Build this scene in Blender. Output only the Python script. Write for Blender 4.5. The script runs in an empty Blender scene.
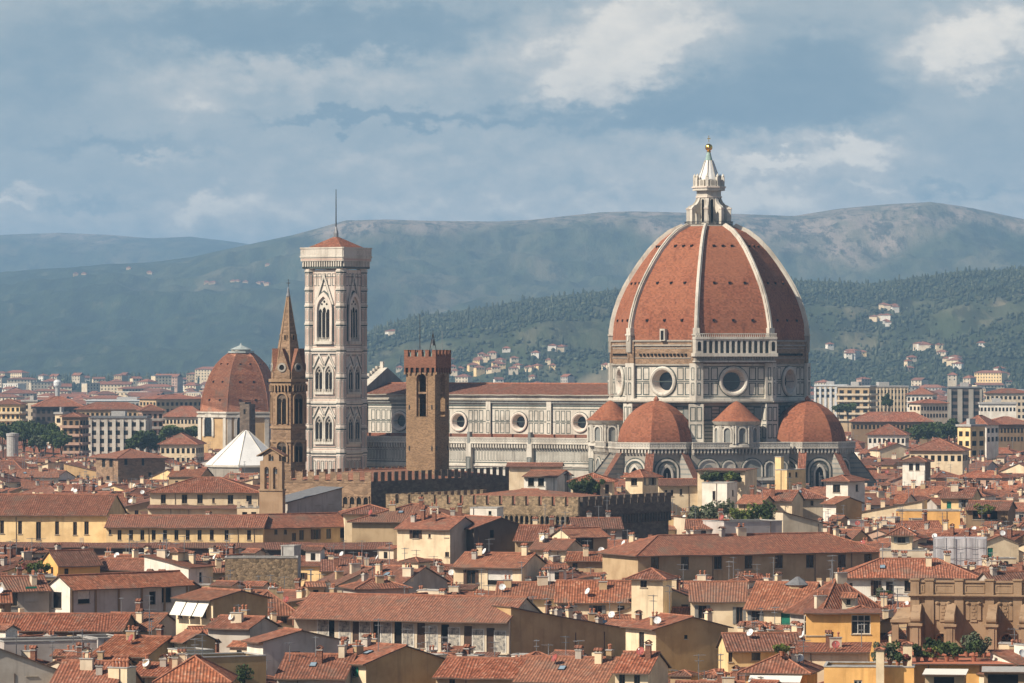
import bpy, math, random
import numpy as np
from mathutils import Matrix, Vector, noise
S = bpy.context.scene
COL = S.collection
R = math.radians
PI = math.pi
# ------------------------------------------------------------------ camera
F, CX, HY, H = 4800.0, 512.0, 358.0, 55.0
cam_d = bpy.data.cameras.new('camera')
cam = bpy.data.objects.new('camera', cam_d)
COL.objects.link(cam)
cam.location = (0, 0, H)
cam.rotation_euler = (R(90), 0, 0)
cam_d.sensor_width = 36.0
cam_d.lens = F / 1024.0 * 36.0
cam_d.shift_y = (HY - 341.5) / 1024.0
cam_d.clip_start = 1.0
cam_d.clip_end = 80000.0
S.camera = cam
# ------------------------------------------------------------------ sun, sky, exposure
SUN_EL = 40.0
SUN_XY = (-math.sin(R(59.0)), -math.cos(R(59.0)))
sd = Vector((SUN_XY[0] * math.cos(R(SUN_EL)), SUN_XY[1] * math.cos(R(SUN_EL)), math.sin(R(SUN_EL))))
sun_d = bpy.data.lights.new('sun', 'SUN')
sun_d.energy = 5.0
sun_d.angle = R(0.5)
sun_d.color = (1.0, 0.90, 0.76)
sun = bpy.data.objects.new('sun', sun_d)
COL.objects.link(sun)
sun.rotation_euler = (-sd).to_track_quat('-Z', 'Y').to_euler()
S.view_settings.view_transform = 'Standard'
S.view_settings.look = 'None'
S.view_settings.gamma = 1.0
S.view_settings.use_curve_mapping = False
S.view_settings.exposure = 0.36
try:
    S.cycles.use_denoising = True
    S.cycles.max_bounces = 5
    S.cycles.diffuse_bounces = 2
    S.cycles.glossy_bounces = 2
    S.cycles.volume_bounces = 0
    S.cycles.use_adaptive_sampling = False
except Exception:
    pass


class NT:
    """small node-tree writer"""
    def __init__(self, tree):
        self.t = tree
        tree.nodes.clear()

    def n(self, typ, props=None, **ins):
        nd = self.t.nodes.new(typ)
        for k, v in (props or {}).items():
            setattr(nd, k, v)
        for k, v in ins.items():
            key = int(k[1:]) if k[0] == 'i' and k[1:].isdigit() else k.replace('_', ' ')
            self.set(nd, key, v)
        return nd

    def set(self, nd, key, v):
        sock = nd.inputs[key]
        if hasattr(v, 'bl_idname') and hasattr(v, 'outputs'):
            v = v.outputs[0]
        if isinstance(v, bpy.types.NodeSocket):
            self.t.links.new(v, sock)
        else:
            if sock.type == 'RGBA' and len(v) == 3:
                v = (*v, 1)
            sock.default_value = v

    def math(self, op, a, b=0.0, c=None, clamp=False):
        nd = self.n('ShaderNodeMath', {'operation': op, 'use_clamp': clamp}, i0=a, i1=b)
        if c is not None:
            self.set(nd, 2, c)
        return nd

    def mix(self, fac, a, b, blend='MIX'):
        nd = self.t.nodes.new('ShaderNodeMix')
        nd.data_type = 'RGBA'
        nd.blend_type = blend
        self.set(nd, 0, fac)
        self.set(nd, 6, a)
        self.set(nd, 7, b)
        return nd.outputs[2]

    def ramp(self, fac, stops, interp='LINEAR'):
        nd = self.t.nodes.new('ShaderNodeValToRGB')
        nd.color_ramp.interpolation = interp
        el = nd.color_ramp.elements
        while len(el) < len(stops):
            el.new(0.5)
        for e, (p, c) in zip(el, stops):
            e.position = p
            e.color = (*c, 1) if len(c) == 3 else c
        self.set(nd, 0, fac)
        return nd.outputs[0]

    def sstep(self, x, a, b):
        nd = self.n('ShaderNodeMapRange', {'interpolation_type': 'SMOOTHSTEP'}, i0=x, i1=a, i2=b, i3=0.0, i4=1.0)
        return nd.outputs[0]

    def noise(self, vec, scale, detail=4.0, rough=0.55, dist=0.0):
        return self.n('ShaderNodeTexNoise', None, Vector=vec, Scale=scale, Detail=detail, Roughness=rough, Distortion=dist).outputs['Fac']

    def scale(self, vec, s):
        return self.n('ShaderNodeVectorMath', {'operation': 'MULTIPLY'}, i0=vec, i1=s).outputs[0]


# ---- world: Nishita sky, with procedural cloud banks near the horizon (by view direction)
W = bpy.data.worlds.new('World')
S.world = W
W.use_nodes = True
T = NT(W.node_tree)
out = T.n('ShaderNodeOutputWorld')
sky = T.n('ShaderNodeTexSky', {'sky_type': 'NISHITA', 'sun_disc': False, 'sun_elevation': R(SUN_EL),
                               'sun_rotation': math.atan2(SUN_XY[0], SUN_XY[1]) % (2 * PI), 'air_density': 1.0, 'dust_density': 1.5})
bg1 = T.n('ShaderNodeBackground', None, Color=sky, Strength=0.06)
tc = T.n('ShaderNodeTexCoord')
sp = T.n('ShaderNodeSeparateXYZ', None, i0=tc.outputs['Generated'])
ay = T.math('MAXIMUM', T.math('ABSOLUTE', sp.outputs[1]), 0.03)
# u, v: hundreds of photo pixels right of the image centre / above the horizon
cu = T.math('MULTIPLY', T.math('DIVIDE', sp.outputs[0], ay), 48.0)
cv = T.math('MULTIPLY', T.math('DIVIDE', sp.outputs[2], ay), 48.0)
cvec = T.n('ShaderNodeCombineXYZ', None, i0=cu, i1=cv, i2=0.0).outputs[0]
cw1 = T.noise(T.scale(cvec, (0.8, 1.5, 1)), 1.0, 5.0, 0.55)
cw2 = T.noise(T.scale(cvec, (1.1, 1.7, 1)), 2.3, 6.0, 0.6)
wu = T.math('ADD', cu, T.math('MULTIPLY', T.math('SUBTRACT', cw1, 0.5), 1.5))
wv = T.math('ADD', cv, T.math('MULTIPLY', T.math('SUBTRACT', cw2, 0.5), 0.85))


def blob(u0, v0, ru, rv, p=1.0, a=0.0):
    du = T.math('SUBTRACT', wu, u0)
    dv = T.math('SUBTRACT', wv, v0)
    if a:
        dv = T.math('SUBTRACT', dv, T.math('MULTIPLY', du, a))
    q = T.math('ADD', T.math('POWER', T.math('ABSOLUTE', T.math('DIVIDE', du, ru)), 2.0),
               T.math('POWER', T.math('ABSOLUTE', T.math('DIVIDE', dv, rv)), 2.0))
    return T.math('MULTIPLY', T.math('EXPONENT', T.math('MULTIPLY', q, -1.0)), p)


def addall(l):
    r = l[0]
    for x in l[1:]:
        r = T.math('ADD', r, x)
    return r


# (u0, v0, ru, rv, strength): where the photo's cloud banks are dark beneath and lit on top
dark = addall([blob(-1.97, 3.3, 2.3, .33, 1.0), blob(2.1, 2.52, 1.9, .30, 1.0, .04), blob(3.1, 3.0, .8, .4, .75), blob(-1.3, 2.4, 1.5, .09, .8),
               blob(-4.8, 2.75, .8, .6, .55), blob(-4.3, 1.5, 1.0, .09, .6), blob(4.2, 1.7, 1.1, .09, .6), blob(-3.9, 2.12, 1.2, .12, .5), blob(.9, 1.72, 1.2, .07, .35), blob(1.9, 3.45, .6, .15, .4)])
lite = addall([blob(.65, 2.72, .42, .24, 1.1), blob(1.1, 3.0, .55, .34, 1.15), blob(1.4, 3.38, .75, .36, 1.0), blob(.1, 3.2, .5, .35, .45), blob(4.65, 3.22, .7, .38, 1.2, .2), blob(4.9, 2.8, .3, .07, .4),
               blob(-3.2, 2.52, .5, .2, .42), blob(-3.05, 1.53, .3, .13, .5), blob(-2.2, 2.82, 2.3, .26, .5), blob(2.1, 1.95, 2.3, .36, .52), blob(3.4, 2.1, .5, .13, .8), blob(0, 1.42, 9, .28, .62),
               blob(-4.95, 1.6, .3, .1, .45), blob(2.6, 1.95, .3, .08, .7), blob(-1.5, 1.95, 1.4, .2, .45), blob(3.7, 1.68, .4, .06, .7), blob(2.3, 1.6, .5, .12, .5), blob(-3.6, 2.02, .5, .08, .5)])
cfine = T.noise(T.scale(cvec, (0.8, 1.3, 1)), 3.2, 9.0, 0.62)
cmid = T.noise(T.scale(cvec, (0.4, 1.3, 1)), 1.2, 7.0, 0.58)
cbil = T.noise(T.scale(cvec, (1.0, 1.3, 1)), 1.7, 6.0, 0.55)
dk = T.sstep(T.math('ADD', dark, T.math('MULTIPLY', T.math('SUBTRACT', cmid, .5), .6)), .1, .9)
lt = T.sstep(T.math('ADD', lite, T.math('ADD', T.math('MULTIPLY', T.math('SUBTRACT', cfine, .5), .7), T.math('MULTIPLY', T.math('SUBTRACT', cbil, .5), .5))), .1, 1.0)
val = T.math('ADD', T.math('SUBTRACT', T.math('MULTIPLY', lt, 0.44), T.math('MULTIPLY', dk, 0.34)),
             T.math('ADD', T.math('MULTIPLY', T.math('SUBTRACT', cfine, 0.5), 0.30), T.math('MULTIPLY', T.math('SUBTRACT', cmid, 0.5), 0.45)))
val = T.math('ADD', val, 0.49, clamp=True)
ccol = T.ramp(val, [(0.0, (0.172, 0.262, 0.335)), (0.26, (0.250, 0.332, 0.388)), (0.50, (0.410, 0.455, 0.470)), (0.74, (0.59, 0.58, 0.55)), (1.0, (0.95, 0.86, 0.74))])
bg2 = T.n('ShaderNodeBackground', None, Color=ccol, Strength=.86)
band = T.sstep(cv, 9.0, 5.0)
mxs = T.n('ShaderNodeMixShader', None, i0=band, i1=bg1, i2=bg2)
T.t.links.new(mxs.outputs[0], out.inputs['Surface'])

# ------------------------------------------------------------------ materials
M = {}


def mat(name, bump=0.0):
    m = bpy.data.materials.new(name)
    m.use_nodes = True
    t = NT(m.node_tree)
    o = t.n('ShaderNodeOutputMaterial')
    p = t.n('ShaderNodeBsdfPrincipled')
    t.t.links.new(p.outputs[0], o.inputs[0])
    M[name] = m
    t.p = p
    t.tc = t.n('ShaderNodeTexCoord')
    t.obj = t.tc.outputs['Object']
    t.uv = t.tc.outputs['UV']
    t.pos = t.n('ShaderNodeNewGeometry').outputs['Position']
    return t


def fin(t, col, rough=0.85, bump=None, bs=0.3, bd=0.05, spec=0.25, metal=0.0):
    t.set(t.p, 'Base Color', col)
    t.set(t.p, 'Roughness', rough)
    t.p.inputs['Specular IOR Level'].default_value = spec
    t.p.inputs['Metallic'].default_value = metal
    if bump is not None:
        b = t.n('ShaderNodeBump', None, Strength=bs, Distance=bd, Height=bump)
        t.set(t.p, 'Normal', b)


def mul(c, k):
    return tuple(x * k for x in c)


def m_tile(name, base, lichen=0.35, period=0.42, groove=.5, age=True):
    t = mat(name)
    u = t.n('ShaderNodeSeparateXYZ', None, i0=t.uv)
    us = t.math('DIVIDE', u.outputs[0], period)
    vs = t.math('DIVIDE', u.outputs[1], 0.45)
    tri = t.math('ABSOLUTE', t.math('SUBTRACT', t.math('FRACT', us), 0.5))          # 0 on the crest, .5 in the channel
    cell = t.n('ShaderNodeCombineXYZ', None, i0=t.math('FLOOR', us), i1=t.math('FLOOR', vs), i2=0.0)
    wn = t.n('ShaderNodeTexWhiteNoise', {'noise_dimensions': '3D'}, Vector=cell)
    oi = t.n('ShaderNodeObjectInfo').outputs['Random'] if age else t.math('ADD', .5, 0).outputs[0]
    c = t.ramp(wn.outputs['Value'], [(0, mul(base, .55)), (.35, mul(base, .9)), (.7, mul(base, 1.12)), (.92, (base[0] * 1.25, base[1] * 1.5, base[2] * 1.7)), (1, (base[0] * 1.4, base[1] * 2.1, base[2] * 2.6))])
    n1 = t.noise(t.pos, 0.22, 5, 0.65)
    n2 = t.noise(t.pos, 0.9, 4, 0.7)
    n3 = t.noise(t.pos, 0.045, 3, 0.5)
    c = t.mix(t.sstep(n1, .52, .72), c, mul((base[0] * .75, base[0] * .50, base[0] * .36), .9))
    c = t.mix(t.math('MULTIPLY', t.sstep(n2, .52, .75), lichen), c, (base[0] * .42, base[0] * .30, base[0] * .22))
    c = t.mix(t.math('MULTIPLY', t.sstep(n2, .44, .2), .45), c, mul(base, 1.25))
    c = t.mix(t.sstep(n3, .4, .65), c, t.mix(.35, c, (base[0] * .72, base[0] * .42, base[0] * .30)))
    k = t.math('ADD', t.math('MULTIPLY', oi, .5), .72)
    c = t.mix(1.0, c, t.n('ShaderNodeCombineXYZ', None, i0=k, i1=k, i2=k).outputs[0], 'MULTIPLY')
    c = t.mix(t.math('MULTIPLY', t.math('FRACT', t.math('MULTIPLY', oi, 7.13)), .45), c, t.mix(t.sstep(n2, .3, .7), (base[0] * .72, base[0] * .44, base[0] * .31), (base[0] * .45, base[0] * .32, base[0] * .25)))
    c = t.mix(t.math('MULTIPLY', t.sstep(tri, .26, .46), groove), c, mul(base, .22))
    hgt = t.math('ADD', t.math('MULTIPLY', t.math('COSINE', t.math('MULTIPLY', us, 2 * PI)), 0.5), t.math('MULTIPLY', wn.outputs['Value'], .35))
    fin(t, c, .9, hgt, 1.6 * groove, .09, .12)


def m_stucco(name, base, stain=.5, rough=.9, grain=1.0):
    t = mat(name)
    n1 = t.noise(t.pos, .35 * grain, 5, .6)
    n2 = t.noise(t.scale(t.pos, (1.3, 1.3, .12)), 1.0, 4, .6)
    n3 = t.noise(t.pos, 3.0, 3, .6)
    oi = t.n('ShaderNodeObjectInfo').outputs['Random']
    c = t.mix(t.sstep(n1, .35, .7), mul(base, 1.07), (base[0] * .84, base[1] * .80, base[2] * .76))
    c = t.mix(t.math('MULTIPLY', t.sstep(n2, .52, .75), stain), c, (base[0] * .52, base[1] * .50, base[2] * .50))
    c = t.mix(t.math('MULTIPLY', t.sstep(n3, .55, .8), .25), c, mul(base, .7))
    fin(t, c, rough, n3, .15, .03, .15)


def m_stone(name, base, sx=1.4, sz=2.6, mortar=.6, var=.5, rough=.92):
    """coursed or rubble masonry: voronoi cells of varying colour"""
    t = mat(name)
    v = t.n('ShaderNodeTexVoronoi', None, Vector=t.scale(t.uv, (sx, sz, 1)), Scale=1.0)
    e = t.n('ShaderNodeTexVoronoi', {'feature': 'DISTANCE_TO_EDGE'}, Vector=t.scale(t.uv, (sx, sz, 1)), Scale=1.0)
    g = t.n('ShaderNodeSeparateColor', None, i0=v.outputs['Color'])
    c = t.ramp(g.outputs[0], [(0, mul(base, 1 - var)), (.5, base), (1, mul(base, 1 + var * .6))])
    n1 = t.noise(t.pos, .25, 5, .6)
    c = t.mix(t.sstep(n1, .4, .7), c, t.mix(.4, c, mul(base, .55)))
    c = t.mix(t.math('MULTIPLY', t.sstep(e.outputs[0], .10, .02), mortar), c, mul(base, .45))
    fin(t, c, rough, t.sstep(e.outputs[0], 0, .15), .5, .06, .15)


def m_plain(name, base, rough=.6, spec=.3, metal=0.0, var=.2, sc=1.5):
    t = mat(name)
    n1 = t.noise(t.pos, sc, 4, .6)
    fin(t, t.mix(t.sstep(n1, .3, .7), mul(base, 1 + var * .4), mul(base, 1 - var)), rough, None, spec=spec, metal=metal)


def m_marble(name, base, stain, k=.75, streak=.75):
    t = mat(name)
    n1 = t.noise(t.pos, .12, 6, .62)
    n2 = t.noise(t.scale(t.pos, (.9, .9, .07)), 1.0, 5, .65)
    n3 = t.noise(t.pos, 1.7, 4, .6)
    c = t.mix(t.math('MULTIPLY', t.sstep(n1, .42, .68), k), base, stain)
    c = t.mix(t.math('MULTIPLY', t.sstep(n2, .5, .78), streak), c, mul(stain, .62))
    c = t.mix(t.math('MULTIPLY', t.sstep(n3, .45, .8), .35), c, mul(stain, .9))
    fin(t, c, .7, n3, .1, .05, .25)


TB = (0.37, 0.125, 0.068)
m_tile('tile_a', (0.320, 0.106, 0.056), .5)
m_tile('tile_b', (0.280, 0.098, 0.055), .65)
m_tile('tile_c', (0.225, 0.090, 0.057), .75)
m_tile('tile_d', (0.345, 0.118, 0.058), .35)
t = mat('tile_dome')
b_ = (0.272, 0.101, 0.053)
u = t.n('ShaderNodeSeparateXYZ', None, i0=t.uv)
cell = t.n('ShaderNodeCombineXYZ', None, i0=t.math('FLOOR', t.math('DIVIDE', u.outputs[0], .5)), i1=t.math('FLOOR', t.math('DIVIDE', u.outputs[1], .38)), i2=0.0)
wn = t.n('ShaderNodeTexWhiteNoise', {'noise_dimensions': '3D'}, Vector=cell).outputs['Value']
c = t.ramp(wn, [(0, mul(b_, .66)), (.5, b_), (.9, mul(b_, 1.22)), (1, (b_[0] * 1.2, b_[1] * 1.35, b_[2] * 1.5))])
n1 = t.noise(t.pos, .10, 6, .65)
n2 = t.noise(t.scale(t.pos, (.75, .75, .055)), 1.0, 5, .6)
n3 = t.noise(t.pos, .75, 5, .7)
c = t.mix(t.math('MULTIPLY', t.sstep(n1, .42, .62), .55), c, (b_[0] * 1.12, b_[1] * 1.22, b_[2] * 1.25))
c = t.mix(t.math('MULTIPLY', t.sstep(n1, .5, .3), .45), c, (b_[0] * .72, b_[1] * .62, b_[2] * .62))
c = t.mix(t.math('MULTIPLY', t.sstep(n2, .54, .74), .6), c, (b_[0] * .42, b_[1] * .42, b_[2] * .5))
c = t.mix(t.math('MULTIPLY', t.sstep(n3, .55, .75), .4), c, (b_[0] * .6, b_[1] * .55, b_[2] * .6))
fin(t, c, .9, wn, .35, .06, .12)
m_tile('tile_bright', (.43, .145, .066), .2, .5, .12, False)
TILES = ['tile_a', 'tile_b', 'tile_b', 'tile_c', 'tile_d']
m_plain('ridge_tile', (0.36, 0.155, 0.095), .9, .1, 0, .4, 2.0)
m_plain('eave_wood', (0.09, 0.06, 0.042), .9, .1)
m_plain('gutter', (0.12, 0.075, 0.05), .5, .4)
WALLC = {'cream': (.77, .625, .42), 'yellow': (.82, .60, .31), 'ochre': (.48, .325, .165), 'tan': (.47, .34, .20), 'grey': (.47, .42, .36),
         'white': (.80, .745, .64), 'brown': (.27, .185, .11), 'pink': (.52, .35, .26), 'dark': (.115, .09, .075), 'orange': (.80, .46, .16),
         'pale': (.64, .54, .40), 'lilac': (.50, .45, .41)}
for k_, c_ in WALLC.items():
    m_stucco('wall_' + k_, c_, .5)
m_stone('rubble', (.30, .215, .13), 1.9, 2.6, .5, .55)
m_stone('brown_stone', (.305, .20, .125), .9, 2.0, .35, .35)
m_stone('dark_stone', (.165, .125, .095), .9, 2.0, .35, .35)  # also carries the painted shade of the battlemented blocks' far sides
m_stone('old_brick', (.31, .20, .115), 2.6, 6.0, .25, .35)
m_stone('red_brick', (.27, .125, .08), 2.6, 6.0, .3, .3)
m_stucco('sandstone', (.345, .235, .145), .85)
m_marble('marble', (.615, .57, .485), (.37, .325, .265), .85)
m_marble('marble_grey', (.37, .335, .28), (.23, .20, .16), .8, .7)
m_marble('marble_pink', (.70, .61, .52), (.50, .41, .33), .6)
m_marble('marble_rose', (.55, .40, .32), (.42, .30, .24), .7)
m_marble('marble_green', (.085, .105, .092), (.05, .06, .055), .5)
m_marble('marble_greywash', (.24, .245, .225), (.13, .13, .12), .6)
m_marble('white_lead', (.74, .73, .70), (.55, .53, .50), .5, .3)
m_plain('gold', (.85, .52, .12), .25, .5, 1.0, .1)
m_plain('pale_copper', (.36, .40, .38), .7, .3, 0, .25)
m_plain('verdigris', (.30, .42, .37), .7, .3, 0, .3)
m_plain('glass', (.018, .020, .022), .12, .5, 0, .3)
m_plain('void', (.020, .017, .015), .95, .05, 0, .3)
m_plain('frame_white', (.68, .65, .58), .6)
m_plain('frame_brown', (.13, .075, .045), .6)
m_plain('frame_stone', (.40, .34, .26), .9)
m_plain('shutter_grey', (.24, .235, .215), .7)
m_plain('shutter_green', (.018, .20, .125), .6)
m_plain('shutter_brown', (.10, .055, .035), .7)
m_plain('white_metal', (.72, .72, .70), .5)
m_plain('grey_metal', (.30, .30, .30), .45, .5, .6)
m_plain('dark_metal', (.05, .05, .052), .5, .5, .4)
m_plain('red_dish', (.33, .075, .06), .6)
m_plain('awning', (.76, .73, .65), .8, .1, 0, .06)
m_plain('slate', (.17, .17, .175), .8)
m_plain('bluegrey', (.25, .33, .39), .35, .5)
m_plain('concrete', (.42, .40, .37), .9, .1)
m_plain('flat_grey', (.33, .31, .29), .9, .1, 0, .35, .4)
m_plain('terrace_red', (.46, .16, .09), .9)
m_plain('bark', (.09, .065, .045), .95, .1)
m_plain('terracotta_pot', (.40, .16, .09), .9)
m_plain('teal', (.03, .22, .17), .7)


def m_leaf(name, a, b):
    t = mat(name)
    n = t.noise(t.pos, .9, 4, .6)
    fin(t, t.mix(t.sstep(n, .35, .65), a, b), .75, None, spec=.15)


m_leaf('leaf_dark', (.040, .062, .022), (.070, .095, .034))
m_leaf('leaf_mid', (.055, .085, .025), (.085, .115, .035))
m_leaf('leaf_light', (.12, .15, .030), (.16, .17, .045))
m_leaf('leaf_olive', (.09, .105, .06), (.12, .13, .075))
m_leaf('leaf_far', (.026, .036, .017), (.045, .055, .027))
m_leaf('leaf_far_pale', (.05, .06, .032), (.075, .08, .045))
m_leaf('flower', (.30, .07, .06), (.12, .11, .04))

t = mat('tarp')
n_ = t.noise(t.scale(t.pos, (1, 1, .25)), .9, 4, .6)
fin(t, t.mix(t.sstep(n_, .35, .7), (.52, .50, .50), (.36, .345, .35)), .55, n_, .3, .2)
t = mat('fresco')
n_ = t.noise(t.obj, 2.2, 6, .7)
fin(t, t.ramp(n_, [(.38, (.17, .16, .15)), (.5, (.36, .33, .28)), (.62, (.56, .50, .40))], 'EASE'), .9)


# ------------------------------------------------------------------ mesh builder
class MB:
    def __init__(s):
        s.v = []
        s.f = []
        s.m = []
        s.T = Matrix.Identity(4)
        s.mats = []

    def mi(s, name):
        if name not in s.mats:
            s.mats.append(name)
        return s.mats.index(name)

    def poly(s, pts, m):
        b = len(s.v)
        T_ = s.T
        for p in pts:
            s.v.append((T_ @ Vector(p))[:])
        s.f.append(tuple(range(b, b + len(pts))))
        s.m.append(s.mi(m))

    def raw(s, pts, faces, m):
        b = len(s.v)
        T_ = s.T
        for p in pts:
            s.v.append((T_ @ Vector(p))[:])
        k = s.mi(m)
        for f in faces:
            s.f.append(tuple(i + b for i in f))
            s.m.append(k)

    def box(s, x0, x1, y0, y1, z0, z1, m, bottom=True):
        p = [(x0, y0, z0), (x1, y0, z0), (x1, y1, z0), (x0, y1, z0), (x0, y0, z1), (x1, y0, z1), (x1, y1, z1), (x0, y1, z1)]
        f = [(0, 1, 5, 4), (1, 2, 6, 5), (2, 3, 7, 6), (3, 0, 4, 7), (4, 5, 6, 7)]
        if bottom:
            f.append((3, 2, 1, 0))
        s.raw(p, f, m)

    def prism(s, poly, z0, z1, m, mt=None, top=True, scale_top=1.0, c=(0, 0)):
        n = len(poly)
        p = [(x, y, z0) for x, y in poly] + [(c[0] + (x - c[0]) * scale_top, c[1] + (y - c[1]) * scale_top, z1) for x, y in poly]
        s.raw(p, [(i, (i + 1) % n, n + (i + 1) % n, n + i) for i in range(n)], m)
        if top:
            s.raw(p[n:], [tuple(range(n))], mt or m)

    def lathe(s, prof, n=16, ph=0.0, m='marble', c=(0, 0), a0=0.0, a1=2 * PI):
        full = abs(a1 - a0 - 2 * PI) < 1e-6
        k = n if full else n + 1
        p = []
        for r, z in prof:
            for i in range(k):
                a = ph + a0 + (a1 - a0) * i / n
                p.append((c[0] + r * math.cos(a), c[1] + r * math.sin(a), z))
        f = []
        for j in range(len(prof) - 1):
            for i in range(n):
                i2 = (i + 1) % k
                f.append((j * k + i, j * k + i2, (j + 1) * k + i2, (j + 1) * k + i))
        s.raw(p, f, m)

    def tube(s, pts, r, m, n=6, r2=None):
        pts = [Vector(p) for p in pts]
        rings = []
        N = len(pts)
        for i, p in enumerate(pts):
            d = (pts[min(i + 1, N - 1)] - pts[max(i - 1, 0)])
            if d.length < 1e-9:
                d = Vector((0, 0, 1))
            q = d.normalized().to_track_quat('Z', 'Y')
            rr = r if r2 is None else r + (r2 - r) * i / max(1, N - 1)
            rings.append([p + q @ Vector((rr * math.cos(2 * PI * k / n), rr * math.sin(2 * PI * k / n), 0)) for k in range(n)])
        P = [v for ring in rings for v in ring]
        f = []
        for j in range(N - 1):
            for k in range(n):
                f.append((j * n + k, j * n + (k + 1) % n, (j + 1) * n + (k + 1) % n, (j + 1) * n + k))
        f.append(tuple(range(n - 1, -1, -1)))
        f.append(tuple((N - 1) * n + k for k in range(n)))
        s.raw(P, f, m)

    def slab(s, pts, th, m, ms, mb):
        """a roof plane: top polygon with a thickness below it; long tiled eaves and ridges sag a little"""
        n = len(pts)
        if n == 4 and m.startswith('tile') and math.dist(pts[0], pts[1]) > 5:
            k = max(2, int(math.dist(pts[0], pts[1]) / 2.2))
            a, b, c, d = [Vector(p) for p in pts]
            rr = random.Random(int(a.x * 7 + b.x * 13 + a.z * 31 + c.y * 17))
            lo_, hi_ = [], []
            for i in range(k + 1):
                q = i / k
                e = 0 if i in (0, k) else 1
                lo_.append((a + (b - a) * q) + Vector((0, 0, e * rr.uniform(-.09, .05))))
                hi_.append((d + (c - d) * q) + Vector((0, 0, e * (rr.uniform(-.07, .03) - .05 * math.sin(PI * q)))))
            dz = Vector((0, 0, th))
            for i in range(k):
                s.raw([lo_[i], lo_[i + 1], hi_[i + 1], hi_[i]], [(0, 1, 2, 3)], m)
                s.raw([lo_[i] - dz, lo_[i + 1] - dz, hi_[i + 1] - dz, hi_[i] - dz], [(3, 2, 1, 0)], mb)
                s.raw([lo_[i], lo_[i + 1], lo_[i + 1] - dz, lo_[i] - dz], [(0, 3, 2, 1)], ms)
                s.raw([hi_[i], hi_[i + 1], hi_[i + 1] - dz, hi_[i] - dz], [(1, 2, 3, 0)], ms)
            for l, h, f_ in ((lo_[0], hi_[0], (0, 1, 2, 3)), (lo_[-1], hi_[-1], (3, 2, 1, 0))):
                s.raw([l, h, h - dz, l - dz], [f_], ms)
            return
        lo = [(x, y, z - th) for x, y, z in pts]
        s.raw(pts, [tuple(range(n))], m)
        s.raw(lo, [tuple(range(n - 1, -1, -1))], mb)
        s.raw(list(pts) + lo, [(i, n + i, n + (i + 1) % n, (i + 1) % n) for i in range(n)], ms)

    def mesh(s, name):
        me = bpy.data.meshes.new(name)
        me.from_pydata(s.v, [], s.f)
        for k in s.mats:
            me.materials.append(M[k])
        npoly = len(me.polygons)
        me.polygons.foreach_set('material_index', s.m)
        # box-like unwrap in metres: u along the horizontal, v up the slope
        nl = len(me.loops)
        vi = np.empty(nl, np.int32)
        me.loops.foreach_get('vertex_index', vi)
        co = np.array(s.v, dtype=np.float64).reshape(-1, 3)[vi]
        nr = np.empty(npoly * 3, np.float32)
        me.polygons.foreach_get('normal', nr)
        nr = nr.reshape(-1, 3).astype(np.float64)
        lt = np.empty(npoly, np.int32)
        me.polygons.foreach_get('loop_total', lt)
        N = np.repeat(nr, lt, axis=0)
        tx = np.stack([-N[:, 1], N[:, 0], np.zeros(nl)], 1)
        ln = np.linalg.norm(tx, axis=1)
        flat = ln < 1e-3
        tx[flat] = (1, 0, 0)
        ln[flat] = 1
        tx /= ln[:, None]
        bt = np.cross(N, tx)
        uv = np.stack([(co * tx).sum(1), (co * bt).sum(1)], 1).astype(np.float32)
        lay = me.uv_layers.new(name='UVMap')
        lay.data.foreach_set('uv', uv.ravel())
        me.update()
        return me

    def build(s, name, parent=None, label=None, loc=None, rz=0.0):
        o = bpy.data.objects.new(name, s.mesh(name))
        COL.objects.link(o)
        if parent is not None:
            o.parent = parent
        if loc is not None:
            o.location = loc
        if rz:
            o.rotation_euler = (0, 0, rz)
        if label:
            o['label'] = label
        return o


def put(mesh, name, parent, loc=(0, 0, 0), rz=0.0):
    o = bpy.data.objects.new(name, mesh)
    COL.objects.link(o)
    o.parent = parent
    o.location = loc
    if rz:
        o.rotation_euler = (0, 0, rz)
    return o


def thing(name, label, cat, loc=(0, 0, 0), rz=0.0, group=None):
    o = bpy.data.objects.new(name, None)
    COL.objects.link(o)
    o.location = loc
    o.rotation_euler = (0, 0, rz)
    tag(o, label, cat, group)
    return o


def tag(o, label, cat, group=None, kind='thing'):
    if label:
        o['label'] = label
    if cat:
        o['category'] = cat
    if group:
        o['group'] = group
    o['kind'] = kind
    return o


def X_at(px, Y):
    return (px - CX) * Y / F


def Z_at(py, Y):
    return H - (py - HY) * Y / F


def face_T(ang, a, cx=0.0, cy=0.0):
    """frame of a wall facing ang (degrees): x to the viewer's right along it, y into the wall, z up"""
    nx, ny = math.cos(R(ang)), math.sin(R(ang))
    return Matrix(((-ny, -nx, 0, cx + nx * a), (nx, -ny, 0, cy + ny * a), (0, 0, 1, 0), (0, 0, 0, 1)))


def arch_pts(x, z0, w, h, pointed=False, n=8):
    """outline of an arched opening, anticlockwise from its lower right corner"""
    r = w / 2
    pts = [(x - r, z0), (x + r, z0)]
    if pointed:
        rise = w * .866
        zs = z0 + h - rise
        for i in range(n + 1):
            a = R(60) * i / n
            pts.append((x - r + w * math.cos(a), zs + w * math.sin(a)))
        for i in range(1, n + 1):
            a = R(120) + R(60) * i / n
            pts.append((x + r + w * math.cos(a), zs + w * math.sin(a)))
    else:
        zs = z0 + h - r
        for i in range(2 * n + 1):
            a = PI * i / (2 * n)
            pts.append((x + r * math.cos(a), zs + r * math.sin(a)))
    return pts


def arch_fill(mb, x, z0, w, h, m, y=-.03, pointed=False):
    mb.poly([(a, y, b) for a, b in arch_pts(x, z0, w, h, pointed)], m)


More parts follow.
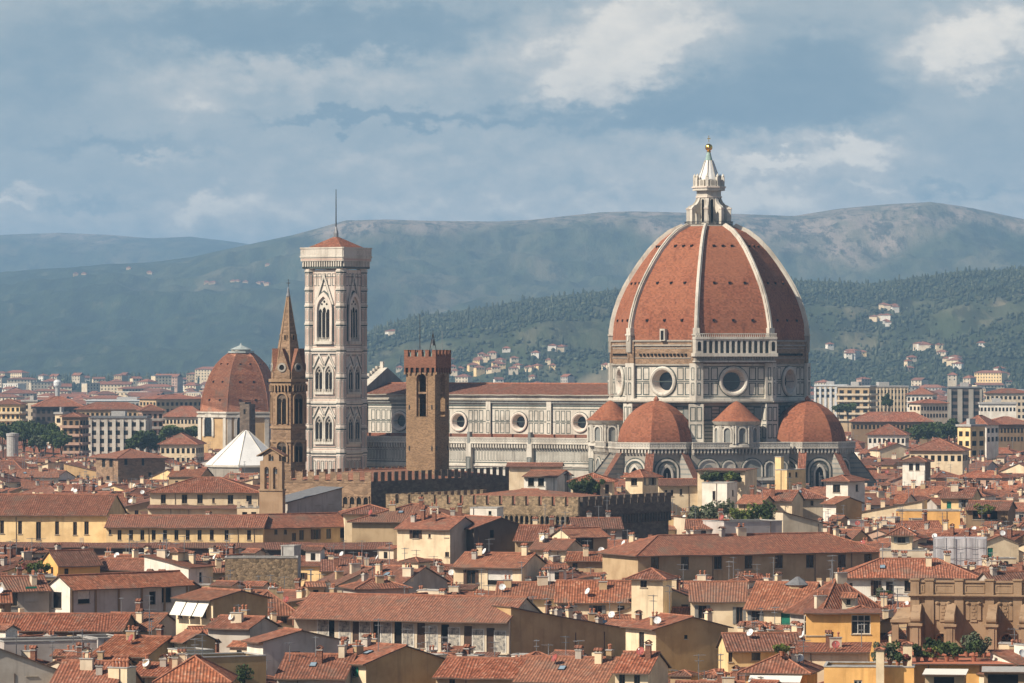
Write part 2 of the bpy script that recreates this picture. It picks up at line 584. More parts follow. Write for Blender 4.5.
def arch_ring(mb, x, z0, w, h, t, m, y=-.25, pointed=False, yb=0.0, legs=True):
    """a raised moulding of width t round an arched opening"""
    i_ = arch_pts(x, z0, w, h, pointed)
    o_ = arch_pts(x, z0, w + 2 * t, h + t * (1.6 if pointed else 1.0), pointed)
    i_, o_ = i_[1:] + i_[:1], o_[1:] + o_[:1]
    n = len(i_)
    for k in range(n - 1):
        a, b, c, d = i_[k], o_[k], o_[k + 1], i_[k + 1]
        P = [(q[0], y, q[1]) for q in (a, b, c, d)] + [(q[0], yb, q[1]) for q in (a, b, c, d)]
        mb.raw(P, [(0, 1, 2, 3), (1, 5, 6, 2), (0, 3, 7, 4)], m)


def wall_ring_hole(mb, x0, x1, z0, z1, cx, cz, r, m, n=24):
    """a wall face x0..x1, z0..z1 with a round hole"""
    angs = [2 * PI * i / n for i in range(n)]
    for X, Z in ((x0, z0), (x1, z0), (x1, z1), (x0, z1)):
        angs.append(math.atan2(Z - cz, X - cx) % (2 * PI))
    angs = sorted(set(round(a, 6) for a in angs))

    def edge(a):
        dx, dz = math.cos(a), math.sin(a)
        k = []
        if dx > 1e-9: k.append((x1 - cx) / dx)
        if dx < -1e-9: k.append((x0 - cx) / dx)
        if dz > 1e-9: k.append((z1 - cz) / dz)
        if dz < -1e-9: k.append((z0 - cz) / dz)
        q = min(k)
        return (cx + dx * q, 0, cz + dz * q)
    for i, a in enumerate(angs):
        b = angs[(i + 1) % len(angs)]
        mb.poly([(cx + r * math.cos(a), 0, cz + r * math.sin(a)), edge(a), edge(b), (cx + r * math.cos(b), 0, cz + r * math.sin(b))], m)


def ring_y(mb, cx, cz, prof, m, n=24):
    """turned ring about the wall's normal: prof = (radius, y) pairs"""
    p, f = [], []
    for r, y in prof:
        for i in range(n):
            a = 2 * PI * i / n
            p.append((cx + r * math.cos(a), y, cz + r * math.sin(a)))
    for j in range(len(prof) - 1):
        for i in range(n):
            f.append((j * n + i, j * n + (i + 1) % n, (j + 1) * n + (i + 1) % n, (j + 1) * n + i))
    mb.raw(p, f, m)


def disc_y(mb, cx, cz, r, y, m, n=24):
    mb.poly([(cx + r * math.cos(2 * PI * i / n), y, cz + r * math.sin(2 * PI * i / n)) for i in range(n)], m)


def frame_panel(mb, x0, x1, z0, z1, t, m, y=-.04):
    """a flat inlaid rectangular border"""
    for a, b, c, d in ((x0, x1, z0, z0 + t), (x0, x1, z1 - t, z1), (x0, x0 + t, z0 + t, z1 - t), (x1 - t, x1, z0 + t, z1 - t)):
        mb.poly([(a, y, c), (b, y, c), (b, y, d), (a, y, d)], m)


def rect(mb, x0, x1, z0, z1, m, y=-.04):
    mb.poly([(x0, y, z0), (x1, y, z0), (x1, y, z1), (x0, y, z1)], m)


def octagon(r, ph=22.5, n=8, c=(0, 0)):
    return [(c[0] + r * math.cos(R(ph + 360 / n * i)), c[1] + r * math.sin(R(ph + 360 / n * i))) for i in range(n)]


# ------------------------------------------------------------------ terrain: plain, foothills, mountains
def vnoise(x, y, seed=0):
    xi, yi = np.floor(x).astype(np.int64), np.floor(y).astype(np.int64)
    fx, fy = x - xi, y - yi
    fx, fy = fx * fx * (3 - 2 * fx), fy * fy * (3 - 2 * fy)

    def h(a, b):
        n = (a * 374761393 + b * 668265263 + seed * 974711) & 0x7fffffff
        n = ((n ^ (n >> 13)) * 1274126177) & 0x7fffffff
        return ((n ^ (n >> 16)) & 0xffff) / 65535.0
    return (h(xi, yi) * (1 - fx) + h(xi + 1, yi) * fx) * (1 - fy) + (h(xi, yi + 1) * (1 - fx) + h(xi + 1, yi + 1) * fx) * fy


def fbm(x, y, oct=5, seed=0):
    a, s, t_ = 0.0, 1.0, 0.0
    for k in range(oct):
        a = a + s * vnoise(x * 2 ** k, y * 2 ** k, seed + k * 17)
        t_ += s
        s *= .55
    return a / t_


RIDGES = [
    # distance of the crest, of the foot, fall-off behind, crest line in (px, py)
    (17500., 14000., 6000., [(-900, 246), (-100, 240), (0, 234), (60, 232), (110, 234.5), (150, 238), (190, 236.5), (230, 241), (270, 247), (400, 255), (1900, 255)]),
    (12000., 7200., 3500., [(-900, 300), (-150, 282), (0, 272), (40, 268), (80, 266.5), (110, 263), (150, 261), (190, 256), (225, 248), (260, 240), (290, 234), (320, 226),
                            (345, 219), (375, 218), (420, 219), (460, 220), (500, 220), (530, 218.5), (570, 214), (600, 210.5), (630, 209.5), (665, 210), (700, 211),
                            (740, 212.5), (795, 215), (820, 211), (842, 207.5), (890, 203.5), (930, 201.5), (974, 207.5), (1024, 218), (1150, 240), (1900, 270)]),
    (6300., 4500., 1300., [(-900, 384), (0, 381), (150, 378), (250, 374), (300, 366), (340, 348), (370, 334), (415, 319), (448, 316.5), (500, 310), (536, 302.5), (574, 298), (615, 293),
                           (680, 288), (740, 284), (795, 282), (828, 283), (866, 286), (904, 281), (962, 272.5), (1024, 270), (1150, 262), (1900, 250)]),
]


def terrain(X, Y):
    X = np.asarray(X, float)
    Y = np.asarray(Y, float)
    px = CX + F * X / np.maximum(Y, 500.)
    z = np.interp(Y, [0, 2600, 6000, 9000, 30000], [0, 0, 16, 32, 60])
    z = z + np.clip((Y - 2600) / 2000, 0, 1) * (fbm(X / 500, Y / 500, 3, 5) - .5) * 6
    for i, (yr, yb, w, line) in enumerate(RIDGES):
        jag = (fbm(X / 420 + 9 * i, Y / 900, 4, 40 + i) - .5) * (9, 14, 18)[i]
        zr = H + (HY - np.interp(px, *zip(*line))) / F * yr + jag * .5 - (0, 3, 0)[i]
        s = (Y - yb) / (yr - yb)
        s = s + (fbm(X / (w * .28), Y / (w * .7), 4, 60 + i) - .5) * np.clip(s * 3, 0, 1) * np.clip((1 - s) * 3, 0, 1) * .55
        f = np.clip(s, 0, 1)
        f = .55 * f + .45 * f * f * (3 - 2 * f)
        back = np.clip((Y - yr) / w, 0, 1)
        h = zr * f * (1 - .8 * back * back)
        g = f * (1 - f) * 4
        h = h + (np.abs(fbm(X / (w * .12), Y / (w * .16), 5, 80 + i) - .5) * -2 + .45) * g * (60, 75, 20)[i]
        h = h + (np.abs(fbm(X / (w * .055), Y / (w * .22), 4, 120 + i) - .5) * -2 + .35) * np.clip(g * 1.6, 0, 1) * (30, 34, 10)[i]
        z = np.where(s > 0, np.maximum(z, h), z)
    return z


def cover(X, Y, z):
    """0 = open field / scrub, 1 = woods"""
    px = CX + F * X / Y
    n = fbm(X / 420, Y / 700, 4, 7)
    n2 = fbm(X / 90, Y / 200, 4, 21)
    w = np.clip((n * .8 + n2 * .2 - .50) * 16 + .5, 0, 1)
    near = (Y < 7000)
    py = HY - (z - H) * F / Y
    crest = np.clip((np.interp(px, *zip(*RIDGES[2][3])) + 26 + 14 * (n2 - .5) - py) / 5, 0, 1)
    wn = np.maximum(w * .9, crest)
    wm = np.clip((fbm(X / 600, Y / 3500, 5, 33) - .36) * 6, 0, 1)
    bare = np.clip((232 + 34 * (fbm(X / 420, Y / 2600, 5, 3) - .5) * 2 + np.interp(px, [0, 300, 700, 800, 860, 905, 960, 1100], [0, 8, 4, 24, 44, 30, -6, 0]) - py) / 12, 0, 1)
    wm = np.clip(np.maximum(wm, .35) * (1 - .9 * bare), 0, 1)
    return np.where(near, wn, wm), np.where(near, 0, bare)


us = np.linspace(-.2, .2, 760)
ys = np.concatenate([[-400, 0, 400, 900, 1500, 2100, 2600], np.geomspace(2900, 4300, 22), np.linspace(4350, 7400, 120), np.geomspace(7500, 12600, 110), np.geomspace(12900, 30000, 60)])
UU, YY = np.meshgrid(us, ys)
XX = UU * np.maximum(YY, 1500.) * np.where(YY < 2700, 1.6, 1.0)
XX = np.where(YY < 2700, UU * 1500 * 4, XX)
ZZ = terrain(XX, YY)
ZZ = np.where(YY < 2700, 0, ZZ)
nr_, nc_ = UU.shape
me = bpy.data.meshes.new('terrain')
idx = np.arange(nr_ * nc_).reshape(nr_, nc_)
q_ = np.stack([idx[:-1, :-1], idx[:-1, 1:], idx[1:, 1:], idx[1:, :-1]], -1).reshape(-1, 4)
me.vertices.add(nr_ * nc_)
me.vertices.foreach_set('co', np.stack([XX, YY, ZZ], -1).astype(np.float32).ravel())
me.loops.add(q_.size)
me.loops.foreach_set('vertex_index', q_.ravel().astype(np.int32))
me.polygons.add(len(q_))
me.polygons.foreach_set('loop_start', np.arange(0, q_.size, 4, dtype=np.int32))
me.update(calc_edges=True)
me.shade_smooth()
wd, br = cover(XX, np.maximum(YY, 100), ZZ)
at_ = me.color_attributes.new('cover', 'FLOAT_COLOR', 'POINT')
at_.data.foreach_set('color', np.stack([wd, br, np.clip((YY - 2500) / 800, 0, 1), np.ones_like(wd)], -1).astype(np.float32).ravel())
t = mat('land')
ca = t.n('ShaderNodeVertexColor', {'layer_name': 'cover'})
cs = t.n('ShaderNodeSeparateColor', None, i0=ca.outputs[0])
lp = t.scale(t.pos, (1, .16, .6))
n1 = t.noise(lp, .012, 6, .65)
n3 = t.noise(lp, .05, 5, .7)
vor = t.n('ShaderNodeTexVoronoi', None, Vector=t.scale(t.pos, (1, .3, .2)), Scale=.008)
vr = t.n('ShaderNodeSeparateColor', None, i0=vor.outputs['Color'])
field = t.ramp(vr.outputs[0], [(0, (.075, .083, .045)), (.4, (.105, .108, .06)), (.7, (.14, .13, .075)), (1, (.19, .16, .10))])
field = t.mix(t.sstep(n1, .42, .62), field, (.055, .068, .032))
field = t.mix(t.math('MULTIPLY', t.sstep(n3, .55, .7), .6), field, (.035, .045, .022))
wood = t.mix(t.sstep(n3, .35, .65), (.022, .034, .016), (.045, .06, .026))
c_ = t.mix(cs.outputs[0], field, wood)
rock = t.mix(t.sstep(n1, .4, .6), (.34, .26, .20), (.16, .14, .09))
rock = t.mix(t.sstep(n3, .5, .7), rock, (.06, .065, .035))
c_ = t.mix(t.math('MULTIPLY', cs.outputs[1], .85), c_, rock)
n4 = t.noise(lp, .022, 7, .8)
c_ = t.mix(t.math('MULTIPLY', t.sstep(n4, .5, .58), .75), c_, (.02, .026, .014))
c_ = t.mix(t.math('MULTIPLY', t.sstep(n4, .46, .34), .3), c_, (.20, .17, .11))
c_ = t.mix(cs.outputs[2], t.mix(t.sstep(n1, .4, .6), (.16, .14, .12), (.10, .095, .085)), c_)
fin(t, c_, .95, n3, .6, 6.0, .1)
me.materials.append(M['land'])
terr = bpy.data.objects.new('hills', me)
COL.objects.link(terr)
terr['kind'] = 'structure'


def ground_hit(px, py, y0=2500, y1=7000):
    Y = np.linspace(y0, y1, 1500)
    z = terrain((px - CX) * Y / F, Y)
    p = HY - (z - H) * F / Y
    k = np.argmax(p <= py)
    return (px - CX) * Y[k] / F, Y[k], z[k]


# woods: uneven low crowns, one object
rs = np.random.RandomState(11)
t_ = (1 + 5 ** .5) / 2
IV = np.array([(-1, t_, 0), (1, t_, 0), (-1, -t_, 0), (1, -t_, 0), (0, -1, t_), (0, 1, t_), (0, -1, -t_), (0, 1, -t_), (t_, 0, -1), (t_, 0, 1), (-t_, 0, -1), (-t_, 0, 1)]) / 1.9
IF = np.array([(0, 11, 5), (0, 5, 1), (0, 1, 7), (0, 7, 10), (0, 10, 11), (1, 5, 9), (5, 11, 4), (11, 10, 2), (10, 7, 6), (7, 1, 8),
               (3, 9, 4), (3, 4, 2), (3, 2, 6), (3, 6, 8), (3, 8, 9), (4, 9, 5), (2, 4, 11), (6, 2, 10), (8, 6, 7), (9, 8, 1)])


def crowns(P, rad, hgt, name, mats, pick):
    n = len(P)
    jit = 1 + (rs.rand(n, 12, 3) - .5) * .7
    V = IV[None] * jit * np.stack([rad, rad, hgt], -1)[:, None, :]
    a = rs.rand(n) * 6.28
    c, s = np.cos(a)[:, None], np.sin(a)[:, None]
    V = np.stack([V[..., 0] * c - V[..., 1] * s, V[..., 0] * s + V[..., 1] * c, V[..., 2]], -1) + P[:, None, :]
    V[..., 2] += hgt[:, None] * .7
    Fc = (IF[None] + (np.arange(n) * 12)[:, None, None]).reshape(-1, 3)
    m_ = bpy.data.meshes.new(name)
    m_.vertices.add(n * 12)
    m_.vertices.foreach_set('co', V.astype(np.float32).ravel())
    m_.loops.add(Fc.size)
    m_.loops.foreach_set('vertex_index', Fc.ravel().astype(np.int32))
    m_.polygons.add(len(Fc))
    m_.polygons.foreach_set('loop_start', np.arange(0, Fc.size, 3, dtype=np.int32))
    for k in mats:
        m_.materials.append(M[k])
    m_.polygons.foreach_set('material_index', np.repeat(pick, 20).astype(np.int32))
    m_.update(calc_edges=True)
    o = bpy.data.objects.new(name, m_)
    COL.objects.link(o)
    return o


N_ = 64000
Yc = rs.uniform(4300, 6500, N_)
Xc = rs.uniform(-.122, .122, N_) * Yc
Zc = terrain(Xc, Yc)
wdc, _ = cover(Xc, Yc, Zc)
ok = (rs.rand(N_) < np.clip(wdc * .62 + .02, 0, 1)) & (Zc > 20)
P_ = np.stack([Xc, Yc, Zc], -1)[ok]
tall = rs.rand(len(P_)) < .05
rad = np.where(tall, rs.uniform(1.2, 2.0, len(P_)), 1.2 + 2.6 * rs.rand(len(P_)) ** 2.2)
hg = np.where(tall, rs.uniform(4, 6.5, len(P_)), rs.uniform(1.4, 2.8, len(P_)))
o = crowns(P_, rad, hg, 'hillside_woods', ['leaf_far', 'leaf_far_pale', 'leaf_olive'], rs.choice(3, len(P_), p=[.66, .30, .04]))
tag(o, 'dark woods and cypresses scattered over the green foothills', None, None, 'stuff')


# ------------------------------------------------------------------ cathedral (local x east, y north; seen from the south-south-east)
ROT = R(-31.9)
CTR = (53.3, 1300.0)
cath = thing('cathedral', 'huge marble cathedral with ribbed red brick octagonal dome and white lantern', 'cathedral', (*CTR, 0), ROT)
RD = 26.6
AP = RD * math.cos(R(22.5))
WF = 2 * RD * math.sin(R(22.5))
FACES = [-90, -45, 0, 45, 90, 135, 180, 225]

# --- dome shell: eight brick gores
DP = [(26.6, 59.2), (26.5, 61.5), (26.1, 64.5), (25.35, 67.5), (24.2, 70.8), (22.7, 74.0), (20.8, 77.2), (18.6, 80.5), (16.0, 83.9), (13.2, 86.8), (10.3, 89.0), (6.8, 90.6)]
dome = MB()
dome.lathe(DP, 8, R(22.5), 'tile_dome')
dome_o = dome.build('dome', cath)
# small round vents in the gores
vm = MB()
vm.box(-.26, .26, -.34, .25, -.25, .34, 'void')
vm.box(-.36, .36, -.4, .25, .34, .5, 'tile_dome')
vmesh = vm.mesh('vent')


def dome_r(z):
    return float(np.interp(z, [p[1] for p in DP], [p[0] for p in DP])) * math.cos(R(22.5))


for fa in (-135, -90, -45, 0):
    for z_, k_ in ((65.0, .27), (75.0, .25), (85.0, .22)):
        for s_ in (-1, 0, 1):
            a = dome_r(z_)
            Tm = face_T(fa, a)
            p_ = Tm @ Vector((s_ * k_ * 2 * a * math.tan(R(22.5)), 0, z_))
            put(vmesh, 'vent', dome_o, p_, R(fa + 90))
dm = MB()
dm.box(-.75, .75, -1.2, .6, -1.0, 2.2, 'marble')
rect(dm, -.45, .45, -.8, 1.7, 'void', -1.23)
for fa in (-90,):
    put(dm.mesh('dormer'), 'dormer', dome_o, face_T(fa, dome_r(61)) @ Vector((.3, 0, 60.6)), R(fa + 90))
# --- ribs
for i in range(8):
    a = 22.5 + 45 * i
    rb = MB()
    ca_, sa_ = math.cos(R(a)), math.sin(R(a))
    tx_, ty_ = -sa_, ca_
    outl, inl = [], []
    for j, (r_, z_) in enumerate(DP):
        k = j / (len(DP) - 1)
        w_ = .62 - .16 * k
        ro = r_ + .62 - .2 * k
        outl.append((ro, z_ + .2 + .35 * k, w_))
        inl.append((r_ - .8, z_ - .3, w_))
    P, fs = [], []
    for (ro, zo, w_), (ri, zi, _) in zip(outl, inl):
        for r_, z_, s_ in ((ri, zi, -1), (ro, zo, -1), (ro, zo, 1), (ri, zi, 1)):
            P.append((ca_ * r_ + tx_ * w_ * s_, sa_ * r_ + ty_ * w_ * s_, z_))
        # a raised middle fillet
    for j in range(len(DP) - 1):
        for k in range(3):
            fs.append((j * 4 + k + 1, j * 4 + k, (j + 1) * 4 + k, (j + 1) * 4 + k + 1))
    rb.raw(P, fs, 'marble')
    P, fs = [], []
    for (ro, zo, w_) in outl:
        for dr, s_ in ((-.1, -1), (.28, -1), (.28, 1), (-.1, 1)):
            P.append((ca_ * (ro + dr) + tx_ * w_ * .45 * s_, sa_ * (ro + dr) + ty_ * w_ * .45 * s_, zo + (.2 if dr > 0 else 0)))
    for j in range(len(DP) - 1):
        for k in range(3):
            fs.append((j * 4 + k + 1, j * 4 + k, (j + 1) * 4 + k, (j + 1) * 4 + k + 1))
    rb.raw(P, fs, 'marble')
    # foot of the rib: a stepped pier
    rb.T = face_T(a, RD)
    rb.box(-1.0, 1.0, -.7, 1.5, 56.5, 61.0, 'marble_grey')
    rb.box(-1.2, 1.2, -.9, 1.5, 61.0, 61.4, 'marble')
    rb.box(-.9, .9, -.7, 1.5, 61.4, 63.0, 'marble')
    rb.build('rib', cath)

# --- lantern
ln = MB()
ln.prism(octagon(7.4), 91.4, 92.2, 'marble')
ln.prism(octagon(7.0), 92.2, 92.6, 'marble_grey')
ln.prism(octagon(3.7), 92.6, 101.2, 'marble')
ln.prism(octagon(4.0), 99.4, 99.8, 'marble_pink')
ln.prism(octagon(4.9), 101.2, 101.9, 'marble')
ln.prism(octagon(5.2), 101.9, 102.3, 'marble_pink')
ln.prism(octagon(3.9), 102.3, 103.6, 'marble')
for i in range(8):
    ln.T = face_T(i * 45, 3.9)
    ln.box(-.9, .9, -.6, .6, 102.3, 104.0, 'marble')
    arch_fill(ln, 0, 102.5, 1.0, 1.4, 'marble_grey', -.63)
    ln.T = face_T(i * 45 + 22.5, 4.3)
    ln.box(-.45, .45, -.45, .45, 102.3, 104.6, 'marble')
    ln.lathe([(.42, 104.6), (.5, 104.9), (.25, 105.3), (.02, 105.6)], 6, 0, 'marble')
ln.T = Matrix.Identity(4)
lan = ln.build('lantern', cath)
lan.scale = (.9, .9, 1.055)
lan.location = (0, 0, -6.49)
cn = MB()
cn.lathe([(3.5, 103.6), (3.2, 104.3), (2.35, 106.2), (1.5, 108.2), (1.15, 109.0)], 16, 0, 'white_lead')
cn.lathe([(1.15, 109.0), (.8, 110.1), (.5, 111.2)], 16, 0, 'verdigris')
for i in range(8):
    a = i * PI / 4 + PI / 8
    cn.tube([(3.45 * math.cos(a), 3.45 * math.sin(a), 103.7), (1.2 * math.cos(a), 1.2 * math.sin(a), 109)], .16, 'marble_grey', 4)
cn.build('spire', lan)
g = MB()
g.lathe([(.5, 111.1), (.75, 111.25), (.4, 111.45)], 12, 0, 'gold')
g.lathe([(1.12 * math.sin(PI * i / 12) + .001, 112.35 - .95 * math.cos(PI * i / 12)) for i in range(13)], 20, 0, 'gold')
g.build('ball', lan)
g = MB()
g.box(-.09, .09, -.09, .09, 113.7, 115.4, 'gold')
g.box(-.5, .5, -.08, .08, 114.5, 114.7, 'gold')
g.build('cross', lan, rz=R(29.5))
for i in range(8):
    b_ = MB()
    b_.T = face_T(i * 45 + 22.5, 0)
    # a pierced buttress with its scroll: profile in the radial plane
    prof = [(-3.6, 99.6), (-4.2, 98.4), (-5.0, 97.6), (-6.0, 97.3), (-6.75, 96.6), (-6.75, 92.6), (-5.6, 92.6), (-5.6, 95.2), (-5.0, 95.9), (-4.3, 95.2), (-4.3, 92.6), (-3.6, 92.6)]
    for sx in (-.5, .5):
        pp = [(sx, y, z) for y, z in prof]
    quads = [((-3.6, 92.6), (-4.3, 92.6), (-4.3, 95.2), (-3.6, 99.6)), ((-4.3, 95.2), (-5.0, 95.9), (-4.2, 98.4), (-3.6, 99.6)),
             ((-5.0, 95.9), (-5.6, 95.2), (-6.0, 97.3), (-5.0, 97.6)), ((-5.0, 95.9), (-5.0, 97.6), (-4.2, 98.4)), ((-5.6, 92.6), (-6.75, 92.6), (-6.75, 96.6), (-5.6, 95.2)), ((-5.6, 95.2), (-6.75, 96.6), (-6.0, 97.3))]
    for qd in quads:
        b_.poly([(.5, y, z) for y, z in qd], 'marble')
        b_.poly([(-.5, y, z) for y, z in reversed(qd)], 'marble')
    n_p = len(prof)
    for k in range(n_p):
        (y0, z0), (y1, z1) = prof[k], prof[(k + 1) % n_p]
        b_.poly([(-.5, y0, z0), (.5, y0, z0), (.5, y1, z1), (-.5, y1, z1)], 'marble')
    b_.box(-.65, .65, -6.9, -5.5, 96.4, 96.8, 'marble_pink')
    b_.build('buttress', lan)
for i in range(8):
    w_ = MB()
    w_.T = face_T(i * 45, 3.7 * math.cos(R(22.5)))
    arch_fill(w_, 0, 93.0, .95, 6.0, 'void', -.04)
    arch_ring(w_, 0, 93.0, .95, 6.0, .22, 'marble', -.22)
    w_.build('window', lan)
rail = MB()
for i in range(8):
    rail.T = face_T(i * 45, 7.3 * math.cos(R(22.5)))
    L_ = 7.3 * math.sin(R(22.5))
    rail.box(-L_, L_, -.05, .05, 93.2, 93.3, 'dark_metal')
    for k in range(14):
        x_ = -L_ + 2 * L_ * k / 14
        rail.box(x_ - .03, x_ + .03, -.03, .03, 92.2, 93.2, 'dark_metal')
rail.build('railing', lan)

# --- drum with its round windows
dr = MB()
OZ, ORAD = 48.8, 3.5
for fa in FACES:
    dr.T = face_T(fa, AP)
    h_ = WF / 2
    gal = fa == -45
    wall_ring_hole(dr, -h_, h_, 44.0, 53.0, 0, OZ, ORAD, 'marble')
    for z_ in (44.7, 48.75, 52.75):
        rect(dr, -h_ + 1.5, h_ - 1.5, z_ - .1, z_ + .1, 'marble_green', -.05)
    for z0, z1 in ((45.1, 48.45), (49.1, 52.5)):
        for sx in (-1, 1):
            for k in range(2):
                a0 = 4.3 + k * 2.35
                x0, x1 = sorted((sx * a0, sx * (a0 + 1.95)))
                frame_panel(dr, x0, x1, z0, z1, .26, 'marble_green')
            x0, x1 = sorted((sx * 9.25, sx * 10.2))
            frame_panel(dr, x0 - .04, x1 - .1, z0, z1, .2, 'marble_green', -1.05)
    # corner pilasters, base and cornice mouldings
    for sx in (-1, 1):
        x0, x1 = sorted((sx * (h_ - 1.6), sx * (h_ + .35)))
        dr.box(x0, x1, -1.0, .5, 43.9, 53.6, 'marble')
    dr.box(-h_ - .5, h_ + .5, -1.1, .6, 43.6, 44.2, 'marble')
    dr.box(-h_ - .8, h_ + .8, -1.5, .6, 43.2, 43.6, 'marble_grey')
    dr.box(-h_ - .2, h_ + .2, -.45, .6, 53.0, 53.4, 'marble_grey' if not gal else 'marble')
    # unfinished band above
    m_ = 'brown_stone'
    dr.box(-h_ + .3, h_ - .3, -.02, .8, 53.4, 58.2, m_)
    dr.box(-h_, h_, -.35, .8, 58.2, 58.6, 'marble_grey')
    dr.box(-h_ + .2, h_ - .2, -.15, .8, 58.6, 59.4, 'brown_stone')
    dr.box(-h_, h_, -.45, .8, 59.4, 59.8, 'marble_grey')
    for sx in (-1, 1):
        x0, x1 = sorted((sx * (h_ - 1.3), sx * h_))
        dr.box(x0, x1, -.5, .6, 53.4, 59.4, 'brown_stone')
    if not gal:
        for k in range(13):
            x_ = -h_ + 3.2 + k * (WF - 6.4) / 12
            dr.box(x_ - .25, x_ + .25, -.45, .2, 55.6, 56.2, 'void')
        dr.box(-h_ + 1.5, h_ - 1.5, -.2, .2, 54.9, 55.1, 'marble_grey')
        dr.box(-h_ + 1.5, h_ - 1.5, -.12, .2, 57.5, 57.7, 'marble_grey')
dr.T = Matrix.Identity(4)
drum = dr.build('drum', cath)
for fa in (-135, -90, -45, 0, 45):
    oc = MB()
    oc.T = face_T(fa, AP)
    ring_y(oc, 0, OZ, [(ORAD + .02, .01), (ORAD + .5, -.1), (ORAD + .5, -.5), (ORAD + .1, -.7), (ORAD - .35, -.55), (ORAD - .5, -.2)], 'marble')
    ring_y(oc, 0, OZ, [(ORAD + .45, -.13), (ORAD + .75, -.06)], 'marble_green')
    ring_y(oc, 0, OZ, [(ORAD - .5, -.2), (2.45, 2.0), (2.3, 2.6)], 'marble_pink')
    disc_y(oc, 0, OZ, 2.42, 2.05, 'glass')
    oo = oc.build('oculus', drum)
# the one finished gallery, on the south-east face
ga = MB()
ga.T = face_T(-45, AP)
h_ = WF / 2 + 1.0
ga.box(-h_, h_, -2.2, .5, 53.9, 54.3, 'marble')
for k in range(30):
    x_ = -h_ + .5 + k * (2 * h_ - 1) / 29
    ga.box(x_ - .2, x_ + .2, -1.9, .3, 54.3, 55.4, 'marble_grey')
ga.box(-h_ + .2, h_ - .2, -1.6, .3, 54.3, 55.4, 'marble_grey')
ga.box(-h_ - .3, h_ + .3, -3.0, .5, 55.4, 56.3, 'marble')
NB = 12
for k in range(NB + 1):
    x_ = -h_ + 1.9 + k * (2 * h_ - 3.8) / NB
    ga.box(x_ - .28, x_ + .28, -2.7, -2.1, 56.3, 60.0, 'marble')
for sx in (-1, 1):
    x0, x1 = sorted((sx * (h_ - 2.0), sx * h_))
    ga.box(x0, x1, -2.8, .3, 56.3, 60.0, 'marble')
    arch_fill(ga, sx * (h_ - 1.0), 56.9, .9, 2.5, 'void', -2.84)
st = (2 * h_ - 3.8) / NB
for k in range(NB):
    x_ = -h_ + 1.9 + (k + .5) * st
    arch_ring(ga, x_, 56.3, st - .56, 3.3, .3, 'marble', -2.6, False, -2.2)
ga.box(-h_ + 1.9, h_ - 1.9, -2.65, -2.15, 59.6, 60.0, 'marble')
ga.box(-h_ - .1, h_ + .1, -2.95, .4, 60.0, 60.6, 'marble')
for k in range(40):
    x_ = -h_ + .2 + k * (2 * h_ - .4) / 39
    ga.box(x_ - .09, x_ + .09, -2.8, -2.5, 60.6, 61.3, 'marble')
ga.box(-h_, h_, -2.85, -2.45, 61.3, 61.55, 'marble')
ga.box(-h_ + .2, h_ - .2, -1.0, .4, 56.3, 60.0, 'marble_greywash')
ga.build('gallery', drum)

# --- lower body of the crossing
lb = MB()
for fa in FACES:
    lb.T = face_T(fa, AP - .6)
    h_ = WF / 2
    rect(lb, -h_, h_, 0, 43.0, 'marble_grey', 0)
    for k in range(11):
        z_ = 32.5 + k * .95
        rect(lb, -h_ + 1, h_ - 1, z_, z_ + .28, 'marble_green', -.04)
    for k in range(4):
        x_ = -7.2 + k * 4.8
        frame_panel(lb, x_ - 1.5, x_ + 1.5, 38.4, 42.0, .3, 'marble_green', -.06)
        rect(lb, x_ - 1.2, x_ + 1.2, 38.7, 41.7, 'marble_greywash', -.05)
for i in range(8):
    lb.T = face_T(22.5 + 45 * i, RD)
    lb.box(-2.0, 2.0, -.9, 3, 0, 42.8, 'marble')
    for z0, z1 in ((33.6, 37.4), (38.2, 42.0)):
        frame_panel(lb, -1.6, -.1, z0, z1, .25, 'marble_green', -.94)
        frame_panel(lb, .1, 1.6, z0, z1, .25, 'marble_green', -.94)
    for s_ in (-1, 1):
        lb.T = face_T(22.5 + 45 * i + s_ * 90, 2.0, RD * math.cos(R(22.5 + 45 * i)), RD * math.sin(R(22.5 + 45 * i)))
        for z0, z1 in ((33.6, 37.4), (38.2, 42.0)):
            frame_panel(lb, -.8, .8, z0, z1, .25, 'marble_green', -.04)
lb.T = Matrix.Identity(4)
lb.build('crossing_wall', cath)


def corbel_gallery(mb, L, z, y=0.0, step=.95, h=2.4):
    """parapet walk carried on little arched corbels: wall frame, centred, half-length L, walk level z"""
    mb.box(-L, L, y - 1.1, y + .4, z, z + .35, 'marble')
    mb.box(-L, L, y - 1.0, y - .6, z + .35, z + 1.5, 'marble')
    mb.box(-L - .05, L + .05, y - 1.1, y - .5, z + 1.5, z + 1.75, 'marble')
    n = max(2, int(2 * L / step))
    for k in range(n):
        x_ = -L + (k + .5) * 2 * L / n
        mb.box(x_ - .2, x_ + .2, y - .9, y + .1, z - 1.1, z, 'marble')
        mb.box(x_ - .16, x_ + .16, y - .45, y + .1, z - 1.5, z - 1.1, 'marble')
        if k < n - 1:
            xm = x_ + L / n
            rect(mb, xm - .24, xm + .24, z - 1.0, z - .05, 'marble_green', y - .03)
        frame_panel(mb, x_ - .32, x_ + .32, z + .55, z + 1.3, .1, 'marble_greywash', y - 1.03)


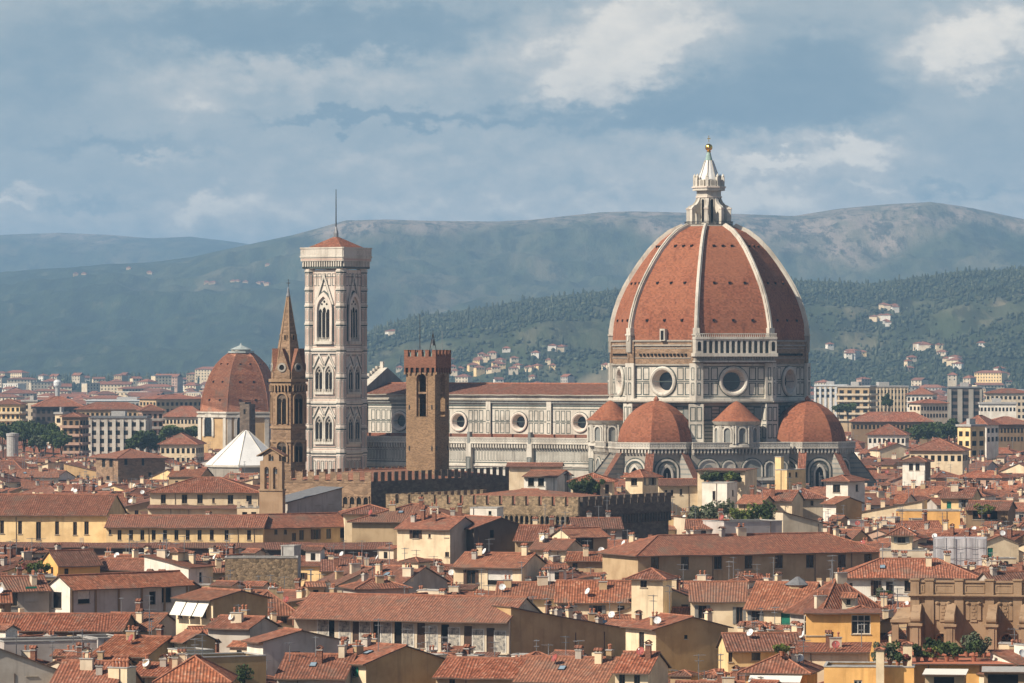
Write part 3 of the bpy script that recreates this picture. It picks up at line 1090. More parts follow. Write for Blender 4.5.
def tribune_window(mb, z0, w, h):
    arch_fill(mb, 0, z0 - 1, w, h + 1, 'void', -.05, True)
    arch_ring(mb, 0, z0 - 1, w, h + 1, .5, 'marble', -.5, True)
    mb.box(-.12, .12, -.2, -.06, z0 - 1, z0 + h - 1.6, 'marble')
    arch_ring(mb, 0, z0 + .5, w + 3.2, h + 1.2, .45, 'marble', -.35)
    arch_ring(mb, 0, z0 + .5, w + 2.2, h + .7, .3, 'marble_green', -.2)
    arch_ring(mb, 0, z0 + .5, w + 4.3, h + 1.8, .2, 'marble_green', -.12)


for axis in (-90, 0, 90):
    TR_D = 30.3 if axis == 0 else 28.3
    cx_, cy_ = TR_D * math.cos(R(axis)), TR_D * math.sin(R(axis))
    tr = MB()
    ap_ = 10.9
    hw = ap_ * math.tan(R(22.5)) + .05
    faces = [axis + d for d in (-90, -45, 0, 45, 90)]
    for fa in faces:
        tr.T = face_T(fa, ap_, cx_, cy_)
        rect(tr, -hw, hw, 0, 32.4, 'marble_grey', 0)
        for k in range(12):
            z_ = 12.5 + k * 1.35
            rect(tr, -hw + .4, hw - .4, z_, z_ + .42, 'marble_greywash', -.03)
        corbel_gallery(tr, hw + .42, 31.0)
    tr.T = Matrix.Identity(4)
    pts = [(cx_ + (ap_ + 1) / math.cos(R(22.5)) * math.cos(R(axis + d)), cy_ + (ap_ + 1) / math.cos(R(22.5)) * math.sin(R(axis + d))) for d in (-112.5, -67.5, -22.5, 22.5, 67.5, 112.5)]
    tr.poly([(x, y, 31.3) for x, y in pts], 'marble_grey')
    # plain body joining it to the crossing
    tr.T = Matrix.Translation((0, 0, 0)) @ Matrix.Rotation(R(axis + 90), 4, 'Z')
    tr.box(-9.5, 9.5, -TR_D, -20, 0, 32.9, 'marble_grey')
    tr.T = Matrix.Identity(4)
    to = tr.build('tribune', cath)
    hd = MB()
    prof = [(10.35, 32.7), (10.2, 34.0), (9.7, 36.0), (8.7, 38.0), (7.3, 39.9), (5.5, 41.5), (3.4, 42.8), (1.2, 43.6), (.35, 43.7)]
    hd.lathe(prof, 8, R(axis + 22.5), 'tile_dome', (cx_, cy_))
    hd.lathe([(.6, 43.5), (.8, 44.0), (.5, 44.5), (.1, 44.9)], 8, 0, 'ridge_tile', (cx_, cy_))
    hd.T = Matrix.Rotation(R(axis + 90), 4, 'Z')
    hd.build('half_dome', to)
    # low ring of chapels and the sloping buttress walls
    for d in (-67.5, -22.5, 22.5, 67.5):
        bt = MB()
        bt.T = face_T(axis + d, 0, cx_, cy_)
        pr = [(-11.2, 31.2), (-21.0, 18.5), (-21.0, 0), (-11.2, 0)]
        w_ = .85
        for sx in (1, -1):
            pp = [(sx * w_, y, z) for y, z in pr]
            bt.poly(pp if sx < 0 else pp[::-1], 'marble_grey')
            for k in range(9):
                z_ = 19.0 + k * 1.3
                ye_ = -11.2 - (31.2 - z_ - .4) / 12.7 * 9.8
                if ye_ < -11.6:
                    q_ = [(sx * (w_ + .03), ye_, z_), (sx * (w_ + .03), -11.2, z_), (sx * (w_ + .03), -11.2, z_ + .4), (sx * (w_ + .03), ye_, z_ + .4)]
                    bt.poly(q_ if sx > 0 else q_[::-1], 'marble_greywash')
        bt.poly([(-w_, -21, 0), (w_, -21, 0), (w_, -21, 18.5), (-w_, -21, 18.5)], 'marble_grey')
        bt.poly([(-w_ - .25, -21.3, 18.4), (w_ + .25, -21.3, 18.4), (w_ + .25, -11.1, 31.5), (-w_ - .25, -11.1, 31.5)], 'tile_b')
        bt.build('buttress', to)
    for d in (-90, -45, 0, 45, 90):
        wi = MB()
        wi.T = face_T(axis + d, ap_, cx_, cy_)
        tribune_window(wi, 20.0, 2.3, 6.2)
        wi.build('window', to)
    ch = MB()
    for d in (-90, -45, 0, 45, 90):
        ch.T = face_T(axis + d, 20.0, cx_, cy_)
        hw2 = 20.0 * math.tan(R(22.5))
        rect(ch, -hw2, hw2, 0, 17.2, 'marble_grey', 0)
        for k in range(5):
            rect(ch, -hw2, hw2, 10 + k * 1.4, 10.45 + k * 1.4, 'marble_green', -.03)
        ch.box(-hw2 - .3, hw2 + .3, -.6, .3, 17.2, 17.8, 'marble')
        ch.poly([(-hw2, 0, 17.8), (hw2, 0, 17.8), (4.6, 9.1, 18.6), (-4.6, 9.1, 18.6)], 'tile_b')
    ch.build('chapel_ring', to)

for axis in (-135, -45, 45):
    # body between the tribunes with blind arches, and the little round exedra on it
    ex = MB()
    ap_ = 31.5
    hw = 13.4
    ex.T = face_T(axis, ap_)
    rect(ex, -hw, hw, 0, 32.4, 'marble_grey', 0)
    for k in range(10):
        z_ = 14.0 + k * 1.25
        rect(ex, -hw, hw, z_, z_ + .4, 'marble_green', -.03)
    for k, (x_, w_, hh) in enumerate(((-8.8, 5.4, 4.4), (-3.2, 3.0, 4.0), (3.2, 5.0, 4.4), (8.0, 2.2, 3.8), (11.3, 2.6, 3.8))):
        arch_fill(ex, x_, 23.6, w_, hh, 'marble' if k < 2 else 'marble_greywash', -.05)
        arch_ring(ex, x_, 23.6, w_, hh, .35, 'marble', -.3)
        arch_ring(ex, x_, 23.6, w_ + .9, hh + .45, .2, 'marble_green', -.12)
        if w_ > 4:
            arch_fill(ex, x_, 23.8, w_ * .45, hh * .7, 'marble_greywash', -.08)
    ex.box(-hw, hw, -.4, .2, 22.6, 23.3, 'marble')
    corbel_gallery(ex, hw, 31.0)
    ex.box(-hw, hw, .1, 10, 31.0, 31.4, 'marble_grey')
    for sx in (-1, 1):
        ex.poly([(sx * hw, 0, 0), (sx * hw, 14, 0), (sx * hw, 14, 32), (sx * hw, 0, 32)], 'marble_grey')
    eb = ex.build('sacristy_wall', cath)
    er = MB()
    c_ = (27.5 * math.cos(R(axis)), 27.5 * math.sin(R(axis)))
    er.lathe([(5.5, 31.4), (5.5, 38.1)], 20, R(axis), 'marble', c_)
    er.lathe([(5.5, 37.2), (6.0, 37.4), (6.3, 37.8), (6.6, 38.2), (5.6, 38.3)], 20, R(axis), 'marble', c_)
    er.lathe([(5.5, 31.4), (6.1, 31.4), (6.0, 32.2), (5.5, 32.3)], 20, R(axis), 'marble', c_)
    er.T = Matrix.Identity(4)
    er_o = er.build('exedra', cath)
    rf = MB()
    rf.lathe([(6.55, 38.25), (5.2, 39.3), (3.6, 40.9), (2.0, 42.4), (.7, 43.3), (.01, 43.6)], 20, R(axis), 'tile_dome', c_)
    rf.build('roof', er_o)
    for d in (-80, -40, 0, 40, 80):
        ni = MB()
        ni.T = face_T(axis + d, 5.5, *c_)
        arch_fill(ni, 0, 32.6, 1.9, 3.9, 'marble_greywash', -.09)
        arch_ring(ni, 0, 32.6, 1.9, 3.9, .38, 'marble', -.5)
        for sx in (-1, 1):
            ni.lathe([(.28, 32.3), (.24, 36.6), (.34, 37.1)], 8, 0, 'marble', (sx * 1.75, -.3))
        ni.build('niche', er_o)

# --- nave: clerestory, aisle, roofs, facade
E0, E1 = -104.0, -24.0
nv = MB()
nv.T = face_T(-90, 10.5)
BAY = 19.6
OCX = [-93.1 + BAY * k for k in range(4)]
xs_ = [E0] + [(OCX[k] + OCX[k + 1]) / 2 for k in range(3)] + [E1]
for k in range(4):
    wall_ring_hole(nv, xs_[k], xs_[k + 1], 33.0, 43.4, OCX[k], 37.4, 2.35, 'marble')
    for side in (-1, 1):
        for j in range(4):
            a0 = OCX[k] + side * (3.1 + j * 1.72)
            a1 = OCX[k] + side * (3.1 + j * 1.72 + 1.35)
            x0, x1 = sorted((a0, a1))
            if x1 < xs_[k + 1] - .8 and x0 > xs_[k] + .8:
                frame_panel(nv, x0, x1, 37.7, 40.6, .2, 'marble_green')
                frame_panel(nv, x0, x1, 34.3, 37.2, .2, 'marble_green')
    for j in range(9):
        a0 = OCX[k] - 8.2 + j * 1.85
    if k:
        nv.box(xs_[k] - .75, xs_[k] + .75, -.55, .3, 33, 43.4, 'marble')
        for z0, z1 in ((34.3, 37.2), (37.7, 40.6)):
            frame_panel(nv, xs_[k] - .5, xs_[k] + .5, z0, z1, .18, 'marble_green', -.58)
        nv.box(xs_[k] + .78, xs_[k] + .95, -.3, .1, 33, 44.5, 'dark_metal')
for z_, dz in ((33.8, .16), (37.45, .14), (41.0, .16), (41.8, .3)):
    rect(nv, E0, E1, z_ - dz / 2, z_ + dz, 'marble_green', -.05)
nv.box(E0, E1, -.5, .4, 42.6, 43.3, 'marble_greywash')
nv.box(E0, E1, -.9, .4, 43.3, 43.7, 'marble_grey')
nv.box(E0, E1, -.7, .4, 43.7, 44.6, 'marble')
nv.box(E0, E1, -1.1, .4, 44.6, 45.0, 'marble')
nv.T = Matrix.Identity(4)
nave = nv.build('nave_wall', cath)
for k in range(4):
    oc = MB()
    oc.T = face_T(-90, 10.5)
    ring_y(oc, OCX[k], 37.4, [(2.36, .0), (2.75, -.1), (2.75, -.4), (2.45, -.5), (2.1, -.35), (1.65, .9), (1.6, 1.4)], 'marble_pink', 20)
    ring_y(oc, OCX[k], 37.4, [(2.7, -.08), (2.95, -.06)], 'marble_green', 20)
    disc_y(oc, OCX[k], 37.4, 1.65, 1.35, 'glass', 20)
    oc.build('oculus', nave)
nr = MB()
nr.slab([(E0, -12.0, 45.0), (E1 + 2, -12.0, 45.0), (E1 + 2, 0, 47.9), (E0, 0, 47.9)], .3, 'tile_c', 'marble_grey', 'eave_wood')
nr.slab([(E1 + 2, 12.0, 45.0), (E0, 12.0, 45.0), (E0, 0, 47.9), (E1 + 2, 0, 47.9)], .3, 'tile_c', 'marble_grey', 'eave_wood')
nr.tube([(E0, 0, 47.95), (E1 + 2, 0, 47.95)], .25, 'ridge_tile', 5)
nr.box(E0, E1, 10.4, 10.6, 0, 45, 'marble_grey')
nr.build('nave_roof', cath)
ai = MB()
ai.T = face_T(-90, 20.0)
AE1 = -17.0
rect(ai, E0, AE1, 0, 32.0, 'marble', 0)
L2 = (AE1 - E0) / 2
Tb = ai.T.copy()
ai.T = Tb @ Matrix.Translation(((E0 + AE1) / 2, 0, 0))
corbel_gallery(ai, L2, 31.6, 0, .85)
ai.T = Tb
xs2 = [E0] + [E0 + 8.4 + BAY * k for k in range(5)]
nst = int((AE1 - E0) / .95)
for k in range(nst):
    x_ = E0 + (k + .5) * (AE1 - E0) / nst
    frame_panel(ai, x_ - .34, x_ + .34, 26.9, 29.7, .12, 'marble_green', -.05)
for z_, dz in ((30.0, .2), (26.3, .25), (24.6, .3), (22.4, .35), (21.2, .35), (19.9, .4), (18.5, .4), (17.1, .4)):
    rect(ai, E0, AE1, z_, z_ + dz, 'marble_green' if z_ > 23 else 'marble_greywash', -.06)
for z_ in (25.4, 20.6):
    ai.box(E0, AE1, -.35, .2, z_, z_ + .4, 'marble')
for k in range(4):
    x_ = OCX[k] + BAY / 2
    if x_ < AE1 - 3:
        ai.box(x_ - .8, x_ + .8, -1.2, .2, 0, 31.6, 'marble')
        ai.box(x_ - .4, x_ + .4, -1.15, .2, 31.6, 34.8, 'marble_greywash')
        for z0, z1 in ((18, 22.8), (24, 28)):
            frame_panel(ai, x_ - .7, x_ + .7, z0, z1, .2, 'marble_green', -1.34)
        rect(ai, x_ - .45, x_ + .45, 24.4, 27.6, 'marble_greywash', -1.36)
ai.T = Matrix.Identity(4)
ai.poly([(E0, -20, 32.2), (AE1, -20, 32.2), (AE1, -10.6, 34.1), (E0, -10.6, 34.1)], 'tile_b')
for k in range(12):
    x_ = E0 + 4 + k * 6.7
    ai.box(x_ - .5, x_ + .5, -16.5, -15.5, 32.2, 34.2, 'red_brick')
ai.build('aisle_wall', cath)
fc = MB()
fc.T = face_T(180, -E0 + 2)
prof = [(-21, 0), (21, 0), (21, 33), (11.5, 34.5), (11.5, 46.5), (0, 52.3), (-11.5, 46.5), (-11.5, 34.5), (-21, 33)]
for y_, rev in ((-1.5, False), (1.8, True)):
    for qd in ([(-21, 0), (21, 0), (21, 33), (-21, 33)], [(-21, 33), (21, 33), (11.5, 34.5), (-11.5, 34.5)], [(-11.5, 34.5), (11.5, 34.5), (11.5, 46.5), (-11.5, 46.5)], [(-11.5, 46.5), (11.5, 46.5), (0, 52.3)]):
        pp = [(x, y_, z) for x, z in qd]
        fc.poly(pp[::-1] if rev else pp, 'marble_greywash' if rev else 'marble')
for k in range(len(prof)):
    (x0, z0), (x1, z1) = prof[k], prof[(k + 1) % len(prof)]
    fc.poly([(x0, -1.5, z0), (x0, 1.8, z0), (x1, 1.8, z1), (x1, -1.5, z1)], 'marble')
for sx in (-1, 1):
    for k in range(9):
        x_, z_ = sx * (11.5 - k * 1.35), 46.6 + k * .68
        fc.box(x_ - .5, x_ + .5, -1.6, -.9, z_ - .2, z_ + .7, 'marble')
fc.box(-.35, .35, -.5, .5, 52.2, 54.0, 'marble')
fc.build('facade', cath)


# ------------------------------------------------------------------ marble bell tower beside the cathedral
cp = thing('bell_tower', 'tall square white and pink marble bell tower with pointed windows and low tiled roof', 'bell tower', (-48.5, 1323.1, 0), ROT)
HW = 5.7
sh = MB()
LV = [0, 15.5, 29.4, 43.0, 57.5, 79.0]
for fa in (-90, 0, 90, 180):
    sh.T = face_T(fa, HW)
    rect(sh, -HW, HW, 0, 79.2, 'marble_pink', 0)
    for z_ in LV[1:-1]:
        sh.box(-HW, HW, -.55, .3, z_ - .5, z_ + .1, 'marble')
        sh.box(-HW, HW, -.35, .3, z_ - 1.3, z_ - .5, 'marble_pink')
        rect(sh, -HW, HW, z_ - .95, z_ - .7, 'marble_green', -.38)
        rect(sh, -HW, HW, z_ + .35, z_ + .6, 'marble_rose', -.04)
    for k in range(4):           # inlaid storeys
        z0, z1 = LV[k + 1], LV[k + 2]
        frame_panel(sh, -3.9, 3.9, z0 + .9, z1 - 1.6, .18, 'marble_green', -.05)
        frame_panel(sh, -3.6, 3.6, z0 + 1.2, z1 - 1.9, .18, 'marble_rose', -.06)
    for k in range(6):
        x_ = -3.25 + k * 1.3
        frame_panel(sh, x_ - .5, x_ + .5, 22.0, 26.8, .15, 'marble_green', -.07)
        rect(sh, x_ - .3, x_ + .3, 22.4, 26.4, 'marble_rose' if k % 2 else 'marble', -.06)
    for z_ in np.arange(59, 79, 2.1):
        for sx in (-1, 1):
            x0, x1 = sorted((sx * 3.35, sx * 3.8))
            rect(sh, x0, x1, z_, z_ + 1.5, 'marble_rose', -.05)
    for k in range(5):
        x_ = -3.2 + k * 1.6
        frame_panel(sh, x_ - .6, x_ + .6, 74.8, 78.2, .16, 'marble_green', -.05)
# octagonal corner piers
for sx in (-1, 1):
    for sy in (-1, 1):
        c_ = (sx * 5.15, sy * 5.15)
        sh.T = Matrix.Identity(4)
        sh.prism(octagon(1.45, 22.5, 8, c_), 0, 79.6, 'marble_pink')
        for z_ in list(LV[1:]) + [22.5, 36, 50, 64.5, 69.5, 74]:
            sh.prism(octagon(1.62, 22.5, 8, c_), z_ - .35, z_ + .1, 'marble')
            sh.prism(octagon(1.50, 22.5, 8, c_), z_ - .75, z_ - .4, 'marble_green')
        for d in range(8):
            sh.T = face_T(d * 45, 1.45 * math.cos(R(22.5)), *c_)
            for z0, z1 in ((16.2, 21.5), (23.2, 28.2), (30.2, 35), (36.7, 41.7), (43.8, 49), (50.7, 56.2), (58.3, 63.5), (65.2, 68.5), (70.2, 73), (74.7, 78)):
                frame_panel(sh, -.45, .45, z0, z1, .1, 'marble_green', -.03)
                rect(sh, -.2, .2, z0 + .4, z1 - .4, 'marble_rose', -.03)
sh.T = Matrix.Identity(4)
sh.build('shaft', cp)


def bifora(z0, x):
    w = MB()
    w.T = Matrix.Translation((x, 0, 0))
    arch_ring(w, 0, z0 - .3, 2.3, 7.2, .45, 'marble', -.4, True)
    arch_fill(w, 0, z0 - .3, 2.3, 7.2, 'marble_grey', -.06, True)
    for s_ in (-1, 1):
        arch_fill(w, s_ * .56, z0, .95, 5.3, 'void', -.1, True)
    w.lathe([(.14, z0), (.11, z0 + 4.2), (.17, z0 + 4.5)], 8, 0, 'marble', (0, -.2))
    disc_y(w, 0, z0 + 5.6, .32, -.1, 'void', 10)
    w.box(-1.6, 1.6, -.6, .1, z0 - .9, z0 - .3, 'marble')
    for k in range(6):
        w.box(-1.5 + k * .58, -1.35 + k * .58, -.5, -.35, z0 - .3, z0 + .6, 'marble')
    # gabled hood
    for s_ in (-1, 1):
        a, b = (s_ * 2.2, z0 + 6.6), (0, z0 + 10.6)
        P = [(a[0], -.3, a[1]), (b[0], -.3, b[1]), (b[0], -.3, b[1] - .75), (a[0] - s_ * .5, -.3, a[1])]
        w.poly(P if s_ < 0 else P[::-1], 'marble')
        P = [(x_, -.15, z_ - .55) for x_, _, z_ in P]
        w.poly(P if s_ < 0 else P[::-1], 'marble_green')
    return w.mesh('window')


bif = {z0: bifora(z0, 0) for z0 in (32.2, 45.9)}
tri = MB()
z0 = 60.2
arch_ring(tri, 0, z0 - .6, 4.2, 12.3, .75, 'marble_pink', -.65, True)
arch_ring(tri, 0, z0 - .6, 5.7, 13.5, .3, 'marble_green', -.3, True)
arch_fill(tri, 0, z0 - .6, 4.2, 12.3, 'marble', -.05, True)
for s_ in (-1, 0, 1):
    arch_fill(tri, s_ * 1.28, z0, 1.02, 8.3 + (.5 if s_ == 0 else 0), 'void', -.1, True)
for s_ in (-1, 1):
    tri.lathe([(.16, z0), (.13, z0 + 7.0), (.2, z0 + 7.3)], 8, 0, 'marble', (s_ * .64, -.25))
    disc_y(tri, s_ * .8, z0 + 9.6, .3, -.1, 'void', 10)
disc_y(tri, 0, z0 + 10.3, .34, -.1, 'void', 10)
tri.box(-2.9, 2.9, -.8, .1, z0 - 1.4, z0 - .6, 'marble')
for s_ in (-1, 1):
    P = [(s_ * 3.3, -.4, z0 + 9.5), (0, -.4, z0 + 18.3), (0, -.4, z0 + 16.9), (s_ * 2.6, -.4, z0 + 9.5)]
    tri.poly(P if s_ < 0 else P[::-1], 'marble')
    P = [(s_ * 2.6, -.2, z0 + 9.5), (0, -.2, z0 + 16.9), (0, -.2, z0 + 16.2), (s_ * 2.3, -.2, z0 + 9.5)]
    tri.poly(P if s_ < 0 else P[::-1], 'marble_green')
for k in range(12):
    tri.box(-2.8 + k * .49, -2.68 + k * .49, -.6, -.48, z0 - .6, z0 + .5, 'marble')
trim_ = tri.mesh('window')
for fa in (-90, 0, 90, 180):
    Tm = face_T(fa, HW)
    for z0 in (32.2, 45.9):
        for x_ in (-1.64, 1.64):
            put(bif[z0], 'window', cp, Tm @ Vector((x_, 0, 0)), R(fa + 90))
    put(trim_, 'window', cp, Tm @ Vector((0, 0, 0)), R(fa + 90))
co = MB()
for fa in (-90, 0, 90, 180):
    co.T = face_T(fa, HW)
    q = 6.7
    co.box(-q, q, -1.0, 1.0, 79.6, 80.1, 'marble_green')
    n_ = 17
    for k in range(n_):
        x_ = -q + .5 + k * (2 * q - 1) / (n_ - 1)
        co.box(x_ - .18, x_ + .18, -1.25, 0, 80.1, 81.6, 'marble')
        co.box(x_ - .15, x_ + .15, -.9, 0, 79.5, 80.1, 'marble')
    rect(co, -q, q, 80.1, 81.6, 'marble_greywash', -.8)
    co.box(-q - .2, q + .2, -1.4, 0, 81.6, 82.6, 'marble')
    rect(co, -q, q, 81.8, 82.3, 'marble_rose', -1.43)
    co.box(-q - .35, q + .35, -1.6, 0, 82.6, 83.1, 'marble')
    co.box(-q - .2, q + .2, -1.45, -1.0, 83.1, 85.0, 'marble')
    for k in range(9):
        x_ = -q + .75 + k * 1.5
        frame_panel(co, x_ - .55, x_ + .45, 83.4, 84.7, .14, 'marble_pink', -1.48)
    co.box(-q - .35, q + .35, -1.6, -.95, 85.0, 85.4, 'marble')
co.T = Matrix.Identity(4)
co.build('cornice', cp)
rf = MB()
rf.T = Matrix.Rotation(R(45), 4, 'Z')
rf.lathe([(9.4, 84.8), (5, 86.6), (.4, 88.5)], 4, 0, 'tile_a')
rf.T = Matrix.Identity(4)
rf.box(-6.6, 6.6, -6.6, 6.6, 82, 84.7, 'marble')
rf.lathe([(.7, 88.2), (.7, 89.4), (.5, 90.2), (.2, 91.2)], 8, 0, 'grey_metal')
rf.tube([(0, 0, 91), (0, 0, 101.5)], .2, 'dark_metal', 6, .1)
rf.build('roof', cp)


# ------------------------------------------------------------------ crenellated walls
def merlon_row(mb, x0, x1, z, h, m, mw=1.25, gap=1.05, y0=0.0, y1=.7):
    n = max(1, int(round((x1 - x0 + gap) / (mw + gap))))
    st = (x1 - x0 + gap) / n
    for k in range(n):
        a = x0 + k * st
        mb.box(a, a + st - gap, y0, y1, z, z + h, m)
        mb.box(a - .05, a + st - gap + .05, y0 - .05, y1 + .05, z + h, z + h + .12, m)


def corbel_arches(mb, x0, x1, z, m, step=1.15, h=1.5, pr=.6):
    """a jettied parapet on small round arches: dark recesses between brackets"""
    n = max(1, int(round((x1 - x0) / step)))
    st = (x1 - x0) / n
    for k in range(n):
        xc = x0 + (k + .5) * st
        arch_fill(mb, xc, z - h, st * .66, h - .15, 'void', -.03)
        arch_ring(mb, xc, z - h, st * .66, h - .15, st * .17, m, -pr)
    for k in range(n + 1):
        xc = x0 + k * st
        mb.box(xc - st * .17, xc + st * .17, -pr, .1, z - h - .5, z - h, m)
    mb.box(x0, x1, -pr, .2, z - .15, z + .1, m)


# --- tall tower of the town palace
bt = thing('palace_tower', 'slim brown stone tower with swallow of merlons, arched belfry openings and flagpole', 'tower', (*(X_at(427.6, 994), 994), 0), R(-25))
b_ = bt
bt['label'] = 'slim brown stone crenellated tower with tall arched belfry opening and flagpole'
tw = MB()
hw = 3.32
for fa in (-90, 0, 90, 180):
    tw.T = face_T(fa, hw)
    x_ = .2
    w_, za, zb = 2.2, 42.9, 51.8
    # wall with a tall opening left open to the sky
    for q in ((-hw, x_ - w_ / 2, 0, 52.6), (x_ + w_ / 2, hw, 0, 52.6), (x_ - w_ / 2, x_ + w_ / 2, 0, za)):
        rect(tw, *q, 'old_brick', 0)
        a = q
    ap = arch_pts(x_, za, w_, zb - za)
    top = [p for p in ap if p[1] > zb - w_ / 2 - .01]
    for k in range(len(top) - 1):
        (xa, z1), (xb, z2) = top[k], top[k + 1]
        tw.poly([(xb, 0, z2), (xa, 0, z1), (xa, 0, 52.6), (xb, 0, 52.6)], 'old_brick')
    n_a = len(ap)
    for k in range(n_a):
        (xa, z1), (xb, z2) = ap[k], ap[(k + 1) % n_a]
        tw.poly([(xa, 0, z1), (xa, 1.0, z1), (xb, 1.0, z2), (xb, 0, z2)], 'old_brick')
    arch_ring(tw, x_, za, w_, zb - za, .25, 'brown_stone', -.08)
    tw.box(x_ - w_ / 2, x_ + w_ / 2, .3, .6, 47.6, 48.0, 'brown_stone')
    for z_ in (36.5, 45.0):
        for s_ in (-1, 1):
            tw.box(s_ * 2.6 - .1, s_ * 2.6 + .1, -.12, .1, z_ - .6, z_ + .3, 'dark_metal')
tw.T = Matrix.Identity(4)
tw.box(-hw + 1, hw - 1, -hw + 1, hw - 1, 0, 42.5, 'old_brick')
tw.box(-hw + .3, hw - .3, -hw + .3, hw - .3, 52.3, 52.7, 'dark_stone')
tw.build('shaft', bt)
cr = MB()
for fa in (-90, 0, 90, 180):
    cr.T = face_T(fa, hw)
    L_ = hw + .32
    n_ = 6
    st = 2 * L_ / n_
    for k in range(n_):
        xc = -L_ + (k + .5) * st
        arch_fill(cr, xc, 52.0, st * .6, 1.2, 'void', -.03)
        arch_ring(cr, xc, 52.0, st * .6, 1.2, st * .19, 'red_brick', -.32)
        cr.box(xc + st / 2 - .2, xc + st / 2 + .2, -.3, .1, 51.6, 52.1, 'brown_stone')
    cr.box(-L_, L_, -.33, .3, 53.0, 55.3, 'red_brick')
    merlon_row(cr, -L_, L_, 55.3, 1.25, 'red_brick', .95, .75, -.33, .25)
    rect(cr, -L_ + .2, L_ - .2, 55.3, 56.2, 'verdigris', .2)
cr.T = Matrix.Identity(4)
cr.box(-hw, hw, -hw, hw, 52.8, 55.0, 'dark_stone')
cr.build('parapet', bt)
fp = MB()
fp.tube([(-3.0, 2.5, 55), (-3.0, 2.5, 64.2)], .11, 'dark_metal', 6, .06)
fp.build('flagpole', bt)
bl = MB()
for s_ in (-1, 1):
    bl.tube([(s_ * 1.0 + .5, 1.5, 55.5), (.5, 1.5, 60.2)], .08, 'dark_metal', 5)
bl.tube([(.5, 1.5, 57.8), (.5, 1.5, 60.8)], .06, 'dark_metal', 5)
bl.lathe([(.5, 57.6), (.38, 58.0), (.3, 58.6), (.05, 58.9)], 10, 0, 'dark_metal', (.5, 1.5))
bl.build('bell', bt)
tw2 = MB()
tw2.tube([(2.6, 1.5, 55), (2.6, 1.5, 60.6)], .05, 'grey_metal', 5)
tw2.build('antenna', bt)


def battlement_block(name, label, pxc, Yc, Lw, Le, z, rot, mS, mE, z_arch=None, roof_rise=2.2, mw=1.5, gap=1.2):
    """rectangular crenellated block; its near corner stands at (pxc, Yc), long side, its shade painted in as darker stone, runs away to the right"""
    th = R(rot)
    o = thing(name, label, 'palace', (X_at(pxc, Yc), Yc, 0), th)
    w = MB()
    w.T = Matrix.Identity(4)
    rect(w, -Lw, 0, 0, z, mS, 0)
    T2 = Matrix(((0, -1, 0, 0), (1, 0, 0, 0), (0, 0, 1, 0), (0, 0, 0, 1)))
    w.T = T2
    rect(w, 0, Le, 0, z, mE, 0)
    w.T = Matrix.Identity(4)
    w.poly([(-Lw, Le, 0), (-Lw, 0, 0), (-Lw, 0, z), (-Lw, Le, z)], mS)
    w.poly([(0, Le, 0), (-Lw, Le, 0), (-Lw, Le, z), (0, Le, z)], mS)
    if z_arch:
        corbel_arches(w, -Lw, 0, z_arch, mS)
        w.T = T2
        corbel_arches(w, 0, Le, z_arch, mE)
    w.build('wall', o)
    p = MB()
    ov = .6 if z_arch else .0
    p.box(-Lw - ov, ov, -ov, .15, (z_arch or z - .1), z + .4, mS)
    merlon_row(p, -Lw - ov, ov, z + .4, 1.7, mS, mw, gap, -ov, .12)
    p.T = T2
    p.box(ov * 0 + .16, Le, -ov, .15, (z_arch or z - .1), z + .4, mE)
    merlon_row(p, 1.2, Le, z + .4, 1.7, mE, mw, gap, -ov, .12)
    p.T = Matrix.Translation((-Lw, 0, 0)) @ Matrix(((0, 1, 0, 0), (-1, 0, 0, Le), (0, 0, 1, 0), (0, 0, 0, 1)))
    p.box(0, Le, -ov, .15, z - .1, z + .4, mS)
    merlon_row(p, 0, Le, z + .4, 1.7, mS, 1.5, 1.2, -ov, .12)
    p.T = Matrix.Identity(4)
    p.build('parapet', o)
    r_ = MB()
    k = min(Lw, Le) / 2
    zr = z + roof_rise
    A, B, C, D = (-Lw + .5, .5, z + .35), (-.5, .5, z + .35), (-.5, Le - .5, z + .35), (-Lw + .5, Le - .5, z + .35)
    if Lw >= Le:
        P, Q = (-Lw + k, Le / 2, zr), (-k, Le / 2, zr)
        fs = [(A, B, Q, P), (B, C, Q), (C, D, P, Q), (D, A, P)]
    else:
        P, Q = (-Lw / 2, k, zr), (-Lw / 2, Le - k, zr)
        fs = [(A, B, P), (B, C, Q, P), (C, D, Q), (D, A, P, Q)]
    for f_ in fs:
        r_.poly(f_, 'tile_d')
    r_.tube([P, Q], .2, 'ridge_tile', 5)
    r_.build('roof', o)
    return o


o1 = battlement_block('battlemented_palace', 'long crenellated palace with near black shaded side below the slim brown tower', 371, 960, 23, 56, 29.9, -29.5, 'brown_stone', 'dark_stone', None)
w = MB()
w.T = Matrix.Identity(4)
corbel_arches(w, -11.5, -.3, 27.3, 'brown_stone', 1.5, 1.6, .25)
w.build('corbel_arcade', o1)
battlement_block('battlemented_wing', 'lower crenellated stone wing with a row of small corbel arches, one side deep in shade', 577, 925, 42, 38, 26.0, -29.5, 'rubble', 'dark_stone', 24.6, 3.0, 2.1, .75)

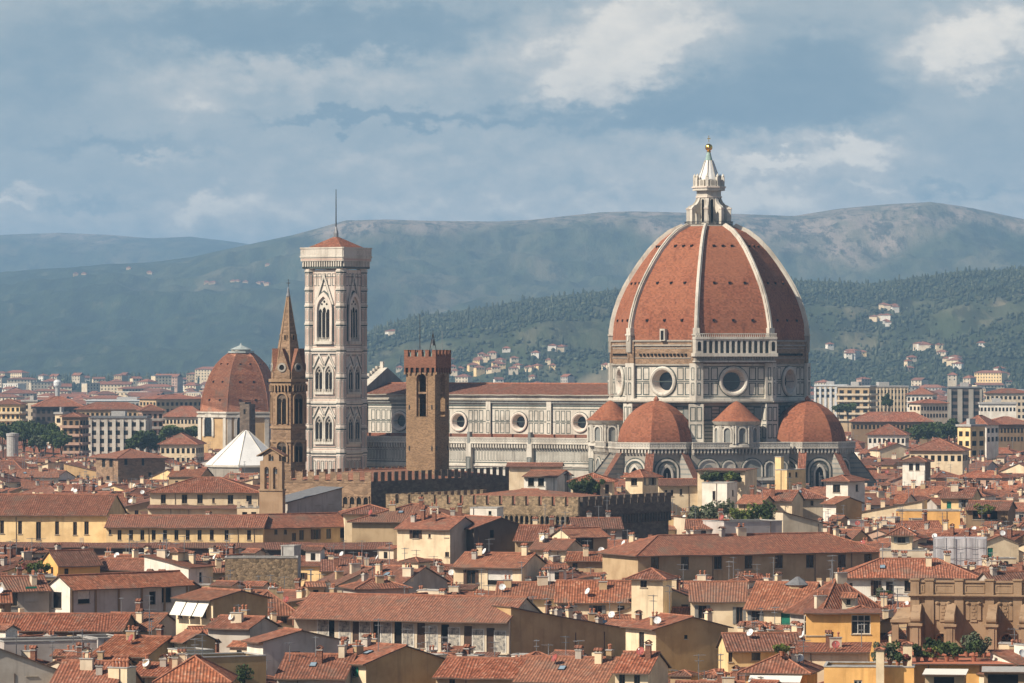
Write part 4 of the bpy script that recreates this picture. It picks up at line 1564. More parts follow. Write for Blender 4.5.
# --- hexagonal brick belfry with its spire
bd = thing('spire_tower', 'slender brown hexagonal belfry with a pointed stone spire and gabled base', 'bell tower', (X_at(288.3, 1010), 1010, 0), R(-20))
HX = 3.95
sx_ = MB()
hexa = octagon(HX, 0, 6)
sx_.prism(hexa, 0, 50.0, 'brown_stone')
for z_ in (22.5, 29.0, 37.3, 40.2, 49.2):
    sx_.prism(octagon(HX + .25, 0, 6), z_, z_ + .45, 'sandstone')
sx_.prism(octagon(HX + .55, 0, 6), 50.0, 50.6, 'sandstone')
sx_.build('shaft', bd)
hs = HX * math.sin(R(30))
hap = HX * math.cos(R(30))
for i in range(6):
    for z0, hh in ((33.2, 4.3), (41.2, 6.3)):
        w = MB()
        w.T = face_T(30 + 60 * i, hap)
        arch_ring(w, 0, z0, 2.1, hh, .35, 'sandstone', -.3)
        arch_fill(w, 0, z0, 2.1, hh, 'dark_stone', -.04)
        for s_ in (-1, 1):
            arch_fill(w, s_ * .53, z0, .85, hh - 1.0, 'void', -.08)
        w.lathe([(.12, z0), (.12, z0 + hh - 1.8)], 6, 0, 'sandstone', (0, -.15))
        w.build('window', bd)
    w = MB()
    w.T = face_T(30 + 60 * i, hap)
    for k in range(5):
        x_ = -1.5 + k * .75
        w.box(x_ - .13, x_ + .13, -.45, 0, 48.0, 49.4, 'sandstone')
        arch_fill(w, x_ + .37, 47.9, .4, 1.2, 'void', -.05)
    w.build('corbel_band', bd)
    # gable at the foot of the spire
    w = MB()
    w.T = face_T(30 + 60 * i, hap - .1)
    P = [(-1.75, -.1, 50.6), (1.75, -.1, 50.6), (1.75, -.1, 52.2), (0, -.1, 57.0), (-1.75, -.1, 52.2)]
    w.poly(P, 'brown_stone')
    ap_top = (0, 1.9, 57.0)
    w.poly([P[2], (1.75, 1.2, 52.2), ap_top, P[3]], 'red_brick')
    w.poly([P[3], ap_top, (-1.75, 1.2, 52.2), P[4]], 'red_brick')
    w.poly([P[1], (1.75, 1.2, 50.6), (1.75, 1.2, 52.2), P[2]], 'brown_stone')
    w.poly([(-1.75, 1.2, 50.6), P[0], P[4], (-1.75, 1.2, 52.2)], 'brown_stone')
    ring_y(w, 0, 53.0, [(.55, -.1), (.6, -.3), (.95, -.3), (1.0, -.1)], 'marble_grey', 14)
    disc_y(w, 0, 53.0, .57, -.12, 'void', 12)
    w.build('gable', bd)
sp_ = MB()
sp_.lathe([(HX - .55, 50.6), (.32, 68.2)], 6, 0, 'brown_stone')
for i in range(6):
    a = R(60 * i)
    sp_.tube([((HX - .5) * math.cos(a), (HX - .5) * math.sin(a), 50.6), (.3 * math.cos(a), .3 * math.sin(a), 68.2)], .16, 'sandstone', 5, .1)
    sp_.T = face_T(30 + 60 * i, 0)
    for z_, r_ in ((59.5, 1.55),):
        sp_.box(-.35, .35, -r_ - .25, -r_ + .6, z_ - .9, z_ + .5, 'sandstone')
        rect(sp_, -.18, .18, z_ - .7, z_ + .3, 'void', -r_ - .28)
    sp_.T = Matrix.Identity(4)
sp_.lathe([(.32, 67.6), (.5, 68.0), (.34, 68.6), (.2, 69.6), (.05, 70)], 8, 0, 'grey_metal')
sp_.build('spire', bd)
cx = MB()
cx.box(-.05, .05, -.05, .05, 69.6, 71.6, 'dark_metal')
cx.box(-.4, .4, -.05, .05, 70.7, 70.85, 'dark_metal')
cx.build('cross', bd)

# --- wall belfry
vb = thing('wall_belfry', 'weathered stone bell gable with three arched openings and little tiled top', 'bell gable', (X_at(271, 935), 935, 0), R(-22))
s9 = F / 935
w = MB()
hwv = 2.35
zt = Z_at(449, 935)


def zz(y):
    return Z_at(y, 935)


xs = [-hwv, -1.55, -.35, .35, 1.55, hwv]
za, zb = zz(489), zz(464.5)
for a, b in ((-hwv, -1.45), (-.4, .4), (1.45, hwv)):
    w.box(a, b, 0, 1.2, za, zb - .5, 'sandstone')
w.box(-hwv - .15, hwv + .15, -.05, 1.25, 0, za, 'sandstone')
w.box(-hwv, hwv, 0, 1.2, zb - .5, zz(461), 'sandstone')
for s_ in (-1, 1):
    w.T = Matrix.Translation((s_ * .925, 0, 0))
    arch_ring(w, 0, za, .95, zb - za - .45, .28, 'sandstone', -.05, False, .9)
w.T = Matrix.Identity(4)
zc = zz(461)
for a, b in ((-1.7, -.55), (.55, 1.7)):
    w.box(a, b, 0, 1.2, zc, zz(453.5), 'sandstone')
w.poly([(-2.0, 0, zz(453.5)), (2.0, 0, zz(453.5)), (0, 0, zt)], 'sandstone')
w.poly([(2.0, 1.2, zz(453.5)), (-2.0, 1.2, zz(453.5)), (0, 1.2, zt)], 'sandstone')
w.box(-2.0, 2.0, 0, 1.2, zz(454.3), zz(453.4), 'sandstone')
w.box(-2.6, 2.6, -.25, 1.45, za - .35, za, 'sandstone')
w.build('wall', vb)
r_ = MB()
for s_ in (-1, 1):
    P = [(s_ * 2.9, -.5, zz(455.5)), (s_ * 2.9, 1.9, zz(455.5)), (0, 1.9, zt + .35), (0, -.5, zt + .35)]
    r_.slab(P if s_ > 0 else P[::-1], .22, 'tile_d', 'sandstone', 'eave_wood')
r_.build('roof', vb)
for x_, z_ in ((-.925, zz(470)), (.925, zz(470)), (0, zz(457))):
    b2 = MB()
    b2.lathe([(.42, z_ - .75), (.33, z_ - .45), (.26, z_), (.05, z_ + .2)], 10, 0, 'dark_metal', (x_, .6))
    b2.build('bell', vb)

# --- domed chapel farther off
YS = 1700.0
sl = thing('domed_chapel', 'ochre chapel with red faceted dome capped by a flat pale grey lantern', 'church', (X_at(241, YS), YS, 0), 0)
ss = F / YS


def zs_(y):
    return Z_at(y, YS)


angs = [a - 90 for a in (-76, -16, 44, 104, 164, 224)]
prof = [(1.0, 411.5), (.985, 404), (.945, 395), (.875, 385), (.77, 374.5), (.62, 364.5), (.44, 357), (.30, 352.8)]
RR = 14.6
d_ = MB()
P, fs = [], []
for k, y in prof:
    for a in angs:
        P.append((RR * k * math.cos(R(a)), RR * k * math.sin(R(a)), zs_(y)))
for j in range(len(prof) - 1):
    for i in range(8):
        fs.append((j * 6 + i, j * 6 + (i + 1) % 6, (j + 1) * 6 + (i + 1) % 6, (j + 1) * 6 + i))
d_.raw(P, fs, 'tile_bright')
for i in range(6):
    d_.tube([P[j * 6 + i] for j in range(len(prof))], .13, 'tile_bright', 4)
dmo = d_.build('dome', sl)
for k_, y in ((.965, 399), (.84, 381), (.60, 363.5)):
    for i in range(6):
        a0, a1 = R(angs[i]), R(angs[(i + 1) % 6] if i < 5 else angs[0] + 360)
        for f_ in (.3, .7):
            x_ = RR * k_ * (math.cos(a0) * (1 - f_) + math.cos(a1) * f_)
            y_ = RR * k_ * (math.sin(a0) * (1 - f_) + math.sin(a1) * f_)
            if y_ < 2:
                put(vmesh, 'vent', dmo, (x_, y_, zs_(y) - .3), math.atan2(y_, x_) + PI / 2)
l_ = MB()
l_.prism(octagon(4.9), zs_(353), zs_(351.2), 'pale_copper')
l_.prism(octagon(3.6), zs_(351.2), zs_(349.5), 'marble_grey')
l_.lathe([(4.0, zs_(349.5)), (2.4, zs_(347.5)), (.6, zs_(345.4)), (.25, zs_(344)), (.02, zs_(342.5))], 8, 0, 'pale_copper')
l_.build('lantern', sl)
b2 = MB()
body = [(RR * 1.04 * math.cos(R(a)), RR * 1.04 * math.sin(R(a))) for a in angs]
b2.prism(body, 0, zs_(417), 'wall_ochre')
b2.prism([(x * 1.05, y * 1.05) for x, y in body], zs_(417), zs_(415), 'marble')
b2.prism([(x * 1.02, y * 1.02) for x, y in body], zs_(415), zs_(413), 'marble_grey')
b2.prism([(x * 1.05, y * 1.05) for x, y in body], zs_(413), zs_(411.4), 'marble')
b2.build('body', sl)
for i in range(6):
    (x0, y0), (x1, y1) = body[i], body[(i + 1) % 6]
    L_ = math.hypot(x1 - x0, y1 - y0)
    ang = math.degrees(math.atan2(y1 - y0, x1 - x0)) - 90
    n_ = Vector(((y1 - y0) / L_, -(x1 - x0) / L_, 0))
    mid = Vector(((x0 + x1) / 2, (y0 + y1) / 2, 0))
    w = MB()
    Tm = face_T(math.degrees(math.atan2(n_.y, n_.x)), 0)
    Tm.translation = mid
    w.T = Tm
    for s_ in (-1, 1):
        xx = s_ * (L_ / 2 - .9)
        w.box(xx - .75, xx + .75, -.4, .3, 0, zs_(417), 'marble')
    w.build('pilaster', sl)
    if L_ > 10:
        w = MB()
        w.T = Tm
        zw = zs_(436)
        arch_ring(w, -2.0, zw, 4.0, zs_(415.5) - zw, 1.0, 'marble', -.5)
        arch_fill(w, -2.0, zw, 4.0, zs_(415.5) - zw, 'glass', -.1)
        w.build('window', sl)

# --- white pyramid roof of the baptistery
YB = 1400.0
ba = thing('baptistery', 'pale marble octagon roofed by a bright white eight sided pyramid', 'church', (X_at(246, YB), YB, 0), R(-29.5))
b2 = MB()
b2.prism(octagon(11.8), 0, Z_at(465, YB), 'marble_grey')
b2.prism(octagon(12.3), Z_at(466.5, YB), Z_at(464.5, YB), 'marble')
b2.build('wall', ba)
b2 = MB()
b2.lathe([(12.1, Z_at(464.5, YB)), (.9, Z_at(431.5, YB)), (.01, Z_at(430, YB))], 8, R(22.5), 'white_lead')
for i in range(8):
    a = R(22.5 + 45 * i)
    b2.tube([(12.1 * math.cos(a), 12.1 * math.sin(a), Z_at(464.5, YB)), (.8 * math.cos(a), .8 * math.sin(a), Z_at(431, YB))], .14, 'marble', 5)
b2.build('roof', ba)
gt = thing('stone_tower', 'plain dark grey stub of a stone tower behind the tip of the white pyramid roof', 'tower', (X_at(247.5, 1480), 1480, 0), R(-29.5))
b2 = MB()
b2.box(-1.75, 1.75, -1.7, 1.7, 0, Z_at(404, 1480), 'dark_stone')
b2.box(-1.9, .2, -1.8, 1.8, Z_at(404, 1480), Z_at(402, 1480), 'dark_stone')
b2.build('shaft', gt)
b2 = MB()
rect(b2, -.35, .35, Z_at(414, 1480), Z_at(409, 1480), 'void', -1.73)
b2.build('window', gt)


# ------------------------------------------------------------------ houses
def wall_holes(mb, T_, L0, L1, z0, z1, holes, m, depth=.25, mrev=None):
    """a wall face with real window openings and reveals; holes = (x0, x1, za, zb)"""
    mb.T = T_
    hs = [h for h in holes if h[0] > L0 + .05 and h[1] < L1 - .05 and h[2] > z0 and h[3] < z1 - .02]
    xs = sorted(set([L0, L1] + [h[0] for h in hs] + [h[1] for h in hs]))
    for i in range(len(xs) - 1):
        a, b = xs[i], xs[i + 1]
        if b - a < 1e-5:
            continue
        col = sorted([h for h in hs if h[0] <= a + 1e-6 and h[1] >= b - 1e-6], key=lambda h: h[2])
        z = z0
        for h in col:
            if h[2] > z:
                mb.poly([(a, 0, z), (b, 0, z), (b, 0, h[2]), (a, 0, h[2])], m)
            z = max(z, h[3])
        mb.poly([(a, 0, z), (b, 0, z), (b, 0, z1), (a, 0, z1)], m)
    r = mrev or m
    for x0, x1, za, zb in hs:
        d = depth
        mb.poly([(x0, 0, za), (x1, 0, za), (x1, d, za), (x0, d, za)], r)
        mb.poly([(x0, d, zb), (x1, d, zb), (x1, 0, zb), (x0, 0, zb)], r)
        mb.poly([(x0, 0, za), (x0, d, za), (x0, d, zb), (x0, 0, zb)], r)
        mb.poly([(x1, d, za), (x1, 0, za), (x1, 0, zb), (x1, d, zb)], r)
    mb.T = Matrix.Identity(4)


WCACHE = {}
SHUT = {'s': 'shutter_grey', 'g': 'shutter_green', 'b': 'shutter_brown'}


def window_mesh(w, h, kind):
    """frame, glazing bars and pane for an opening w x h, set back in the wall; origin bottom centre of the opening"""
    key = (round(w, 1), round(h, 1), kind)
    if key in WCACHE:
        return WCACHE[key]
    mb = MB()
    d = .2
    x = w / 2
    if kind in 'c':
        rect(mb, -x, x, 0, h, 'shutter_brown', d - .06)
        for k in range(int(h / .18)):
            mb.box(-x + .05, x - .05, d - .1, d - .06, .05 + k * .18, .05 + k * .18 + .1, 'shutter_brown')
    elif kind == 'k':
        rect(mb, -x, x, 0, h, 'shutter_green', d - .06)
        for k in range(int(h / .18)):
            mb.box(-x + .05, x - .05, d - .1, d - .06, .05 + k * .18, .05 + k * .18 + .1, 'shutter_green')
    elif kind == 'v':
        rect(mb, -x, x, 0, h, 'void', d)
    elif kind == 'h':       # half drawn blind
        rect(mb, -x, x, 0, h * .3, 'void', d)
        rect(mb, -x, x, h * .3, h, 'frame_white', d - .05)
    else:
        rect(mb, -x, x, 0, h, 'glass', d)
        fm = 'frame_white' if kind in 'wg' else 'frame_brown'
        t_ = .07 if w < 2 else .1
        for a, b, c, e in ((-x, x, 0, t_), (-x, x, h - t_, h), (-x, -x + t_, t_, h - t_), (x - t_, x, t_, h - t_)):
            mb.box(a, b, d - .07, d - .005, c, e, fm)
        nb = 1 if w < 2 else int(w / .9)
        for k in range(nb):
            xx = -x + (k + 1) * w / (nb + 1)
            mb.box(xx - t_ / 2, xx + t_ / 2, d - .07, d - .005, t_, h - t_, fm)
        if kind == 'w':
            mb.box(-x, x, d - .075, d - .01, h * .66, h * .66 + t_, fm)
    mb.box(-x - .1, x + .1, -.12, .02, -.12, 0, 'frame_stone')
    WCACHE[key] = mb.mesh('window')
    return WCACHE[key]


def shutter_mesh(w, h, m):
    key = ('sh', round(w, 2), round(h, 1), m)
    if key not in WCACHE:
        mb = MB()
        mb.box(0, w, -.09, -.03, 0, h, m)
        for k in range(int(h / .2)):
            mb.box(.05, w - .05, -.12, -.09, .06 + k * .2, .06 + k * .2 + .1, m)
        WCACHE[key] = mb.mesh('shutter')
    return WCACHE[key]


def roofz(kind, w, d, ze, rise, x, y):
    if kind == 'x':
        return ze + rise * (1 - abs(y - d / 2) / (d / 2))
    if kind == 'y':
        return ze + rise * (1 - abs(x) / (w / 2))
    if kind == 'hip':
        k = min(w, d) / 2
        e = min(x + w / 2, w / 2 - x, y, d - y)
        return ze + rise * max(0, min(1, e / k))
    if kind == 'f':
        return ze + rise * y / d
    if kind == 'l':
        return ze + rise * (x + w / 2) / w
    if kind == 'r':
        return ze + rise * (w / 2 - x) / w
    return ze + .05


def roof_geo(mb, kind, w, d, ze, rise, tile, ov=.55, wallm=None):
    x = w / 2
    th = .16
    og = .3

    def sl(pts):
        mb.slab([(a, b, c + .14) for a, b, c in pts], th, tile, 'gutter', 'eave_wood')
    if kind == 'x':
        k = rise / (d / 2)
        sl([(-x - og, -ov, ze - k * ov), (x + og, -ov, ze - k * ov), (x + og, d / 2, ze + rise), (-x - og, d / 2, ze + rise)])
        sl([(x + og, d + ov, ze - k * ov), (-x - og, d + ov, ze - k * ov), (-x - og, d / 2, ze + rise), (x + og, d / 2, ze + rise)])
        mb.tube([(-x - og, d / 2, ze + rise + .14), (x + og, d / 2, ze + rise + .14)], .16, 'ridge_tile', 5)
    elif kind == 'y':
        k = rise / x
        sl([(-x - ov, d + og, ze - k * ov), (-x - ov, -og, ze - k * ov), (0, -og, ze + rise), (0, d + og, ze + rise)])
        sl([(x + ov, -og, ze - k * ov), (x + ov, d + og, ze - k * ov), (0, d + og, ze + rise), (0, -og, ze + rise)])
        mb.tube([(0, -og, ze + rise + .14), (0, d + og, ze + rise + .14)], .16, 'ridge_tile', 5)
    elif kind == 'hip':
        r = min(w, d) / 2
        k = rise / r
        ez = ze - k * ov
        A, B, C, D = (-x - ov, -ov, ez), (x + ov, -ov, ez), (x + ov, d + ov, ez), (-x - ov, d + ov, ez)
        if w >= d:
            P, Q = (-x + r, d / 2, ze + rise), (x - r, d / 2, ze + rise)
            fs = [(A, B, Q, P), (B, C, Q), (C, D, P, Q), (D, A, P)]
            hips = [(A, P), (D, P), (B, Q), (C, Q), (P, Q)]
            if w - d < .1:
                fs = [(A, B, P), (B, C, P), (C, D, P), (D, A, P)]
                hips = [(A, P), (B, P), (C, P), (D, P)]
        else:
            P, Q = (0, r, ze + rise), (0, d - r, ze + rise)
            fs = [(A, B, P), (B, C, Q, P), (C, D, Q), (D, A, P, Q)]
            hips = [(A, P), (B, P), (C, Q), (D, Q), (P, Q)]
        for f_ in fs:
            sl(f_)
        for a, b in hips:
            mb.tube([(a[0], a[1], a[2] + .16), (b[0], b[1], b[2] + .16)], .15, 'ridge_tile', 5)
    elif kind == 'f':
        k = rise / d
        sl([(-x - og, -ov, ze - k * ov), (x + og, -ov, ze - k * ov), (x + og, d + .2, ze + rise + k * .2), (-x - og, d + .2, ze + rise + k * .2)])
    elif kind in 'lr':
        k = rise / w
        zl, zr_ = (ze - k * ov, ze + rise + k * .2) if kind == 'l' else (ze + rise + k * .2, ze - k * ov)
        xl, xr = (-x - ov, x + .2) if kind == 'l' else (-x - .2, x + ov)
        sl([(xl, -og, zl), (xr, -og, zr_), (xr, d + og, zr_), (xl, d + og, zl)])
    else:  # flat with a low parapet and a coping
        mb.poly([(-x, 0, ze - .3), (x, 0, ze - .3), (x, d, ze - .3), (-x, d, ze - .3)], tile)
        for a, b, c, e in ((-x - .08, x + .08, -.08, .25), (-x - .08, x + .08, d - .25, d + .08), (-x - .08, -x + .25, .25, d - .25), (x - .25, x + .08, .25, d - .25)):
            mb.box(a, b, c, e, ze - .02, ze + .12, wallm or 'concrete')


def wall_geo(mb, kind, w, d, ze, rise, m, holes=(), lh=(), rh=(), z0=0.0, ms=None):
    x = w / 2
    ms = ms or m
    wall_holes(mb, Matrix.Identity(4), -x, x, z0, ze, holes, m)
    wall_holes(mb, Matrix(((0, -1, 0, x), (1, 0, 0, 0), (0, 0, 1, 0), (0, 0, 0, 1))), 0, d, z0, ze, rh, ms)          # right side, from the front corner back
    wall_holes(mb, Matrix(((0, 1, 0, -x), (-1, 0, 0, 0), (0, 0, 1, 0), (0, 0, 0, 1))), -d, 0, z0, ze, [(-b, -a, c, e) for a, b, c, e in lh], ms)   # left side
    mb.poly([(x, d, z0), (-x, d, z0), (-x, d, ze), (x, d, ze)], m)
    if kind == 'x':
        mb.poly([(x, 0, ze), (x, d, ze), (x, d / 2, ze + rise)], ms)
        mb.poly([(-x, d, ze), (-x, 0, ze), (-x, d / 2, ze + rise)], ms)
    elif kind == 'y':
        mb.poly([(-x, 0, ze), (x, 0, ze), (0, 0, ze + rise)], m)
        mb.poly([(x, d, ze), (-x, d, ze), (0, d, ze + rise)], m)
    elif kind == 'f':
        mb.poly([(x, 0, ze), (x, d, ze), (x, d, ze + rise)], ms)
        mb.poly([(-x, d, ze), (-x, 0, ze), (-x, d, ze + rise)], ms)
        mb.poly([(x, d, ze), (-x, d, ze), (-x, d, ze + rise), (x, d, ze + rise)], m)
    elif kind == 'l':
        mb.poly([(-x, 0, ze), (x, 0, ze), (x, 0, ze + rise)], m)
        mb.poly([(x, 0, ze), (x, d, ze), (x, d, ze + rise), (x, 0, ze + rise)], ms)
        mb.poly([(x, d, ze), (-x, d, ze), (x, d, ze + rise)], m)
    elif kind == 'r':
        mb.poly([(-x, 0, ze), (x, 0, ze), (-x, 0, ze + rise)], m)
        mb.poly([(-x, d, ze), (-x, 0, ze), (-x, 0, ze + rise), (-x, d, ze + rise)], ms)
        mb.poly([(x, d, ze), (-x, d, ze), (-x, d, ze + rise)], m)


def chimney_mesh(v):
    key = ('ch', v)
    if key not in WCACHE:
        mb = MB()
        m = ['wall_cream', 'wall_tan', 'red_brick', 'wall_pale', 'wall_grey'][v % 5]
        a, b, h = [(.45, .35, 1.3), (.6, .35, 1.0), (.35, .35, 1.6), (.8, .4, 1.2), (.4, .4, .9)][v % 5]
        mb.box(-a, a, -b, b, -.9, h, m)
        mb.box(-a - .1, a + .1, -b - .1, b + .1, h, h + .12, 'concrete')
        if v % 2 == 0:
            for s_ in (-.5, .5):
                mb.box(s_ * a - .1, s_ * a + .1, -b, b, h + .12, h + .38, m)
            mb.slab([(-a - .12, -b - .12, h + .38), (a + .12, -b - .12, h + .38), (a + .12, 0, h + .68), (-a - .12, 0, h + .68)], .08, 'tile_b', 'tile_b', 'void')
            mb.slab([(a + .12, b + .12, h + .38), (-a - .12, b + .12, h + .38), (-a - .12, 0, h + .68), (a + .12, 0, h + .68)], .08, 'tile_b', 'tile_b', 'void')
        else:
            for s_ in (-.5, .5):
                mb.lathe([(.14, h + .1), (.12, h + .55), (.2, h + .6), (.2, h + .72), (.02, h + .85)], 8, 0, 'terracotta_pot', (s_ * a, 0))
        WCACHE[key] = mb.mesh('chimney')
    return WCACHE[key]


def dish_mesh(v):
    key = ('di', v)
    if key not in WCACHE:
        mb = MB()
        mb.tube([(0, 0, -.6), (0, 0, .75)], .05, 'grey_metal', 5)
        m = 'red_dish' if v else 'white_metal'
        T_ = Matrix.Translation((0, -.12, .75)) @ Matrix.Rotation(R(-25), 4, 'Z') @ Matrix.Rotation(R(62), 4, 'X')
        mb.T = T_
        pr = [(.001, .0), (.25, .025), (.42, .075), (.55, .14)]
        mb.lathe(pr[::-1] if False else pr, 14, 0, m)
        mb.lathe([(r, z - .03) for r, z in pr[::-1]], 14, 0, m)
        mb.tube([(0, -.5, .12), (0, 0, .55)], .025, 'grey_metal', 4)
        mb.box(-.06, .06, -.06, .06, .5, .65, 'grey_metal')
        WCACHE[key] = mb.mesh('satellite_dish')
    return WCACHE[key]


def antenna_mesh(v):
    key = ('an', v)
    if key not in WCACHE:
        mb = MB()
        h = (3.2, 4.2, 2.6)[v]
        mb.tube([(0, 0, -.5), (0, 0, h)], .06, 'grey_metal', 5)
        for z_, L_, n_ in ((h - .15, 1.5, 8), (h - .9, 1.0, 5))[:1 + (v < 2)]:
            a = .6 * v
            mb.T = Matrix.Translation((0, 0, z_)) @ Matrix.Rotation(a, 4, 'Z')
            mb.box(-L_ * .4, L_ * .6, -.03, .03, -.03, .03, 'grey_metal')
            for k in range(n_):
                xx = -L_ * .4 + L_ * k / (n_ - 1)
                mb.box(xx - .026, xx + .026, -.34, .34, -.026, .026, 'grey_metal')
        WCACHE[key] = mb.mesh('antenna')
    return WCACHE[key]


def skylight_mesh():
    if 'sk' not in WCACHE:
        mb = MB()
        mb.box(-.45, .45, -.6, .6, -.1, .1, 'dark_metal')
        mb.poly([(-.38, -.53, .105), (.38, -.53, .105), (.38, .53, .105), (-.38, .53, .105)], 'bluegrey')
        WCACHE['sk'] = mb.mesh('skylight')
    return WCACHE['sk']


HEROES = []        # footprints and what must stay in view, used when the rest of the town is filled in


def house(label, px0, px1, ye, yr, Y, rot=0, dep=10, roof='x', wall='cream', wins=(), lw=(), rw=(), tile=None, extras='', vis=None, ref=None,
          name='house', cat='house', ov=.8, seed=None, sidewall=None, group='town houses', front_extra=None):
    """px0..px1: the front wall's extent, ye / yr: its eave and ridge heights, Y: its distance; windows (x, y, w, h, kind) are measured the same way"""
    th = R(rot)
    s = F / Y
    c, sn = math.cos(th), math.sin(th)
    k0, k1 = (px0 - CX) / F, (px1 - CX) / F
    w = 2 * (k1 - k0) * Y / (2 * c - (k0 + k1) * sn)
    xm = k0 * Y + w / 2 * (c - k0 * sn)
    ze = Z_at(ye, Y)
    dr_ = {'x': dep / 2, 'hip': min(w, dep) / 2, 'y': 0, 'f': dep, 'l': 0, 'r': 0, 'flat': 0}[roof]
    rise = max(.15, Z_at(yr, Y + dr_ * c) - ze)
    rnd = random.Random(seed if seed is not None else int(px0 * 31 + ye * 7 + Y))
    o = thing(name, label, cat, (xm, Y, 0), th, group)
    tile = tile or rnd.choice(TILES)

    def front(px, py, wp, hp):
        k = (px - CX) / F
        lx = (k * Y - xm) / (c - k * sn)
        Yl = Y + lx * sn
        return lx, H - (py - HY) * Yl / F, wp / s / c, hp / s

    def side(px, py, wp, hp, sx):
        k = (px - CX) / F
        Xc, Yc = xm + sx * w / 2 * c, Y + sx * w / 2 * sn
        ly = (k * Yc - Xc) / (-sn - k * c)
        return ly, H - (py - HY) * (Yc + ly * c) / F, wp / s / max(.15, abs(sn)), hp / s
    fh, lh, rh, place = [], [], [], []
    wl = 'wall_' + wall if 'wall_' + wall in M else wall
    for (px, py, wp, hp, kd) in wins:
        lx, zc, ww, hh = front(px, py, wp, hp)
        fh.append((lx - ww / 2, lx + ww / 2, zc - hh / 2, zc + hh / 2))
        place.append((ww, hh, kd, Matrix.Translation((lx, 0, zc - hh / 2)), 0))
    for sx, lst, hl in ((-1, lw, lh), (1, rw, rh)):
        for (px, py, wp, hp, kd) in lst:
            ly, zc, ww, hh = side(px, py, wp, hp, sx)
            hl.append((ly - ww / 2, ly + ww / 2, zc - hh / 2, zc + hh / 2))
            place.append((ww, hh, kd, Matrix.Translation((sx * w / 2, ly, zc - hh / 2)), 90 * sx))
    wb = MB()
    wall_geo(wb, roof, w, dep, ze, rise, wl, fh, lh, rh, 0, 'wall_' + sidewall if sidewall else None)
    if 'string' in extras:
        for zs in (3.6,):
            wb.box(-w / 2 - .06, w / 2 + .06, -.12, .02, ze - zs, ze - zs + .25, 'frame_stone')
    if 'pipe' in extras or rnd.random() < .6:
        for xx in [rnd.uniform(-.45, .45) * w for _ in range(1 + int(w / 14))]:
            if all(xx < a - .2 or xx > b + .2 for a, b, _, _ in fh):
                wb.box(xx - .05, xx + .05, -.1, -.01, 0, ze - .1, 'gutter')
    wb.build('wall', o)
    for ww, hh, kd, Tm, ang in place:
        base = {'s': 'd', 'b': 'd', 'g': 'g'}.get(kd, kd)
        wo = put(window_mesh(ww, hh, base), 'window', o, Tm.translation, R(ang))
        if kd in SHUT and kd != 'd':
            for sx in (-1, 1):
                sw = min(.55, ww * .5)
                put(shutter_mesh(sw, hh, SHUT[kd]), 'shutter', wo, (ww / 2 + .02 if sx > 0 else -ww / 2 - .02 - sw, 0, 0))
    rb = MB()
    roof_geo(rb, roof, w, dep, ze, rise, 'flat_grey' if roof == 'flat' and not tile.startswith('t_') and tile.startswith('tile') else tile, ov)
    rb.build('roof', o)
    rich(o, rnd, roof, w, dep, ze, rise, extras)
    HEROES.append(dict(o=o, c=(xm, Y), rot=th, w=w, d=dep, px=(px0 - 1, px1 + 1), vis=vis if vis is not None else ye + 12, Y=Y, ref=ref, py=(yr + ye) / 2, top=min(yr, ye)))
    return o


def rich(o, rnd, roof, w, dep, ze, rise, extras=''):
    """chimneys, aerials, dishes and skylights on a roof"""
    area = w * dep

    def spot(yf=(.15, .75)):
        x, y = rnd.uniform(-.42, .42) * w, rnd.uniform(*yf) * dep
        return x, y, roofz(roof, w, dep, ze, rise, x, y) + .1
    nch = 0 if 'bare' in extras else min(6, 1 + int(rnd.random() * 1.5 + area / 90))
    for k in range(nch):
        x, y, z = spot((.2, .7))
        put(chimney_mesh(rnd.randrange(5)), 'chimney', o, (x, y, z), R(rnd.choice((0, 90, 0, 10))))
    if 'bare' in extras:
        return
    for _q in range(0 if rnd.random() < .2 else 1 + int(area > 90)):
        x, y, z = spot((.3, .8))
        put(antenna_mesh(rnd.randrange(3)), 'antenna', o, (x, y, z), rnd.uniform(0, 3))
    if rnd.random() < .42 or 'dish' in extras:
        x, y, z = spot((.05, .4))
        put(dish_mesh(1 if rnd.random() < .3 else 0), 'satellite_dish', o, (x, y, z), R(rnd.uniform(-30, 30)))
    if rnd.random() < .25 and roof in ('x', 'f', 'hip') and w > 6:
        x, y = rnd.uniform(-.2, .2) * w, dep * .25
        z = roofz(roof, w, dep, ze, rise, x, y) + .16
        k = rise / (dep if roof == 'f' else min(dep, w if roof == 'hip' else dep) / 2)
        q = put(skylight_mesh(), 'skylight', o, (x, y, z))
        q.rotation_euler = (math.atan(k), 0, 0)


# ------------------------------------------------------------------ the town, building by building
def row(xs, y, w, h, k='d', dy=0.0):
    return [(x, y + dy * i, w, h, k) for i, x in enumerate(xs)]


